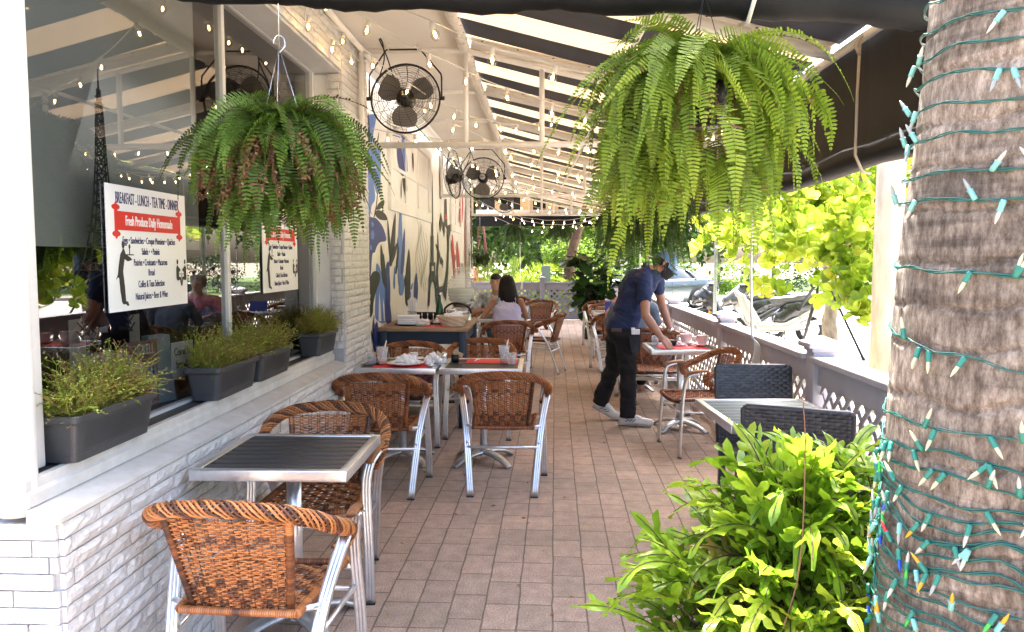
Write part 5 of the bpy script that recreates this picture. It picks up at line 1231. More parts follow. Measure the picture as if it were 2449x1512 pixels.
def bark():
    m = bpy.data.materials.new('palm_bark'); m.use_nodes = True; t = m.node_tree; N = t.nodes; L = t.links; b = N['Principled BSDF']; b.inputs['Roughness'].default_value = .9
    tc = N.new('ShaderNodeTexCoord'); mp = N.new('ShaderNodeMapping'); mp.inputs['Scale'].default_value = (64, 64, 24); L.new(tc.outputs['Object'], mp.inputs[0])
    n1 = N.new('ShaderNodeTexNoise'); n1.inputs['Scale'].default_value = 1.; n1.inputs['Detail'].default_value = 10; n1.inputs['Roughness'].default_value = .78; L.new(mp.outputs[0], n1.inputs[0])
    r = N.new('ShaderNodeValToRGB'); e = r.color_ramp.elements; e[0].position = .36; e[0].color = (.075, .052, .036, 1); e[1].position = .66; e[1].color = (.40, .345, .285, 1); q = e.new(.50); q.color = (.20, .16, .125, 1); L.new(n1.outputs[0], r.inputs[0])
    n2 = N.new('ShaderNodeTexNoise'); n2.inputs['Scale'].default_value = 3.2; n2.inputs['Detail'].default_value = 4; mp2 = N.new('ShaderNodeMapping'); mp2.inputs['Scale'].default_value = (1, 1, 2.5); L.new(tc.outputs['Object'], mp2.inputs[0]); L.new(mp2.outputs[0], n2.inputs[0])
    r2 = N.new('ShaderNodeMapRange'); r2.inputs[1].default_value = .35; r2.inputs[2].default_value = .68; r2.inputs[3].default_value = .55; r2.inputs[4].default_value = 1.35; L.new(n2.outputs[0], r2.inputs[0])
    hs = N.new('ShaderNodeHueSaturation'); L.new(r.outputs[0], hs.inputs['Color']); n5 = N.new('ShaderNodeTexNoise'); n5.inputs['Scale'].default_value = 1; n5.inputs['Detail'].default_value = 4; mp5 = N.new('ShaderNodeMapping'); mp5.inputs['Scale'].default_value = (2.5, 2.5, 34); L.new(tc.outputs['Object'], mp5.inputs[0]); L.new(mp5.outputs[0], n5.inputs[0])
    r5 = N.new('ShaderNodeMapRange'); r5.inputs[1].default_value = .36; r5.inputs[2].default_value = .46; r5.inputs[3].default_value = .55; r5.inputs[4].default_value = 1.; L.new(n5.outputs[0], r5.inputs[0])
    m5 = N.new('ShaderNodeMath'); m5.operation = 'MULTIPLY'; L.new(r2.outputs[0], m5.inputs[0]); L.new(r5.outputs[0], m5.inputs[1]); L.new(m5.outputs[0], hs.inputs['Value']); L.new(hs.outputs[0], b.inputs['Base Color'])
    bp = N.new('ShaderNodeBump'); bp.inputs['Strength'].default_value = .9; bp.inputs['Distance'].default_value = .006; L.new(n1.outputs[0], bp.inputs['Height']); L.new(bp.outputs[0], b.inputs['Normal']); return m
tb.build('trunk', bark(), palm)
up_t = MB(); up_t.tube([(0, 0, 3.48), (.02, 0, 5.0), (.04, 0, 6.3)], [.165, .15, .14], 24); up_t.build('upper_trunk', bpy.data.materials['palm_bark'], palm)
pcr = MB(); rsp = random.Random(61)  # crown above the view, added to shade the near end of the terrace
for i in range(26): frond(pcr, (.04, 0, 6.2), i*2.4, rsp.uniform(.0, 1.2), rsp.uniform(2.3, 2.9), .52, rsp.uniform(1.0, 1.9), rsp, rsp.uniform(.3, .7), .035, rsp.uniform(-.2, .2))
pcr.build('crown', M_fernD, palm)
M_gwire = mat('green_wire', (.012, .10, .085), .35); M_gsock = mat('green_socket', (.02, .17, .13), .4); M_psock = mat('pale_teal_socket', (.16, .40, .38), .35)
TIP = {k_: mat('mini_bulb_'+k_, c_, .2, transl=.3, coat=.5) for k_, c_ in dict(cream=(.62, .60, .42), clear=(.36, .40, .40), blue=(.02, .08, .55), red=(.6, .03, .05), yellow=(.7, .38, .02), green=(.05, .5, .08), white=(.55, .55, .50)).items()}
def mini_mesh(sock, tip):
    b_ = MB(); b_.lathe([(.0001, 0), (.0055, .0), (.0062, .006), (.0058, .018), (.0070, .024), (.0045, .0245)], 10, m=0); b_.lathe([(.0045, .0245), (.0044, .036), (.0030, .043), (.0008, .050), (.0001, .0505)], 8, m=1)
    o = b_.build('mini_bulb', [sock, tip]); me = o.data; bpy.data.objects.remove(o); return me
random.seed(77)
def wound(label, rings, sockm, tips, per, twist=1, jit=.012, pitchd=.0):
    t = thing('fairy_lights', label, 'fairy lights', (PX, PY, rings[-1]), 0, 'fairy light strings wound round the palm trunk'); wr = MB(); z0 = rings[-1]
    meshes = [mini_mesh(sockm, TIP[k_]) for k_ in tips]; pts = []; m_ = 72
    for i, z in enumerate(rings):
        zn = rings[i+1] if i+1 < len(rings) else z-.02
        for j in range(m_):
            s = j/m_; a = R(60)+2*PI*s; zz = z+(zn-z)*s+jit*noise.noise(V((math.cos(a)*2.2, math.sin(a)*2.2, z*9)))+jit*.4*noise.noise(V((a*3, z*5, 1))); r = prad(zz)+.006
            pts.append(V((math.cos(a)*r, math.sin(a)*r, zz-z0)))
    for k_ in range(twist+1):
        q = []
        for i, p in enumerate(pts): a = i*1.1+k_*2.1; rr = math.hypot(p.x, p.y); o_ = V((p.x/rr, p.y/rr, 0)); q.append(p+o_*(.002*math.cos(a)+.001)+V((0, 0, .0024*math.sin(a))))
        wr.tube(q, .0016, 4, cap=False)
    wr.build('wire', M_gwire, t)
    nb = 0
    for i in range(len(rings)):
        for q in range(per):
            j = i*m_+int(rnd(.27, .60)*m_)   # side turned to the terrace and the camera
            if nb >= 95: break
            p = pts[j]; rr = math.hypot(p.x, p.y); o_ = V((p.x/rr, p.y/rr, 0)); tg = V((-o_.y, o_.x, 0))
            d = (V((0, 0, -1))*rnd(.6, 1) if rnd(0, 1) < .74 else V((0, 0, 1))*rnd(.5, 1))+tg*rnd(-.6, .6)+o_*rnd(.02, .35)
            d.normalize(); ob = link('mini_bulb', random.choice(meshes), t, p+o_*.007); ob.scale = (.8, .8, .84); ob.rotation_euler = d.to_track_quat('Z', 'Y').to_euler(); nb += 1
    return t
wound('pale teal fairy light string with clear tips round the upper palm trunk', [2.02, 1.965, 1.915, 1.87, 1.82, 1.765, 1.70, 1.63], M_psock, ['clear', 'clear', 'white'], 4)
wound('green fairy light string with cream tips round the middle of the palm trunk', [1.535, 1.44, 1.22], M_gsock, ['cream'], 5)
wound('green fairy light string with cream tips round the lower palm trunk', [1.17, 1.145, 1.10, 1.075], M_gsock, ['cream', 'cream', 'white'], 6, jit=.03)
wound('tangled fairy light string with blue, red and yellow tips low on the palm trunk', [1.06, 1.03, 1.0, .955, .93, .88, .83, .78], M_gsock, ['blue', 'red', 'yellow', 'green', 'white', 'clear', 'clear'], 5, jit=.04)
wound('extra fairy light string with pale sockets at the bottom of the palm trunk', [1.045, .985, .91, .86, .80], M_psock, ['clear', 'white', 'yellow'], 4, jit=.05)
t = thing('light_plug', 'teal plug and socket joint of the wound lights at the right edge', 'plug', (PX-.04, PY-.27, 1.005)); M_teal = mat('teal_plug', (.02, .25, .22), .35)
MB().rbox((-.050, -.012, -.010), (-.004, .012, .012), .004).rbox((.0, -.014, -.012), (.05, .014, .014), .004).build('plug_body', M_teal, t); MB().rbox((-.004, -.015, -.013), (.0, .015, .015), .002).build('collar', M_gsock, t); t.rotation_euler = (R(8), R(18), R(-6))

# ================================================================ FOREGROUND FERN WITH LOBED LEAVES
M_wart = mat('glossy_lobed_leaf', (.15, .3, .03), .28, tint=[(.30, .22, .05), (.11, .20, .014), (.18, .32, .02), (.27, .42, .03), (.40, .50, .05)], transl=.42, spec=.6, bump=.25, bs=50)
M_rib = mat('leaf_midrib', (.07, .035, .02), .6)
def lobed(mb, rb, O, az, el, L, rs, lobes, tc, droop):
    n = 16; p = V(O); e = el; pts = [p.copy()]; ds = []
    for i in range(n): 
        d = V((math.cos(az)*math.cos(e), math.sin(az)*math.cos(e), math.sin(e))); ds.append(d); p = p+d*L/n; pts.append(p.copy()); e -= droop/n*(.4+1.6*i/n); az += rs.uniform(-.06, .06)
    ds.append(ds[-1]); side = V((-math.sin(az), math.cos(az), 0)); tw = rs.uniform(-.9, .9); f0 = .28
    def fr_(i):
        d = ds[i]; s = (side-d*side.dot(d)).normalized(); u = s.cross(d); s2 = s*math.cos(tw)+u*math.sin(tw); return d, s2, s2.cross(d)
    i0 = int(f0*n); rows = []; w0 = L*.040; ph = rs.uniform(0, 6)
    for i in range(i0, n+1):
        d, s, u = fr_(i); q = (i-i0)/(n-i0); w_ = w0*(1.25-.2*q) if q < .78 else w0*1.25*max(0, 1-(q-.78)/.22)**.6; w_ = max(w_, .0008); wob = .006*math.sin(i*1.3+ph)
        rows.append([pts[i]-s*w_+u*(wob+w_*.25), pts[i], pts[i]+s*w_+u*(-wob+w_*.25)])
    vs = [p_ for r_ in rows for p_ in r_]; mb.add(vs, [(i*3+j, i*3+j+1, i*3+4+j, i*3+3+j) for i in range(len(rows)-1) for j in range(2)], t=tc, sm=True)
    for k in range(lobes):
        for sg in (-1, 1):
            q = .05+.66*(k+(.0 if sg > 0 else .35))/max(1, lobes); fi = i0+q*(n-i0); i = min(n-1, int(fi)); d, s, u = fr_(i); B_ = pts[i].lerp(pts[i+1], fi-i)
            ll = L*rs.uniform(.20, .32)*(1-.35*q); w_ = L*.044; an = rs.uniform(.55, .85); D = (s*sg*math.cos(an)+d*math.sin(an)); W_ = (d*math.cos(an)-s*sg*math.sin(an)); cv = rs.uniform(-.28, .1); vs = []; m = 6
            for j in range(m+1):
                x = j/m; ww = w_*(1.45-.9*min(1, x*3)) if x < .33 else w_*(.72+.28*math.sin((x-.33)/.67*PI)) if x < .85 else w_*.6*max(0, 1-(x-.85)/.15)**.5+.0004
                c_ = B_+D*ll*x+u*(cv*ll*x*x+.003*math.sin(j*2+ph)); wv = W_*ww; vs += [c_-wv+u*ww*.3, c_, c_+wv+u*ww*.3]
            mb.add(vs, [(i_*3+j, i_*3+j+1, i_*3+4+j, i_*3+3+j) for i_ in range(m) for j in range(2)], t=min(1, max(0, tc+rs.uniform(-.08, .08))), sm=True)
    rb.tube([pts[i]+fr_(i)[2]*-.0008 for i in range(n)], [.0022*(1-.6*i/n) for i in range(n)], 4, cap=False)
wf = thing('lobed_fern', 'bright green fern with glossy lobed leaves filling the bottom right foreground', 'fern', (.655, 1.95, 0))
mb = MB(); rb = MB(); rs = random.Random(42)
for i in range(560):
    az = rs.uniform(0, 2*PI); 
    if rs.random() < .45: az = rs.uniform(PI*.75, PI*1.75)
    rr = rs.uniform(.02, .36); O = (math.cos(az)*rr*.85, math.sin(az)*rr*.8, rs.uniform(.30, .93)-rr*.75)
    el = rs.uniform(.15, 1.25) if rr > .12 else rs.uniform(.7, 1.5); L = rs.uniform(.19, .33)
    tc = .0 if rs.random() < .012 else min(1, .28+rs.random()*.6+(.1 if O[2] > .6 else 0))
    lobed(mb, rb, O, az, el, L, rs, rs.choice([1, 2, 2, 3, 3, 3]), tc, rs.uniform(.5, 2.1))
for i in range(190):
    az = rs.uniform(0, 2*PI); O = (rs.uniform(.0, .30), rs.uniform(-.05, .28), rs.uniform(.60, .90)); lobed(mb, rb, O, az, rs.uniform(.1, 1.35), rs.uniform(.17, .29), rs, rs.choice([1, 2, 3]), min(1, .3+rs.random()*.6), rs.uniform(.5, 2.))
mb.build('leaves', M_wart, wf); rb.build('midribs', M_rib, wf)
cr = MB(); 
for i in range(500):
    a = rs.uniform(0, 6.3); r = rs.uniform(0, .34); p = V((math.cos(a)*r, math.sin(a)*r, rs.uniform(.1, .62))); d = V((rs.uniform(-1, 1), rs.uniform(-1, 1), rs.uniform(-.4, .9))).normalized(); cr.tube([p, p+d*.08, p+d*.15+V((0, 0, -.03))], .0022, 3, cap=False)
cr.build('dead_stems', mat('dead_stem', (.05, .03, .02), .9), wf)
cr = MB(); bm = bmesh.new(); bmesh.ops.create_icosphere(bm, subdivisions=4, radius=1)
for v in bm.verts: d = 1+.35*noise.noise(v.co*3); v.co = V((v.co.x*.36*d, v.co.y*.34*d, .22+v.co.z*.30*d))
cr.frombm(bm, sm=True); bm.free(); cr.build('root_mass', M_soil, wf)
tg_ = MB(); a = WY(1882, 950, 1.75)-V((.62, 1.95, 0)); b = WY(1888, 1080, 1.72)-V((.62, 1.95, 0)); c2 = WY(1875, 1350, 1.68)-V((.62, 1.95, 0)); d2 = WY(1835, 1500, 1.66)-V((.62, 1.95, 0))
tg_.tube(spline([a, b, c2, d2], 5), [.0010+.0002*i/3 for i in range(16)], 5); tg_.build('bare_twig', mat('twig_brown', (.20, .09, .05), .7), wf)
# ================================================================ PEOPLE
def skin(name, c): return mat(name, c, .5, var=.08, vs=25, spec=.35)
M_skin = skin('tan_skin', (.40, .20, .125)); M_skin2 = skin('light_skin', (.52, .30, .21)); M_skin3 = skin('pale_skin', (.56, .36, .28))
M_eyes = mat('eye_dark', (.02, .015, .012), .2)
def W7(cx, cy, Y): return WY(1408.2+cx*.2935, 581.6+cy*.2935, Y)
def hand(mb_caps, wrist, palm_dir, palm_nrm, side, s=1., curl=.5, thumb=1):
    """palm + five separate tapering fingers as capsule chains. side = direction from little finger to thumb"""
    d, nn, sd_ = V(palm_dir).normalized(), V(palm_nrm).normalized(), V(side).normalized(); w_ = V(wrist)
    kn = w_+d*.085*s
    for k in (-1.5, -.5, .5, 1.5): mb_caps.append((w_+d*.015*s+sd_*k*.012*s, .013*s, kn+sd_*k*.0185*s, .0105*s))
    for k, L in ((-1.5, .058), (-.5, .074), (.5, .080), (1.5, .072)):
        p = kn+sd_*k*.0195*s; q = d.copy()+sd_*(k*.05); a = curl*.5
        for j, f in enumerate((.45, .30, .25)):
            q2 = (q*math.cos(a)+nn*math.sin(a)).normalized(); e = p+q2*L*f*s*1.05; mb_caps.append((p, (.0092-.0009*j)*s, e, (.0086-.0010*j)*s)); p = e; a += curl*.55
    p = w_+d*.025*s+sd_*.022*s; q = (d*.65+sd_*.75+nn*.25).normalized(); e = p+q*.038*s; mb_caps.append((p, .012*s, e, .0105*s)); q = (d*.9+sd_*.35+nn*.35).normalized(); mb_caps.append((e, .0105*s, e+q*.028*s, .0092*s)); mb_caps.append((e+q*.028*s, .0092*s, e+q*.05*s, .0078*s))
def head_caps(c, f, up, s=1.):
    """skull, jaw, nose, brow, ears; c = skull centre, f = face direction"""
    f, up = V(f).normalized(), V(up).normalized(); up = (up-f*up.dot(f)).normalized(); r = f.cross(up); c = V(c)
    A = lambda x, y, z: c+r*x*s+f*y*s+up*z*s
    cp = [(A(0, -.022, .018), .078*s, A(0, .02, .022), .074*s), (A(0, .03, .0), .066*s, A(0, .045, -.055), .046*s), (A(0, .05, -.06), .040*s, A(0, .068, -.088), .022*s),
          (A(-.035, .03, -.055), .03*s, A(-.015, .065, -.088), .018*s), (A(.035, .03, -.055), .03*s, A(.015, .065, -.088), .018*s),
          (A(0, .090, .018), .007*s, A(0, .112, -.022), .0115*s), (A(-.011, .098, -.025), .008*s, A(.011, .098, -.025), .008*s),
          (A(-.03, .078, .028), .011*s, A(.03, .078, .028), .011*s), (A(-.018, .092, -.052), .007*s, A(.018, .092, -.052), .007*s), (A(-.015, .090, -.062), .007*s, A(.015, .090, -.062), .007*s)]
    for sg in (-1, 1): cp += [(A(sg*.078, -.005, .015), .011*s, A(sg*.082, -.008, -.022), .008*s, (r, .5)), (A(sg*.080, -.016, .012), .009*s, A(sg*.080, -.014, -.008), .009*s, (r, .5))]
    return cp, A
def eyes(A, parent, s=1.):
    e = MB()
    for sg in (-1, 1): e.ell(A(sg*.030, .079, .006), (.011*s, .011*s, .008*s), n=10, k=6)
    e.build('eyes', M_eyes, parent)
def person(label, loc, group=None): return thing('person', label, 'person', loc, 0, group)
def shift(caps, o): o = V(o); return [(V(c[0])-o, c[1], V(c[2])-o, c[3])+tuple(c[4:]) for c in caps]

# ---- the waiter
O = V((.80, 7.05, 0)); wt = person('waiter in navy polo, blue cap and black face mask bending over a table', O)
Yn, Yf = 6.86, 7.22   # near and far side of the body
hip = W7(268, 690, 7.05); chest = W7(400, 330, 7.04); nk = W7(505, 215, 7.04)
shN = W7(452, 300, Yn); shF = W7(545, 268, Yf)
elN = W7(462, 590, 6.70); wrN = W7(592, 770, 6.66)
elF = W7(600, 520, 7.26); wrF = W7(668, 715, 7.16)
hipN = W7(300, 740, 6.95); hipF = W7(238, 745, 7.15)
kneN = W7(322, 1060, 6.98); ankN = WZ(1408.2+318*.2935, 581.6+1400*.2935, .10)
ankF = WZ(1408.2+98*.2935, 581.6+1290*.2935, .17); kneF = V(((hipF.x+ankF.x)/2+.035, (hipF.y+ankF.y)/2-.03, .50))
hd = W7(618, 170, 7.03); fdir = V((.80, -.12, -.58)).normalized(); hup = V((.58, 0, .82))
hc, A = head_caps(hd, fdir, hup, 1.0)
side = V((0, -1, 0))
caps = hc+[(nk+V((-.04, 0, -.03)), .062, hd+V((-.025, 0, -.05)), .056), (hip, .115, chest, .112), (chest, .105, nk+V((-.03, 0, -.02)), .07),
     (shN, .052, elN, .038), (elN, .038, elN.lerp(wrN, .35), .041), (elN.lerp(wrN, .3), .041, wrN, .025), (shF, .052, elF, .038), (elF, .038, elF.lerp(wrF, .35), .040), (elF.lerp(wrF, .3), .040, wrF, .025),
     (hipN, .09, kneN, .055), (kneN, .055, ankN, .035), (hipF, .09, kneF, .055), (kneF, .055, ankF, .035)]
hand(caps, wrN, (.55, -.05, -.62), (-.35, 0, -.6), (.55, .55, .45), 1.0, .35)
hand(caps, wrF, (.85, -.15, -.10), (.1, -.2, -.9), (.1, -.95, .1), 1.0, .35)
blobmesh('body', shift(caps, O), .0062, 3, M_skin, wt)
M_polo = mat('navy_polo', (.012, .022, .075), .8, var=.15, vs=14, bump=.35, bs=9)
tdir = (nk-hip).normalized()
pc = [(hip+V((0, .05, .02)), .132, hip+V((0, -.05, .02)), .132), (hip+tdir*.04+V((0, .05, 0)), .130, chest+V((-.01, .055, 0)), .132), (hip+tdir*.04+V((0, -.05, 0)), .130, chest+V((-.01, -.055, 0)), .132), (chest+V((0, -.06, 0)), .128, shN+V((-.02, .05, -.01)), .072), (chest+V((0, .06, 0)), .128, shF+V((-.03, -.05, -.0)), .072),
      (shN+V((-.02, .03, 0)), .070, nk+V((-.035, 0, -.015)), .066), (shF+V((-.03, -.03, 0)), .070, nk+V((-.035, 0, -.015)), .066), (chest+V((.01, 0, .02)), .115, W7(528, 262, 7.04), .082), (chest+V((.0, 0, -.05)), .125, W7(490, 330, 7.04), .085), (shN, .070, shN.lerp(elN, .50), .066), (shF, .070, shF.lerp(elF, .42), .064)]
blobmesh('polo_shirt', shift(pc, O), .009, 5, M_polo, wt, wrinkle=.013)
cl = MB(); q = nk+V((-.02, 0, .0))-O; ax_ = (hd-nk).normalized(); M_ = ax_.to_track_quat('Z', 'Y').to_matrix().to_4x4(); M_.translation = q
cl.lathe([(.070, -.03), (.066, .005), (.062, .016), (.068, .014), (.076, -.025)], 24, X=M_); cl.build('collar', M_polo, wt)
M_trou = mat('black_trousers', (.008, .008, .010), .85, var=.3, vs=10, bump=.4, bs=8)
tc_ = [(hip+V((-.01, -.05, -.03)), .130, hip+V((-.01, .05, -.03)), .130), (hip+V((-.01, -.05, -.03)), .128, hipN+V((0, 0, -.03)), .112), (hip+V((0, .05, -.03)), .128, hipF+V((0, 0, -.03)), .112), (hipN+V((0, 0, -.03)), .112, kneN, .080), (kneN, .080, ankN+V((0, 0, .035)), .070), (hipF+V((0, 0, -.03)), .110, kneF, .078), (kneF, .078, ankF+V((.0, 0, .05)), .066), (hip+V((.02, .04, .03)), .125, hip+V((.02, -.04, .03)), .125)]
blobmesh('trousers', shift(tc_, O), .010, 4, M_trou, wt, wrinkle=.014)
ap = MB(); a0 = W7(338, 690, 6.80)-O; a1 = W7(425, 690, 6.84)-O; a2 = W7(418, 885, 6.82)-O; a3 = W7(352, 890, 6.76)-O; am = W7(330, 800, 6.775)-O
ap.prism([a0, a1, a2, a3, am], (0, -.018, 0)); ap.build('apron_pouch', M_trou, wt)
pk = MB(); p0 = W7(382, 725, 6.775)-O; pk.rbox(p0-V((.036, .008, .022)), p0+V((.036, .012, .026)), .006); p1 = W7(360, 708, 6.785)-O; pk.rbox(p1-V((.016, .006, .016)), p1+V((.018, .008, .02)), .005); pk.build('pocket_napkin', M_paper, wt)
wa = MB(); p0 = W7(225, 712, 6.815)-O; wa.rbox(p0-V((.045, .004, .013)), p0+V((.045, .010, .018)), .004); wa.build('pocket_wallet', mat('brown_leather', (.06, .03, .02), .5), wt)
wb = MB(); d_ = (wrF-elF).normalized(); wb.tube([wrF-d_*.012-O, wrF+d_*.010-O], [.031, .030], 16); wb.build('wristwatch', M_steel, wt)
M_denim = mat('faded_denim_cap', (.10, .18, .30), .85, var=.22, vs=20, bump=.2, bs=60)
cp_ = MB(); up_ = (hup-fdir*hup.dot(fdir)).normalized(); r_x = fdir.cross(up_); Mh = frame(r_x, fdir, up_, hd-O)
prof = [(.0001, .110), (.03, .108), (.06, .092), (.084, .06), (.093, .025), (.093, .0)]; cp_.lathe(prof, 28, X=Mh @ Matrix.Translation((0, -.006, .022)) @ Matrix.Diagonal((.93, 1.08, 1, 1)))
vs = []; nb = 14
for i in range(nb+1):
    a = PI*(.12+.76*i/nb); 
    for k_ in range(5): q = k_/4.; rx = .088+.0*q; x = math.cos(a)*(.086+.004*q); y = math.sin(a)*(.094+.075*q*math.sin(a)) - .006; z = .024-.006*q-.035*q*q*math.sin(a)-.018*(math.cos(a)**2)*q; vs.append(Mh @ V((x, y, z)))
for i in range(nb+1):
    for k_ in range(5): vs.append(vs[i*5+k_]-up_*.004)
h_ = (nb+1)*5
fs = [(i*5+k_, i*5+k_+1, i*5+6+k_, i*5+5+k_) for i in range(nb) for k_ in range(4)]; fs += [tuple(h_+j for j in reversed(f_)) for f_ in fs]+[(i*5+4, i*5+9, h_+i*5+9, h_+i*5+4) for i in range(nb)]
cp_.add(vs, fs, sm=True); cp_.ell((Mh @ V((0, -.006, .132))), (.008, .008, .005)); capo = cp_.build('cap', M_denim, wt)
text('NY', .034, Mh @ frame((-1, 0, 0), (0, -.5, .86), (0, .86, .5), (0, .094, .066)), M_card, capo, 'cap_lettering', .8) if False else None
hr = MB(); hr.lathe([(.0785, .03), (.084, .01), (.083, -.02), (.074, -.042), (.066, -.050)], 24, X=Mh @ Matrix.Translation((0, -.012, .012)) @ Matrix.Diagonal((1.0, 1.06, 1, 1)), a0=PI*1.02, a1=PI*1.98); 
for sg in (-1, 1): hr.rbox((sg*.074-.004, .002, -.035), (sg*.074+.004, .020, .03), .003, X=Mh)
hr.build('short_hair', mat('black_hair', (.012, .010, .009), .6, bump=.3, bs=120), wt)
mk = MB(); vs = []; nu, nv = 14, 8
for j in range(nv+1):
    z = .014-.130*j/nv
    for i in range(nu+1):
        a = PI*(.06+.88*i/nu); jj = j/nv; r0 = .083*(1-.30*jj*jj); y = math.sin(a)*(.118*(1-.16*jj)+.016*math.sin(PI*(jj*.8+.2))*math.sin(a)**6)-.0; x = math.cos(a)*r0; zz = z-(.012 if False else 0)+.012*abs(math.cos(a)); vs.append(Mh @ V((x, y, zz)))
mk.add(vs, [(j*(nu+1)+i, j*(nu+1)+i+1, (j+1)*(nu+1)+i+1, (j+1)*(nu+1)+i) for j in range(nv) for i in range(nu)], sm=True)
for sg in (-1, 1): mk.tube([Mh @ V((sg*.074, .02, -.005)), Mh @ V((sg*.085, -.012, .016)), Mh @ V((sg*.087, -.022, -.004)), Mh @ V((sg*.076, .01, -.055))], .0022, 5)
mk.build('face_mask', mat('black_cotton_mask', (.010, .010, .012), .9), wt); eyes(lambda x, y, z: A(x, y, z)-O, wt)
bw = MB()
for sg in (-1, 1): bw.tube([A(sg*.016, .088, .026)-O, A(sg*.032, .086, .031)-O, A(sg*.048, .074, .026)-O], [.003, .0036, .002], 6)
bw.build('eyebrows', MATS['black_hair'], wt)
M_shoe = mat('white_leather_shoe', (.66, .66, .64), .5, var=.06, vs=20); M_shog = mat('shoe_grey_trim', (.14, .14, .15), .5)
def shoe(ank, toe_dir, heel_lift, parent, O, lbl=None):
    """heel/ball pivot: toe on the ground"""
    td = V(toe_dir).normalized(); pitch = math.asin(min(.9, heel_lift/.19)); sdv = V((-td.y, td.x, 0)); base = V((ank.x, ank.y, 0))-td*.03
    fw = td*math.cos(pitch)-V((0, 0, 1))*math.sin(pitch); upv = V((0, 0, 1))*math.cos(pitch)+td*math.sin(pitch); H = base+V((0, 0, heel_lift+.008))-td*.02
    ball = H+fw*.19
    cp = [(H+upv*.050+fw*.01, .040, H+upv*.100+fw*.025, .042), (H+upv*.042+fw*.02, .040, H+fw*.15+upv*.040, .042), (H+upv*.090+fw*.05, .040, H+fw*.15+upv*.052, .036), (ball+upv*.036-fw*.03, .043, V((ball.x, ball.y, .040))+td*.060, .034)]
    o = blobmesh('shoe', shift(cp, O), .006, 3, M_shoe, parent)
    so = MB(); q = []
    for x, w_ in ((-.035, .018), (-.025, .031), (.03, .034), (.09, .032), (.15, .042), (.19, .043), (.225, .036), (.25, .018)):
        c_ = H+fw*x if x <= .19 else V((ball.x, ball.y, .0))+td*(x-.19)+V((0, 0, .008)); c_ = c_+upv*(.006 if x <= .19 else 0); c_.z = max(c_.z, .004); q.append((c_-sdv*w_-O, c_+sdv*w_-O))
    vs = [p for ab in q for p in ab]; vs += [p+V((0, 0, .020)) for p in vs]; n = len(q)*2
    fs = [(2*i, 2*i+1, 2*i+3, 2*i+2) for i in range(len(q)-1)]+[(n+2*i, n+2*i+2, n+2*i+3, n+2*i+1) for i in range(len(q)-1)]+[(2*i, 2*i+2, n+2*i+2, n+2*i) for i in range(len(q)-1)]+[(2*i+1, n+2*i+1, n+2*i+3, 2*i+3) for i in range(len(q)-1)]+[(0, n, n+1, 1), (n-2, n-1, 2*n-1, 2*n-2)]
    so.add(vs, fs); 
    so.build('sole', mat('shoe_sole', (.40, .39, .37), .6) if 'shoe_sole' not in MATS else MATS['shoe_sole'], o)
    tr = MB()
    for k_ in range(5): c_ = H+fw*(.085+k_*.017)+upv*(.113-.010*k_)-O; tr.tube([c_-sdv*.024, c_+upv*.004, c_+sdv*.024], .0035, 5)
    for k_ in range(3):
        c_ = H+fw*(.045+k_*.03)+upv*.036-O
        for s_ in (-1, 1): tr.tube([c_+sdv*(s_*.044)-fw*.01, c_+sdv*(s_*.044)+upv*.026+fw*.022], .004, 5)
    tr.build('trim', M_shog, o)
shoe(ankN, (.97, -.22, 0), .0, wt, O); shoe(ankF, (.94, -.30, 0), .085, wt, O)
for k_, (kn_, an_) in enumerate(((kneN, ankN), (kneF, ankF))):
    d_ = (an_-kn_).normalized(); b_ = an_-d_*.02-O; cf = MB(); cf.tube([b_-d_*.16, b_-d_*.09, b_-d_*.03, b_+d_*.035], [.070, .073, .071, .074], 18, cap=False); cf.tube([b_+d_*.030, b_+d_*.037], [.0755, .0755], 18, cap=False); cf.build('trouser_cuff', M_trou, wt)
sk = MB(); sk.tube([ankF-O+V((0, 0, .035)), ankF-O+V((0, 0, -.02))], .037, 14); sk.build('ankle_sock', M_trou, wt)

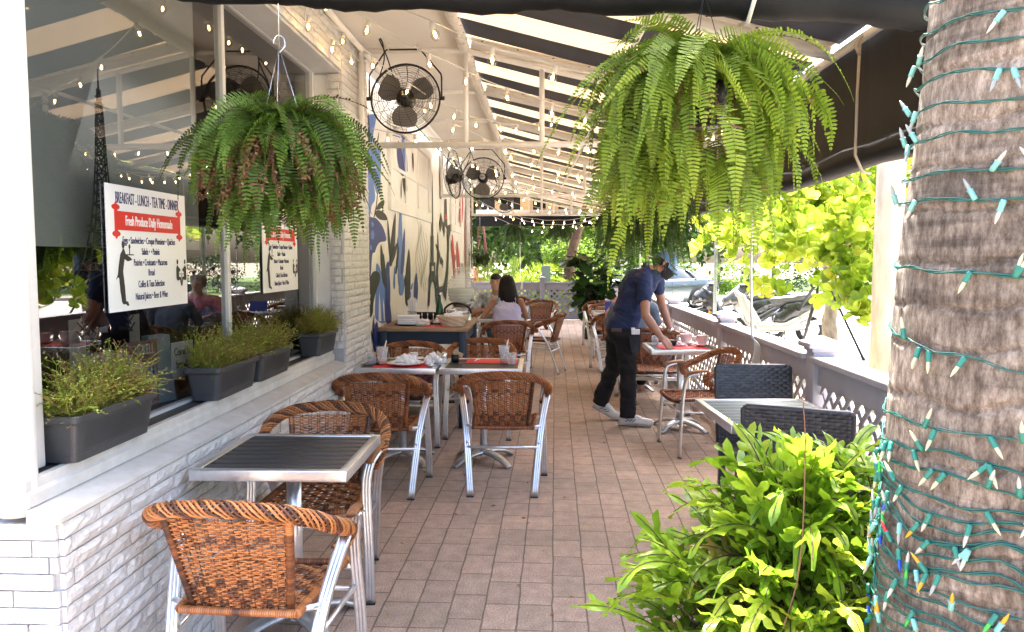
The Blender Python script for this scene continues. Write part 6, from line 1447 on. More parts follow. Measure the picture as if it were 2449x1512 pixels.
# ---- seated figures
def seated(label, x, y, rz, skinm, shirt, sleeves=.45, head_tilt=0., trousers=None, arms=None, female=False, sc=1., hairf=None, lean=.05):
    """seated on a .44 m seat, facing local +Y, rotated rz"""
    t = person(label, (x, y, 0)); t.rotation_euler = (0, 0, R(rz)); k = sc; sw = .165 if female else .195
    hipc = V((0, -.02, .52)); ch = V((0, -.02+lean, .86)); nk = V((0, -.0+lean*1.6, 1.04*1)); hd = V((0, .03+lean*2, 1.19)); f = V((0, math.cos(head_tilt), math.sin(head_tilt)))
    hc, A = head_caps(hd, f, (0, 0, 1), .95 if female else 1.)
    sh = [V((s*sw, ch.y, .99)) for s in (-1, 1)]
    arms = arms or [(V((s*(sw+.07), ch.y+.10, .80)), V((s*.12, ch.y+.33, .79))) for s in (-1, 1)]
    caps = hc+[(nk-V((0, 0, .03)), .052 if female else .06, hd-V((0, .0, .06)), .048), (hipc, .12, ch, .11), (ch, .11, nk-V((0, 0, .03)), .06)]
    for s, a in zip((-1, 1), arms):
        i = 0 if s < 0 else 1; e, w_ = a; r0 = .040 if female else .048
        caps += [(sh[i], r0, e, r0*.8), (e, r0*.8, w_, .024), (V((s*.09, .02, .50)), .075, V((s*.12, .40, .48)), .055), (V((s*.12, .40, .48)), .055, V((s*.12, .36, .09)), .036), (V((s*.12, .36, .06)), .032, V((s*.13, .50, .03)), .028)]
        d = (w_-e).normalized(); hand(caps, w_, d+V((0, 0, -.1)), (0, 0, -1), (-s, 0, 0), .92, .45)
    blobmesh('body', caps, .009, 3, skinm, t); eyes(A, t, .9)
    sc_ = [(hipc, .132, ch, .128), (ch, .122, nk-V((0, 0, .07)), .075), (hipc+V((-.05, 0, 0)), .125, ch+V((-.06, 0, 0)), .118), (hipc+V((.05, 0, 0)), .125, ch+V((.06, 0, 0)), .118), (ch+V((-.05, 0, 0)), .11, nk-V((.03, 0, .05)), .062), (ch+V((.05, 0, 0)), .11, nk-V((-.03, 0, .05)), .062)]
    if sleeves > 0:
        for s in (0, 1): sc_ += [(sh[s], .066, nk-V((0, 0, .05)), .058), (sh[s], .064, sh[s].lerp(arms[s][0], min(1, sleeves*2)), .056)]
        if sleeves > .5:
            for s in (0, 1): sc_ += [(arms[s][0], .056, arms[s][0].lerp(arms[s][1], (sleeves-.5)*2), .045)]
    blobmesh('shirt', sc_, .011, 4, shirt, t, wrinkle=.010)
    tr = [(V((-.09, -.02, .50)), .118, V((.09, -.02, .50)), .118)]
    for s in (-1, 1): tr += [(V((s*.09, .0, .505)), .092, V((s*.12, .41, .485)), .070), (V((s*.12, .41, .485)), .070, V((s*.12, .365, .13)), .055)]
    blobmesh('trousers', tr, .012, 4, trousers or M_trou, t)
    return t, A, hd
M_lilac = mat('lilac_top', (.50, .48, .66), .8, bump=.2, bs=40)
M_jean = mat('blue_jeans', (.06, .09, .17), .9, var=.2, bump=.3, bs=60)
wn, A, hd = seated('dark haired woman in a lilac sleeveless top seated with her back to the viewer', -.42, 9.52, 4, M_skin, M_lilac, sleeves=0, female=True, trousers=M_jean, arms=[(V((-.30, .02, .80)), V((-.16, .26, .84))), (V((.24, .10, .80)), V((.14, .30, .80)))], head_tilt=-.25)
hb = [(hd+V((0, -.02, .03)), .097, hd+V((0, .00, .04)), .092), (hd+V((0, -.04, -.0)), .090, hd+V((.005, -.075, -.13)), .072, (V((0, 1, 0)), .75))]
for i in range(16): a = PI*(1.02+.96*i/15); p0 = hd+V((math.cos(a)*.08, math.sin(a)*.075-.012, .0)); p1 = hd+V((math.cos(a)*.105+.012, math.sin(a)*.085-.035, -.13-rnd(0, .02))); p2 = p1+V((rnd(-.01, .03), -.02, -.075-rnd(0, .03))); hb += [(p0, .026, p1, .021), (p1, .021, p2, .006)]
M_dhair = mat('dark_brown_hair', (.010, .007, .006), .5, bump=.9, bs=10, stretch=(16, 16, 1), spec=.25)
blobmesh('long_hair', hb, .008, 2, M_dhair, wn)
stp = MB(); 
for s in (-1, 1): stp.tube(spline([(s*.085, -.115, .93), (s*.10, -.085, 1.0), (s*.095, -.02, 1.03), (s*.09, .05, .99)], 4), .010, 6, flat=.4)
stp.build('shoulder_strap', M_lilac, wn)
mn, A, hd = seated('man with short black hair and flowered white shirt seated facing the viewer', -.62, 10.72, 178, M_skin2, mat('flowered_shirt', (.62, .62, .60), .8, col2=(.12, .16, .17), vs=13), sleeves=.45, trousers=M_jean, arms=[(V((-.27, .10, .80)), V((-.12, .26, .86))), (V((.30, .12, .80)), V((.16, .32, .82)))])
blobmesh('short_hair', [(hd+V((0, -.03, .045)), .082, hd+V((0, .028, .062)), .068), (hd+V((0, -.055, .0)), .062, hd+V((0, -.03, .05)), .075)], .008, 2, MATS['black_hair'], mn)
bw = MB()
for s in (-1, 1): bw.tube([A(s*.014, .088, .024), A(s*.034, .086, .030), A(s*.052, .074, .024)], [.0035, .0045, .002], 6)
bw.build('eyebrows', MATS['black_hair'], mn)
ew, A, hd = seated('elderly woman with grey curls, blue floral blouse and dangling blue mask behind the waiter', 1.12, 9.50, 182, M_skin3, mat('blue_floral_blouse', (.62, .60, .62), .8, col2=(.05, .09, .32), vs=11), sleeves=.9, female=True, arms=[(V((-.24, .12, .80)), V((-.10, .34, .80))), (V((.29, .04, .80)), V((.20, .27, .82)))])
blobmesh('curly_hair', [(hd+V((math.cos(a)*.062, -.02+math.sin(a)*.06, z)), .036, hd+V((math.cos(a)*.064, -.02+math.sin(a)*.062, z+.01)), .036) for z in (.02, .055, .085) for a in [i*.7 for i in range(9)] if not (math.sin(a) > .5 and z < .05)]+[(hd+V((0, -.02, .06)), .075, hd+V((0, 0, .075)), .06)], .010, 1, mat('grey_curls', (.30, .29, .28), .8, bump=.6, bs=60), ew)
o = MB(); o.tube([(-.31, .02, .97), (-.325, .06, .88), (-.31, .09, .80)], [.03, .075, .055], 10, flat=.15); 
sc2 = MB(); sc2.rbox((-.12, -.01, 0), (.0, .01, .12), .01); 
rd = blobmesh('pink_scarf', [(V((-.12, .07, 1.0)), .075, V((.12, .07, 1.0)), .075), (V((0, .10, .93)), .085, V((0, .10, 1.02)), .06), (V((.165, .03, .99)), .078, V((.28, .04, .84)), .064), (V((.28, .04, .82)), .062, V((.26, .10, .81)), .055)], .012, 4, mat('pink_red_scarf', (.60, .10, .14), .8, col2=(.65, .40, .45), vs=18), ew)
hm, A, hd = seated('man in a plain grey blue shirt seated mostly hidden behind the waiter', 1.0, 8.38, -2, M_skin2, mat('grey_blue_shirt', (.13, .17, .22), .8, bump=.2, bs=20), sleeves=.45)
blobmesh('short_hair', [(hd+V((0, -.03, .04)), .084, hd+V((0, .02, .058)), .07), (hd+V((0, -.05, -.02)), .066, hd+V((0, -.03, .05)), .078)], .009, 2, MATS['grey_curls'], hm)
mkb = MB(); mkb.rbox((.27, .06, .66), (.28, .14, .78), .004); mkb.tube([(.275, .07, .78), (.29, .10, .82), (.275, .13, .78)], .002, 4); mkb.build('hanging_mask', mat('blue_mask', (.20, .45, .65), .7), ew)
bl, A, hd = seated('blonde woman seated outside beyond the far left corner of the fence', -1.78, 20.9, 170, M_skin3, mat('dark_red_top', (.35, .04, .05), .8), sleeves=.45, female=True)
blobmesh('blonde_hair', [(hd+V((0, -.03, .03)), .092, hd+V((0, .0, .045)), .082), (hd+V((-.05, -.03, -.02)), .05, hd+V((-.06, -.02, -.17)), .035), (hd+V((.05, -.03, -.02)), .05, hd+V((.06, -.02, -.17)), .035)], .010, 2, mat('blonde_hair', (.45, .22, .07), .5, bump=.5, bs=60), bl)
bl.location.z = -.02
# ================================================================ STREET: CAR, SCOOTERS, POSTS
M_carp = mat('grey_green_car_paint', (.08, .105, .11), .22, metal=.5, coat=1.)
M_carg = mat('car_glass', (.02, .03, .03), .05, coat=.6, spec=.8)
def car(label, loc, rz, paint):
    t = thing('parked_car', label, 'car', loc, rz); n = 25
    # body shell lofted along x: nose at -2.35, tail at +2.35 (heading local -X)
    def prof(x):
        u = (x+2.35)/4.7
        hood = [(0, .62), (.05, .72), (.25, .84), (.32, .93), (.70, .95), (.86, .98), (.955, .96), (.985, .88), (1, .62)]
        belt = 0
        for a, b in zip(hood, hood[1:]):
            if a[0] <= u <= b[0]+1e-9: belt = a[1]+(b[1]-a[1])*(u-a[0])/(b[0]-a[0])
        w_ = .93*(1-.22*max(0, (.16-u)/.16)**2-.16*max(0, (u-.86)/.14)**2)
        return belt, w_
    vs = []; fs = []
    xs = [-2.35+4.7*i/48 for i in range(49)]; m = 14
    for x in xs:
        b_, w_ = prof(x); zb = .20
        for s_, z in ((0, zb), (.86*w_, zb), (.97*w_, zb+.06), (w_, .45), (w_, b_*.72), (.965*w_, b_-.06), (.90*w_, b_), (.0, b_+.035)): vs.append((x, s_, z))
    k = 8
    for i in range(48):
        for j in range(k-1): fs.append((i*k+j, i*k+j+1, (i+1)*k+j+1, (i+1)*k+j))
    fs += [tuple(range(k)), tuple(range(48*k, 49*k))[::-1]]
    nv = len(vs); vs += [(x, -y, z) for x, y, z in vs]; fs += [tuple(nv+q for q in reversed(f_)) for f_ in fs]
    b_ = MB().add(vs, fs, sm=True)
    body = b_.build('body', paint, t)
    # greenhouse: fastback roof
    roof = [(-1.05, .93, .80), (-.35, 1.33, .62), (.15, 1.41, .60), (.75, 1.38, .585), (1.35, 1.22, .57), (1.95, 1.0, .66)]
    gv = MB(); rf = MB(); pts = [V((a, 0, z)) for a, z, w_ in roof]; sp = spline(pts, 5); ws = spline([V((w_, 0, 0)) for a, z, w_ in roof], 5); rows = []
    for p, w_ in zip(sp, ws): bz, bw_ = prof(p.x); rows.append([(p.x, bw_*.90, bz-.01), (p.x, (bw_*.9+w_.x)/2+.02, (bz+p.z)/2), (p.x, w_.x, p.z-.03), (p.x, w_.x-.07, p.z), (p.x, 0, p.z+.015)])
    vs = [q for r_ in rows for q in r_]; nn = len(vs); L5 = len(rows)
    side = [(i*5+j, i*5+j+1, (i+1)*5+j+1, (i+1)*5+j) for i in range(L5-1) for j in (0, 1)]; top = [(i*5+j, i*5+j+1, (i+1)*5+j+1, (i+1)*5+j) for i in range(L5-1) for j in (2, 3)]
    mir = [(x, -y, z) for x, y, z in vs]
    gl = [f_ for f_ in side]; isglass = lambda f_: vs[f_[0]][0] < -.45 or vs[f_[0]][0] > 1.3
    gv.add(vs+mir, side+[tuple(nn+q for q in reversed(f_)) for f_ in side]+[f_ for f_ in top if isglass(f_)]+[tuple(nn+q for q in reversed(f_)) for f_ in top if isglass(f_)], sm=True); gv.build('windows', M_carg, t)
    rt = [f_ for f_ in top if not isglass(f_)]; rf.add([(a, b2, c2+.003) for a, b2, c2 in vs+mir], rt+[tuple(nn+q for q in reversed(f_)) for f_ in rt], sm=True)
    for s_ in (-1, 1):
        rf.tube([(p.x, s_*(w_.x-.0), p.z-.025) for p, w_ in zip(sp, ws)], .022, 6); 
        for xx in (.18,): i = min(range(len(sp)), key=lambda q: abs(sp[q].x-xx)); rf.tube([(sp[i].x, s_*(rows[i][0][1]+.004), rows[i][0][2]), (sp[i].x, s_*(rows[i][1][1]+.004), rows[i][1][2]), (sp[i].x, s_*rows[i][2][1], rows[i][2][2])], .03, 5)
        rf.tube([(1.42, s_*.84, .96), (1.30, s_*.74, 1.10), (1.15, s_*.60, 1.26)], .07, 6, flat=.5)
    rf.build('roof', paint, t)
    ch = MB()
    for s_ in (-1, 1): ch.tube([(x, s_*(prof(x)[1]*.905), prof(x)[0]+.004) for x in [-.95+.1*i for i in range(25)]], .010, 5); 
    ch.build('chrome_strip', M_steel, t)
    for s_ in (-1, 1):
        for xx in (-.38, .72): h = MB(); h.rbox((xx, s_*.925-.012, .76), (xx+.2, s_*.925+.012, .79), .008); h.build('door_handle', paint, t)
        dl = MB()
        for xx in (-.62, .30, 1.12): dl.tube([(xx, s_*.932, .30), (xx+.02, s_*.933, .70), (xx+.0, s_*.905, .90)], .004, 4)
        dl.tube([(-1.2, s_*.933, .70), (1.9, s_*.93, .72)], .004, 4); dl.build('door_seam', M_rubber, t)
        for xx in (-1.48, 1.42):
            wl_ = MB(); X = Matrix.Translation((xx, s_*.83, .335)) @ Matrix.Rotation(-s_*PI/2, 4, 'X')
            ar = MB().lathe([(.0001, .06), (.37, .06), (.385, .115), (.37, .12)], 28, X=X); ar.build('wheel_arch', M_rubber, t)
            wheel = wl_.lathe([(.235, .12), (.25, .135), (.32, .13), (.335, .10), (.335, -.09), (.32, -.11), (.0001, -.10)], 32, X=X).build('wheel', M_rubber, t)
            rm = MB().lathe([(.245, .10), (.245, .135), (.225, .13), (.215, .06)], 32, X=X)
            rm.lathe([(.0001, .115), (.04, .115), (.05, .09)], 14, X=X)
            for q in range(10): a = q*2*PI/10+(.09 if q % 2 else -.09); rm.prism([(math.cos(a)*.03-math.sin(a)*.012, math.sin(a)*.03+math.cos(a)*.012, .095), (math.cos(a)*.03+math.sin(a)*.012, math.sin(a)*.03-math.cos(a)*.012, .095), (math.cos(a)*.23+math.sin(a)*.016, math.sin(a)*.23-math.cos(a)*.016, .10), (math.cos(a)*.23-math.sin(a)*.016, math.sin(a)*.23+math.cos(a)*.016, .10)], (0, 0, .02), X=X)
            rm.build('rim', M_alu, wheel)
            MB().lathe([(.0001, .05), (.21, .05), (.22, .07)], 20, X=X).build('brake_disc', M_aludark, wheel)
        l = MB(); l.rbox((2.18, s_*.60-.16, .78), (2.335, s_*.60+.14, .90), .03); l.build('tail_light', mat('tail_red', (.35, .01, .01), .2) if 'tail_red' not in MATS else MATS['tail_red'], t)
        l = MB(); l.rbox((-2.32, s_*.62-.16, .60), (-2.12, s_*.62+.14, .70), .03); l.build('headlight', M_glass, t)
    return t
wc = WZ(1671, 737, -.11)
cth = math.atan2(.60, .80)      # nose swings towards the camera's left
c_ = car('grey green fastback sedan crossing the sunny street behind the waiter', (0, 0, 0), 0, M_carp)
ang = R(32); c_.rotation_euler = (0, 0, ang)
q = Matrix.Rotation(ang, 3, 'Z') @ V((1.42, -.95, 0)); c_.location = (wc.x-q.x, wc.y-q.y, -.112)
cw = car('white parked car half hidden by leaves beyond the street tree', (0, 0, 0), R(15), mat('white_car_paint', (.72, .72, .70), .25, coat=1.)); p = WZ(2105, 655, 0); cw.location = (15.6, 24.5, -.112)

def scooter(label, loc, rz, bodym, lowm):
    t = thing('motor_scooter', label, 'scooter', loc, rz, 'motor scooters parked by the street tree')   # nose towards local -X
    M_sb = mat('scooter_black_plastic', (.016, .017, .019), .25, coat=.6) if 'scooter_black_plastic' not in MATS else MATS['scooter_black_plastic']
    for xx, nm in ((-.64, 'front_wheel'), (.62, 'rear_wheel')):
        X = Matrix.Translation((xx, 0, .235)) @ Matrix.Rotation(PI/2, 4, 'X')
        wo = MB().lathe([(.155, .045), (.20, .055), (.232, .03), (.238, 0), (.232, -.03), (.20, -.055), (.155, -.045)], 30, X=X).build('wheel', M_rubber, t)
        r_ = MB().lathe([(.165, .04), (.150, .035), (.150, -.035), (.165, -.04)], 28, X=X); r_.lathe([(.0001, .05), (.04, .05), (.04, -.05), (.0001, -.05)], 12, X=X)
        for k in range(6): a = k*PI/3; r_.tube([(math.cos(a)*.03, math.sin(a)*.03, 0), (math.cos(a)*.155, math.sin(a)*.155, 0)], .010, 6, X=X)
        r_.build('rim', M_alu, wo)
    fc = [(V((-.64, 0, .47)), .045, V((-.50, 0, .46)), .03), (V((-.80, 0, .40)), .03, V((-.64, 0, .485)), .055)]
    blobmesh('front_mudguard', [(V((-.88, 0, .36)), .06, V((-.76, 0, .47)), .08), (V((-.76, 0, .47)), .08, V((-.52, 0, .50)), .10)], .014, 3, M_sb, t)
    lw = [(V((-.58, 0, .80)), .15, V((-.46, 0, .50)), .15, (V((1, 0, 0)), .6)), (V((-.50, 0, .62)), .16, V((-.30, 0, .32)), .13), (V((-.54, -.10, .78)), .08, V((-.40, -.14, .42)), .08), (V((-.54, .10, .78)), .08, V((-.40, .14, .42)), .08), (V((-.40, -.10, .42)), .06, V((-.22, -.12, .28)), .055), (V((-.40, .10, .42)), .06, V((-.22, .12, .28)), .055), (V((-.22, -.12, .27)), .075, V((.25, -.13, .28)), .08), (V((-.22, .12, .27)), .075, V((.25, .13, .28)), .08), (V((.25, -.12, .30)), .085, V((.60, -.10, .50)), .07), (V((.25, .12, .30)), .085, V((.60, .10, .50)), .07), (V((.60, -.10, .50)), .07, V((.88, -.05, .68)), .03), (V((.60, .10, .50)), .07, V((.88, .05, .68)), .03), (V((-.2, 0, .29)), .05, V((.25, 0, .29)), .05)]
    blobmesh('lower_fairing', lw, .014, 4, lowm, t)
    blobmesh('nose_fairing', [(V((-.74, 0, .72)), .10, V((-.48, 0, .90)), .13), (V((-.82, 0, .64)), .035, V((-.60, 0, .80)), .10), (V((-.62, -.05, .72)), .09, V((-.50, -.07, .86)), .07), (V((-.62, .05, .72)), .09, V((-.50, .07, .86)), .07)], .014, 3, bodym, t)
    blobmesh('tail_fairing', [(V((.14, 0, .42)), .15, V((.40, 0, .60)), .16), (V((.28, 0, .58)), .15, V((.66, 0, .66)), .14), (V((.60, 0, .66)), .14, V((.92, 0, .78)), .05), (V((.35, 0, .46)), .13, V((.62, 0, .58)), .12)], .014, 3, M_sb, t)
    blobmesh('seat', [(V((.08, 0, .74)), .12, V((.42, 0, .765)), .14, (V((0, 0, 1)), .5)), (V((.42, 0, .785)), .14, V((.80, 0, .835)), .11, (V((0, 0, 1)), .5)), (V((.08, 0, .70)), .08, V((.70, 0, .76)), .08)], .014, 3, mat('scooter_seat', (.07, .075, .08), .5, bump=.2, bs=60) if 'scooter_seat' not in MATS else MATS['scooter_seat'], t)
    MB().rbox((-.30, -.13, .325), (.16, .13, .335), .003).build('footboard', M_rubber, t)
    h = MB(); h.tube([(-.38, -.36, 1.00), (-.44, -.16, .97), (-.47, 0, .96), (-.44, .16, .97), (-.38, .36, 1.00)], [.017, .014, .02, .014, .017], 8); h.rbox((-.56, -.12, .90), (-.40, .12, 1.0), .03); h.build('handlebar', M_sb, t)
    for s in (-1, 1): m_ = MB(); m_.tube(spline([(-.42, s*.24, .98), (-.46, s*.30, 1.12), (-.42, s*.34, 1.20)], 4), .006, 6); m_.ell((-.41, s*.37, 1.23), (.018, .075, .045), n=14, k=8); m_.build('mirror', M_blackm, t)
    MB().ell((-.86, 0, .66), (.02, .05, .03)).ell((-.70, -.085, .72), (.06, .02, .04)).ell((-.70, .085, .72), (.06, .02, .04)).build('headlight', M_glass, t)
    o = MB()
    for s in (-1, 1): o.ell((-.56, s*.135, .47), (.03, .012, .03))
    o.build('indicator', mat('amber_lens', (.8, .25, .02), .2) if 'amber_lens' not in MATS else MATS['amber_lens'], t)
    e = MB(); e.rbox((.34, -.17, .22), (.70, -.10, .38), .03); e.lathe([(.0001, 0), (.07, 0), (.07, .04), (.0001, .045)], 18, X=Matrix.Translation((.50, -.17, .30)) @ Matrix.Rotation(PI/2, 4, 'X')); e.build('engine_cover', M_alu, t)
    MB().tube([(.30, -.14, .24), (.5, -.16, .26), (.62, -.17, .34), (.92, -.17, .40)], [.02, .03, .05, .045], 12).build('exhaust', M_aludark, t)
    MB().tube([(0, .10, .27), (-.02, .20, .02), (.10, .22, .01)], .010, 6).tube([(.18, -.10, .25), (.16, -.22, .012), (.30, -.24, .012)], .012, 6).build('stand', M_blackm, t)
    st2 = MB(); st2.tube([(.62, -.151, .66), (.72, -.148, .73)], .008, 5); st2.tube([(.64, -.15, .73), (.70, -.15, .66)], .008, 5); st2.build('emblem', M_white, t)
    return t
M_silver = mat('silver_fairing', (.42, .42, .40), .3, metal=.4, coat=.8); M_scb = MATS.get('scooter_black_plastic') 
p = WZ(1938, 822, -.112)
sc1 = scooter('silver and black motor scooter nearest the lattice fence with a grey seat', (0, 0, 0), 0, mat('scooter_dark_nose', (.05, .052, .055), .2, coat=1.), M_silver)
a_ = R(-2); q = Matrix.Rotation(a_, 3, 'Z') @ V((.62, 0, 0)); sc1.rotation_euler = (R(-6), 0, a_); sc1.scale = (1.13,)*3; sc1.location = (p.x-q.x*1.13-.02, p.y-q.y, -.112)
sc2 = scooter('black motor scooter parked just behind the silver one', (sc1.location.x-.42, sc1.location.y+.85, -.112), R(3), MATS['scooter_black_plastic'], MATS['scooter_black_plastic']); sc2.rotation_euler = (R(-6), 0, R(4)); sc2.scale = (1.13,)*3
# perforated sign post
p = WZ(1709, 752, -.112); sp_ = MB(); hgt = 3.2; sp_.rbox((-.028, -.028, 0), (.028, .028, hgt), .004); so2 = MB()
for i in range(120): so2.cyl((0, -.0285, .03+i*.026), (0, -.0295, .03+i*.026), .0055, n=8); so2.cyl((-.0285, 0, .03+i*.026), (-.0295, 0, .03+i*.026), .0055, n=8)
p = V((2.62, p.y*2.62/p.x, 0)) if False else p
t = thing('sign_post', 'galvanised perforated square sign post standing in the street behind the fence', 'post', (p.x*.62, p.y*.62, -.112)); sp_.build('post_tube', mat('galvanised_steel', (.33, .36, .36), .5, metal=.5, var=.2, vs=20), t); so2.build('post_holes', M_blackm, t)
# concrete utility pole
p = WY(2124, 620, 8.4); ut = thing('utility_pole', 'thick pale concrete utility pole just left of the palm trunk', 'pole', (p.x, 8.4, -.112))
MB().tube([(0, 0, 0), (0, 0, 4), (0, 0, 8)], [.155, .135, .115], 24).build('pole_shaft', mat('weathered_concrete', (.50, .47, .40), .9, var=.25, vs=3, bump=.3, bs=30, stretch=(3, 3, .7)), ut)
# white hanging cords tied to the fence
def cord(label, u, y, z0, z1, r=.0085):
    p = WY(u, 620, y); t = thing('white_rope', label, 'rope', (p.x, y, z1), 0, 'white ropes tied from awning to fence'); c_ = MB(); c_.tube([(0, 0, z0-z1), (-.004, 0, (z0-z1)*.5), (.012, 0, .02), (.02, 0, 0)], r, 6)
    c_.build('cord_line', M_white, t); b_ = MB()
    for k in range(7): b_.tube(spline([(.02, 0, .0), (.03+k*.006, -.01, -.06), (.01+k*.008, -.015, -.20-rnd(0, .05)), (.03+k*.005, -.01, -.10), (.025, 0, -.01)], 3), .004, 4)
    b_.build('tied_bundle', mat('beige_cord', (.5, .45, .36), .8) if 'beige_cord' not in MATS else MATS['beige_cord'], t)
cord('white cord dropping from the awning edge to the fence near the scooters', 1798, 5.35, 1.93, .97); cord('white cord dropping behind the waiter to the fence', 1531, 11.4, 2.0, .97, .007)
p = WY(1244, 600, 18.8); cord('thin white cord hanging over the far lattice fence', 1244, 18.85, 2.4, .98, .006)

# ================================================================ STREET TREE (round waxy leaves)
M_lf = mat('waxy_yellow_green_leaf', (.2, .3, .03), .35, tint=[(.14, .22, .015), (.24, .36, .025), (.36, .48, .04), (.50, .58, .07), (.58, .54, .08)], transl=.55, spec=.5)
def rosette_crown(mb, pts, rs, L, rad=6):
    for (c, ax) in pts:
        ax = V(ax).normalized(); u = ax.orthogonal().normalized(); w_ = ax.cross(u); n = rs.choice([5, 6, 7, 8]); tc = rs.random()
        for k in range(n):
            a = 2*PI*k/n+rs.uniform(-.3, .3); o = rs.uniform(.35, 1.25); d = (u*math.cos(a)+w_*math.sin(a))*math.sin(o)+ax*math.cos(o); d.normalize(); s = d.cross(ax); 
            if s.length < .1: s = u.copy()
            s.normalize(); nn = s.cross(d); l = L*rs.uniform(.7, 1.15); b0 = c+d*l*.08; vs = []
            for (x, ww) in ((0, .05), (.3, .22), (.6, .33), (.85, .29), (.97, .14), (1.0, .0)):
                p = b0+d*l*x+nn*(.10*l*x*x); vs += [p-s*ww*l+nn*ww*l*.18, p, p+s*ww*l+nn*ww*l*.18]
            mb.add(vs, [(i*3+j, i*3+j+1, i*3+4+j, i*3+3+j) for i in range(5) for j in range(2)], t=min(1, max(0, tc*.7+rs.uniform(0, .3))), sm=True)
def limbs(mb, a, b, r0, r1, rs, bend=.1, n=6):
    a, b = V(a), V(b); pts = []
    for i in range(n+1): t_ = i/n; p = a.lerp(b, t_); p += V((rs.uniform(-bend, bend), rs.uniform(-bend, bend), rs.uniform(-bend, bend)*.4))*math.sin(PI*t_); pts.append(p)
    mb.tube(spline(pts, 2), [r0+(r1-r0)*i/(2*n) for i in range(2*n+1)], 10); return pts
M_bark = mat('street_tree_bark', (.28, .23, .18), .9, var=.4, vs=9, bump=.9, bs=18, stretch=(1, 1, .5))
def street_tree(label, base, rs, cen, rad, ncl, L, trunk_r=.125, fork=1.7, cutz=None):
    base = V(base); t = thing('street_tree', label, 'tree', base); mb = MB(); tk = MB()
    fk = V((-.05, 0, fork)); limbs(tk, (0, 0, 0), fk, trunk_r*1.12, trunk_r*.82, rs, .04); pts = []; cen = V(cen)
    brs = []
    for i in range(26):
        a = rs.uniform(0, 6.3); e = rs.uniform(-.5, 1.3); q = cen+V((math.cos(a)*math.cos(e)*rad[0], math.sin(a)*math.cos(e)*rad[1], math.sin(e)*rad[2]))*rs.uniform(.55, .95); bp = limbs(tk, fk+V((0, 0, -rs.uniform(0, .35))), q, trunk_r*.42, .010, rs, .22); brs += bp[2:]
    for i in range(ncl):
        if rs.random() < .5: b_ = rs.choice(brs); c = b_+V((rs.gauss(0, .28), rs.gauss(0, .28), rs.gauss(0, .22)))
        else:
            while True:
                v = V((rs.uniform(-1, 1), rs.uniform(-1, 1), rs.uniform(-1, 1)))
                if .45 < v.length < 1: break
            c = cen+V((v.x*rad[0], v.y*rad[1], v.z*rad[2]))
        if noise.noise(c*1.3+V((7, 3, 1))) < -.12: continue
        ax = (c-cen).normalized()*.6+V((rs.uniform(-.5, .5), rs.uniform(-.5, .5), rs.uniform(.2, 1))); pts.append((c, ax))
    rosette_crown(mb, pts, rs, L); tk.build('trunk', M_bark, t); mb.build('crown', M_lf, t); return t
b = WZ(1986, 842, -.112); rs = random.Random(11)
stt = street_tree('street tree with round waxy yellow green leaves and a strapped grey trunk', b, rs, (-.15, -1.0, 2.62), (2.35, 1.9, 1.75), 1250, .165)
# low hanging sprays in front
mb = MB(); pts = []
for (u, v, Y, n, sx, sz) in ((1835, 690, 11.2, 8, .20, .10), (1760, 575, 11.0, 26, .40, .20), (1880, 545, 11.2, 60, .7, .36), (2020, 560, 11.4, 60, .55, .55), (2060, 680, 11.0, 34, .28, .40), (1800, 500, 12, 60, .7, .4), (1960, 470, 12, 70, .8, .4), (2062, 740, 10.9, 14, .18, .16)):
    c0 = WY(u, v, Y)-b
    for i in range(n): c = c0+V((rs.gauss(0, sx*.5), rs.gauss(0, .25), rs.gauss(0, sz*.5))); pts.append((c, V((rs.uniform(-.7, .7), rs.uniform(-.9, .1), rs.uniform(.1, 1)))))
rosette_crown(mb, pts, rs, .17); mb.build('low_sprays', M_lf, stt)
# black guy straps
sg = thing('tree_guy_straps', 'black webbing straps knotted round the street tree and staked to the ground', 'straps', b+V((0, 0, 1.5))); mb = MB(); o = b+V((0, 0, 1.5))
kn = WY(1968, 655, b.y-.30); 
for (u, v, zz) in ((1868, 806, 0), (1915, 836, 0), (2066, 862, 0)):
    e = WZ(u, v, -.112); 
    mb.tube([kn-o, e-o], .034, 5, flat=.3)
for k in range(5): a = k*1.3; mb.tube([(math.cos(a)*.15, math.sin(a)*.15, (kn-o).z+.10+.02*k), (math.cos(a+.9)*.16, math.sin(a+.9)*.16, (kn-o).z+.1+.02*k), (math.cos(a+1.8)*.15, math.sin(a+1.8)*.15, (kn-o).z+.12)], .022, 5)
for k in range(6): d = V((rnd(-.30, .05), rnd(-.1, .05), -rnd(.18, .34))); mb.tube([kn-o, kn-o+d*.5+V((-.03, 0, .03)), kn-o+d], .042, 5, flat=.3)
mb.build('strap', M_rubber, sg)

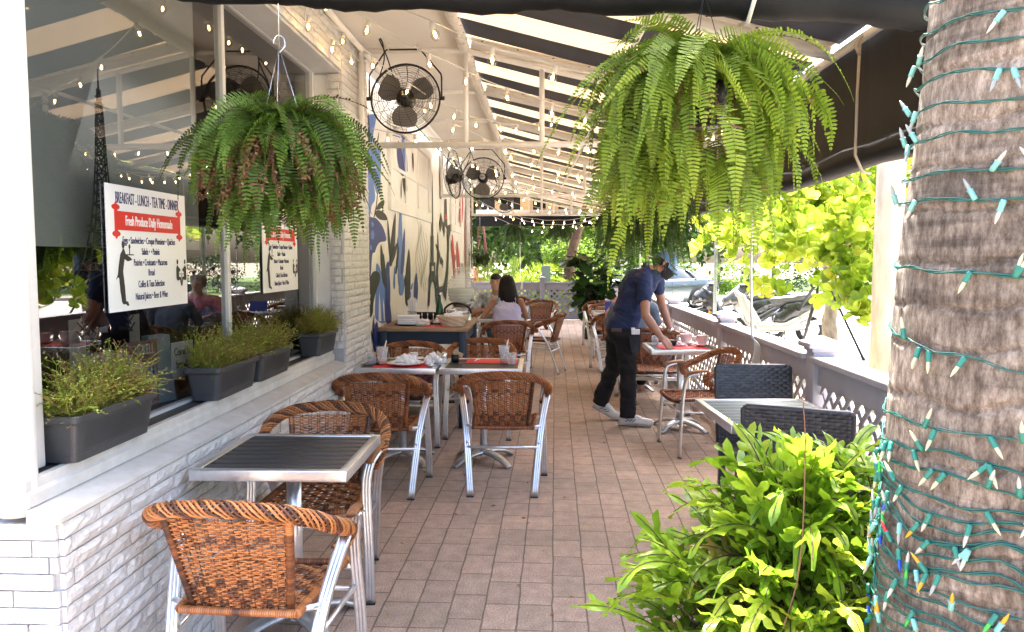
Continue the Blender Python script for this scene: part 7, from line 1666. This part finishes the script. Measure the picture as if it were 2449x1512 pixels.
# ================================================================ BACKGROUND PLANTING
def leafy(label, name, base, h, rad, zc, n, cols, seed, cat='tree', leaf=.16, trunk=True, lr=None, grp=None, tr=.16):
    rs = random.Random(seed); t = thing(name, label, cat, base, 0, grp); mb = MB()
    if trunk:
        tk = MB(); limbs(tk, (0, 0, 0), (rs.uniform(-.3, .3), 0, zc*.75), tr, tr*.6, rs, .1)
        for i in range(9): a = rs.uniform(0, 6.3); limbs(tk, (0, 0, zc*.6), (math.cos(a)*rad[0]*.7, math.sin(a)*rad[1]*.7, zc+rs.uniform(-.3, .7)*rad[2]), tr*.45, .02, rs, .2)
        tk.build('trunk', M_bark, t)
    cl = [(V((rs.uniform(-1, 1), rs.uniform(-1, 1), rs.uniform(-1, 1))), rs.uniform(.22, .42)) for _ in range(30)]
    cl = [(v if v.length < .85 else v.normalized()*.8, r) for v, r in cl]
    for i in range(n):
        v, r = rs.choice(cl); d = V((rs.gauss(0, 1), rs.gauss(0, 1), rs.gauss(0, 1))).normalized()*r*rs.uniform(.6, 1.05); q = v+d
        c = V((q.x*rad[0], q.y*rad[1], zc+q.z*rad[2])); 
        if c.z < .02: c.z = rs.uniform(.02, .3)
        l = leaf*rs.uniform(.6, 1.3); a = V((rs.uniform(-1, 1), rs.uniform(-1, 1), rs.uniform(-1, .5))).normalized(); w_ = a.orthogonal().normalized(); w_ = (w_*math.cos(i)+a.cross(w_)*math.sin(i))*l*.3
        mb.add([c, c+a*l*.5+w_, c+a*l, c+a*l*.5-w_], [(0, 1, 2, 3)], t=rs.random())
    mb.build('foliage', cols, t); return t
G1 = mat('leaf_bright', (.1, .2, .03), .6, tint=[(.05, .10, .012), (.10, .19, .02), (.17, .28, .03), (.26, .36, .06)], transl=.4)
G2 = mat('leaf_mid', (.05, .1, .03), .6, tint=[(.02, .05, .01), (.045, .10, .02), (.08, .15, .025), (.12, .20, .04)], transl=.35)
G3 = mat('leaf_deep', (.02, .05, .02), .6, tint=[(.012, .03, .01), (.03, .06, .015), (.05, .09, .02)], transl=.3)
bgt = [(9.5, 42, 6, (5, 3.5, 4.2), 5.6, G2), (19, 40, 6, (5.5, 4, 4.6), 6.0, G1), (28, 34, 6, (5.5, 4, 4.6), 6.0, G2), (1.0, 44, 6, (5, 4, 4), 5.2, G1), (-7, 40, 6, (5, 4, 4.5), 5.2, G2), (14.5, 49, 7, (6, 4, 5), 7.5, G3), (38, 28, 6, (6, 5, 5), 6, G1)]
lbl = ['mid green tree far across the street behind the car', 'bright tree far across the street beside the utility pole', 'mid green tree at the far right of the street', 'bright green tree seen under the far end of the awning', 'mid green tree far beyond the left end of the terrace', 'tall dark tree rising behind the other far trees', 'bright tree at the far right edge of the street']
for i, (x, y, h, rad, zc, m_) in enumerate(bgt): leafy(lbl[i], 'background_tree', (x, y, -.11), h, rad, zc, 5200, m_, 50+i, leaf=.42, grp='trees across the street')
# shrubs / hedges across the street
hb_ = [(5.2, 33.5, (1.6, 1, .8), .75, G2, 'low green hedge across the street directly above the car'), (8.4, 33.2, (1.4, .9, .75), .7, G1, 'light green hedge across the street right of the sign post'), (12, 33.6, (1.8, 1, .95), .85, G3, 'dark hedge across the street behind the scooters'), (16.5, 33, (2.2, 1.1, 1.0), .9, G2, 'green hedge across the street behind the street tree'), (22, 32.5, (2.6, 1.2, 1.1), 1, G1, 'light hedge across the street beside the white car')]
for i, (x, y, rad, zc, m_, l_) in enumerate(hb_): leafy(l_, 'hedge', (x, y, 0.0), 1, rad, zc, 2600, m_, 70+i, 'hedge', .12, False)
# garden just beyond the far fence
leafy('clipped green hedge column in the garden beyond the far fence', 'hedge', (.75, 22.6, -.1), 2, (.85, .6, .95), 1.35, 5200, G1, 91, 'hedge', .085, False)
leafy('mixed green shrub low beyond the far fence', 'shrub', (.3, 21.2, -.1), 1, (.8, .5, .55), .6, 2600, G2, 92, 'shrub', .10, False)
leafy('green shrub beyond the right end of the far fence', 'shrub', (1.75, 22.0, -.1), 1, (.7, .5, .7), .8, 2600, G1, 93, 'shrub', .10, False)
leafy('broad green tree behind the garden at the far end', 'garden_tree', (-1.0, 27, -.1), 5, (2.6, 2, 2.6), 3.3, 7500, G2, 94, 'tree', .24, False)
leafy('lighter green tree behind the garden at the far end', 'garden_tree', (2.2, 28, -.1), 5, (2.5, 2, 2.5), 3.0, 7500, G1, 95, 'tree', .24, False)
leafy('dark tree closing the view at the far left of the terrace', 'garden_tree', (-4.8, 27, -.1), 5, (2.2, 2, 2.8), 3.2, 5200, G3, 96, 'tree', .24)
def areca(label, base, n, L, seed, m_, hh=.4):
    rs = random.Random(seed); t = thing('garden_palm', label, 'palm', base, 0, 'feathery palms beyond the far fence'); mb = MB()
    for i in range(n): frond(mb, (rs.uniform(-.12, .12), rs.uniform(-.12, .12), rs.uniform(.1, hh)), rs.uniform(0, 6.3), rs.uniform(.75, 1.4), L*rs.uniform(.6, 1.1), L*.20, rs.uniform(1., 1.9), rs, rs.uniform(.3, .9), .035, rs.uniform(-.4, .4))
    mb.build('fronds', m_, t)
    s = MB()
    for i in range(7): s.tube([(rs.uniform(-.15, .15), rs.uniform(-.1, .1), 0), (rs.uniform(-.2, .2), rs.uniform(-.2, .2), hh+.5)], .018, 6)
    s.build('stems', G3, t)
areca('large pale feathery palm left of centre beyond the far fence', (-.95, 21.2, -.1), 48, 1.9, 1, M_fernA, .6)
areca('green feathery palm in the middle beyond the far fence', (.35, 20.6, -.1), 34, 1.4, 2, M_fernA, .4)
areca('feathery palm beside the blonde woman at the far left', (-1.95, 22.8, -.1), 26, 1.6, 3, M_fernA)
areca('feathery palm near the leaning trunk beyond the far fence', (1.25, 21.6, -.1), 30, 1.4, 4, M_fernB)
# leaning brown trunk
rs = random.Random(6); p0 = WZ(1358, 672, .0); p0 = WY(1357, 690, 21.0); lt = thing('leaning_tree', 'leaning brown tree trunk right of centre beyond the far fence', 'tree', (p0.x, 21, -.1)); tk = MB()
P_ = [WY(1357, 700, 21)-V((p0.x, 21, -.1)), WY(1362, 640, 21)-V((p0.x, 21, -.1)), WY(1372, 585, 21)-V((p0.x, 21, -.1)), WY(1392, 530, 21)-V((p0.x, 21, -.1)), WY(1425, 470, 21)-V((p0.x, 21, -.1)), V((2.4, 0, 5.5))]
P_[0].z = 0; M_bark = mat('brown_bark', (.10, .055, .035), .9, var=.4, vs=9, bump=.9, bs=18)
tk.tube(spline(P_, 4), [.16-.004*i for i in range(21)], 10); tk.tube([P_[2], P_[2]+V((-.2, .1, .6)), P_[2]+V((-.35, .1, 1.3))], [.05, .04, .02], 8); tk.build('trunk', M_bark, lt)
cr = MB(); rs2 = random.Random(8)  # unseen crown, spread wide to keep sun off the far paving and fence
for i in range(9000): c = V((-.4+rs2.gauss(0, 1.5), -.2+rs2.gauss(0, .8), 5.4+rs2.gauss(0, .5))); a = V((rs2.uniform(-1, 1), rs2.uniform(-1, 1), rs2.uniform(-1, 1))).normalized()*.2; w_ = a.orthogonal()*.3; cr.add([c, c+a*.5+w_, c+a, c+a*.5-w_], [(0, 1, 2, 3)], t=rs2.random())
cr.build('crown', G2, lt)
# fiddle leaf fig by the fence
ff = thing('fiddle_leaf_fig', 'fiddle leaf fig with big dark leaves in a black pot by the fence', 'potted plant', (.98, 14.6, 0)); rs = random.Random(14)
MB().lathe([(.0001, .005), (.17, .005), (.21, .44), (.23, .46), (.20, .46), (.0001, .40)], 22).build('pot', M_blackm, ff); tk = MB(); mb = MB()
for s in range(8):
    a = s*1.3; tip = V((math.cos(a)*.42, math.sin(a)*.36, 1.45+rs.uniform(-.3, .55))); tk.tube([(0, 0, .4), tip*.5+V((0, 0, .3)), tip], [.018, .014, .008], 6)
    for k in range(17):
        q = rs.uniform(.25, 1.05); B_ = V((0, 0, .4)).lerp(tip, q); az = rs.uniform(0, 6.3); el = rs.uniform(-.75, .6); d = V((math.cos(az)*math.cos(el), math.sin(az)*math.cos(el), math.sin(el))); sd_ = d.cross(V((0, 0, 1))).normalized(); up = sd_.cross(d); L = rs.uniform(.26, .42); vs = []
        for x, ww in ((0, .02), (.12, .16), (.35, .22), (.55, .26), (.78, .33), (.93, .22), (1, .02)): p = B_+d*L*(x+.15)+up*(-.25*L*x*x); wv = .015*math.sin(x*14); vs += [p-sd_*ww*L+up*(wv+.05*L), p, p+sd_*ww*L+up*(.05*L-wv)]
        mb.add(vs, [(i*3+j, i*3+j+1, i*3+4+j, i*3+3+j) for i in range(6) for j in range(2)], t=rs.random(), sm=True)
tk.build('stem', M_bark, ff); mb.build('leaves', mat('fig_leaf', (.03, .08, .02), .3, tint=[(.018, .05, .012), (.035, .085, .02), (.06, .13, .03)], transl=.25, spec=.6), ff)
# neighbouring white brick corner with red framework beyond the far left
nb = thing('neighbour_building', 'white brick corner with red posts beyond the far left of the terrace', 'building', (-3.3, 22.5, -.1)); b_ = MB(); b_.box((-1.2, .3, 0), (.95, 4, 3.6)); b_.build('wall', M_white, nb)
bb = MB(); bricks(bb, (-.1, .298, 0), (1, 0, 0), (0, 0, 1), (0, -1, 0), 1.05, 3.3, seed=30, course=.1); bb.build('brick_face', M_brick, nb)
b_ = MB()
for k in range(4): b_.rbox((1.05+k*.19, .1, 0), (1.085+k*.19, .14, 3.3), .005)
b_.tube([(1.0, .12, 1.0), (2.0, .12, 1.1)], .03, 6); b_.tube([(1.5, .05, 0), (1.75, .05, 1.3), (1.55, .05, 3.0)], .03, 6); b_.build('red_framework', mat('rust_red_paint', (.12, .03, .025), .8), nb)
o = MB().rbox((-.12, -.1, 0), (.12, .1, .55), .01).build('bin_body', mat('grey_green_box', (.16, .22, .18), .5)); o.location = (.12, 20.3, -.1); o.scale = (1, 1, 2.6); tag(o, 'grey green utility cabinet beyond the far fence', 'cabinet')
# picket fence and things across the side street (seen mirrored in the window)
pf = thing('picket_fence', 'white picket fence on the lawn across the side street', 'fence', (19, 6, -.1)); b_ = MB()
for k in range(120): y = k*.16; b_.prism([(0, y, .08), (0, y+.09, .08), (0, y+.09, 1.0), (0, y+.045, 1.1), (0, y, 1.0)], (.02, 0, 0))
b_.build('pickets', M_white, pf); b_ = MB()
for z in (.3, .8): b_.box((.021, 0, z), (.06, 19.2, z+.08))
b_.build('rail', M_white, pf)
for i, (x, y, m_) in enumerate(((22, 3, G2), (23, 9, G3), (21.5, 15, G2), (22.5, 21, G1), (20, -4, G3), (29, 12, G3))):
    leafy(['dense tree behind the picket fence nearest the camera side', 'dark tree behind the picket fence', 'mid green tree behind the middle of the picket fence', 'bright tree at the far end of the picket fence', 'dark tree on the side street lawn', 'dark tree farthest behind the picket fence'][i], 'background_tree', (x, y, -.11), 6, (3.6, 3.4, 3.6), 4.6, 4200, m_, 120+i, leaf=.36, grp='trees across the side street')
# fallen leaves on the paving, each a small curled leaf
random.seed(19); M_yl = mat('fallen_leaf', (.5, .3, .05), .7, tint=[(.55, .38, .04), (.30, .10, .03), (.40, .22, .05)])
spots = [(1252, 1240), (1262, 1252), (1300, 1318), (1366, 1428), (926, 1470), (1015, 1130), (1262, 1155), (1392, 1340), (1180, 1210), (1445, 1060), (1660, 1035), (1690, 1060), (1655, 1130), (868, 1478), (1545, 1060), (1350, 1190), (1380, 980), (1415, 870), (1330, 905), (1100, 1300), (1240, 1400), (1320, 1470), (1600, 1080), (1680, 1100), (1700, 1075), (1640, 1075), (1460, 1130), (1210, 1120), (1300, 1100), (1410, 1260), (1090, 1230), (960, 1300), (1500, 1250), (1480, 940), (1340, 830)]
for i, (u, v) in enumerate(spots):
    p = WZ(u, v, .004); b_ = MB(); s = rnd(.010, .019); c_ = rnd(.002, .008); b_.add([(-s, 0, 0), (-s*.2, -s*.45, c_), (s, 0, .001), (s*.1, s*.5, c_*1.3), (0, 0, 0)], [(0, 1, 4), (1, 2, 4), (2, 3, 4), (3, 0, 4)], t=rnd(0, 1), sm=True)
    o = b_.build('fallen_leaf', M_yl); o.location = p; o.rotation_euler = (0, 0, rnd(0, 6)); tag(o, 'small dry fallen leaf lying on the brick paving', 'leaf', 'fallen leaves on the paving')
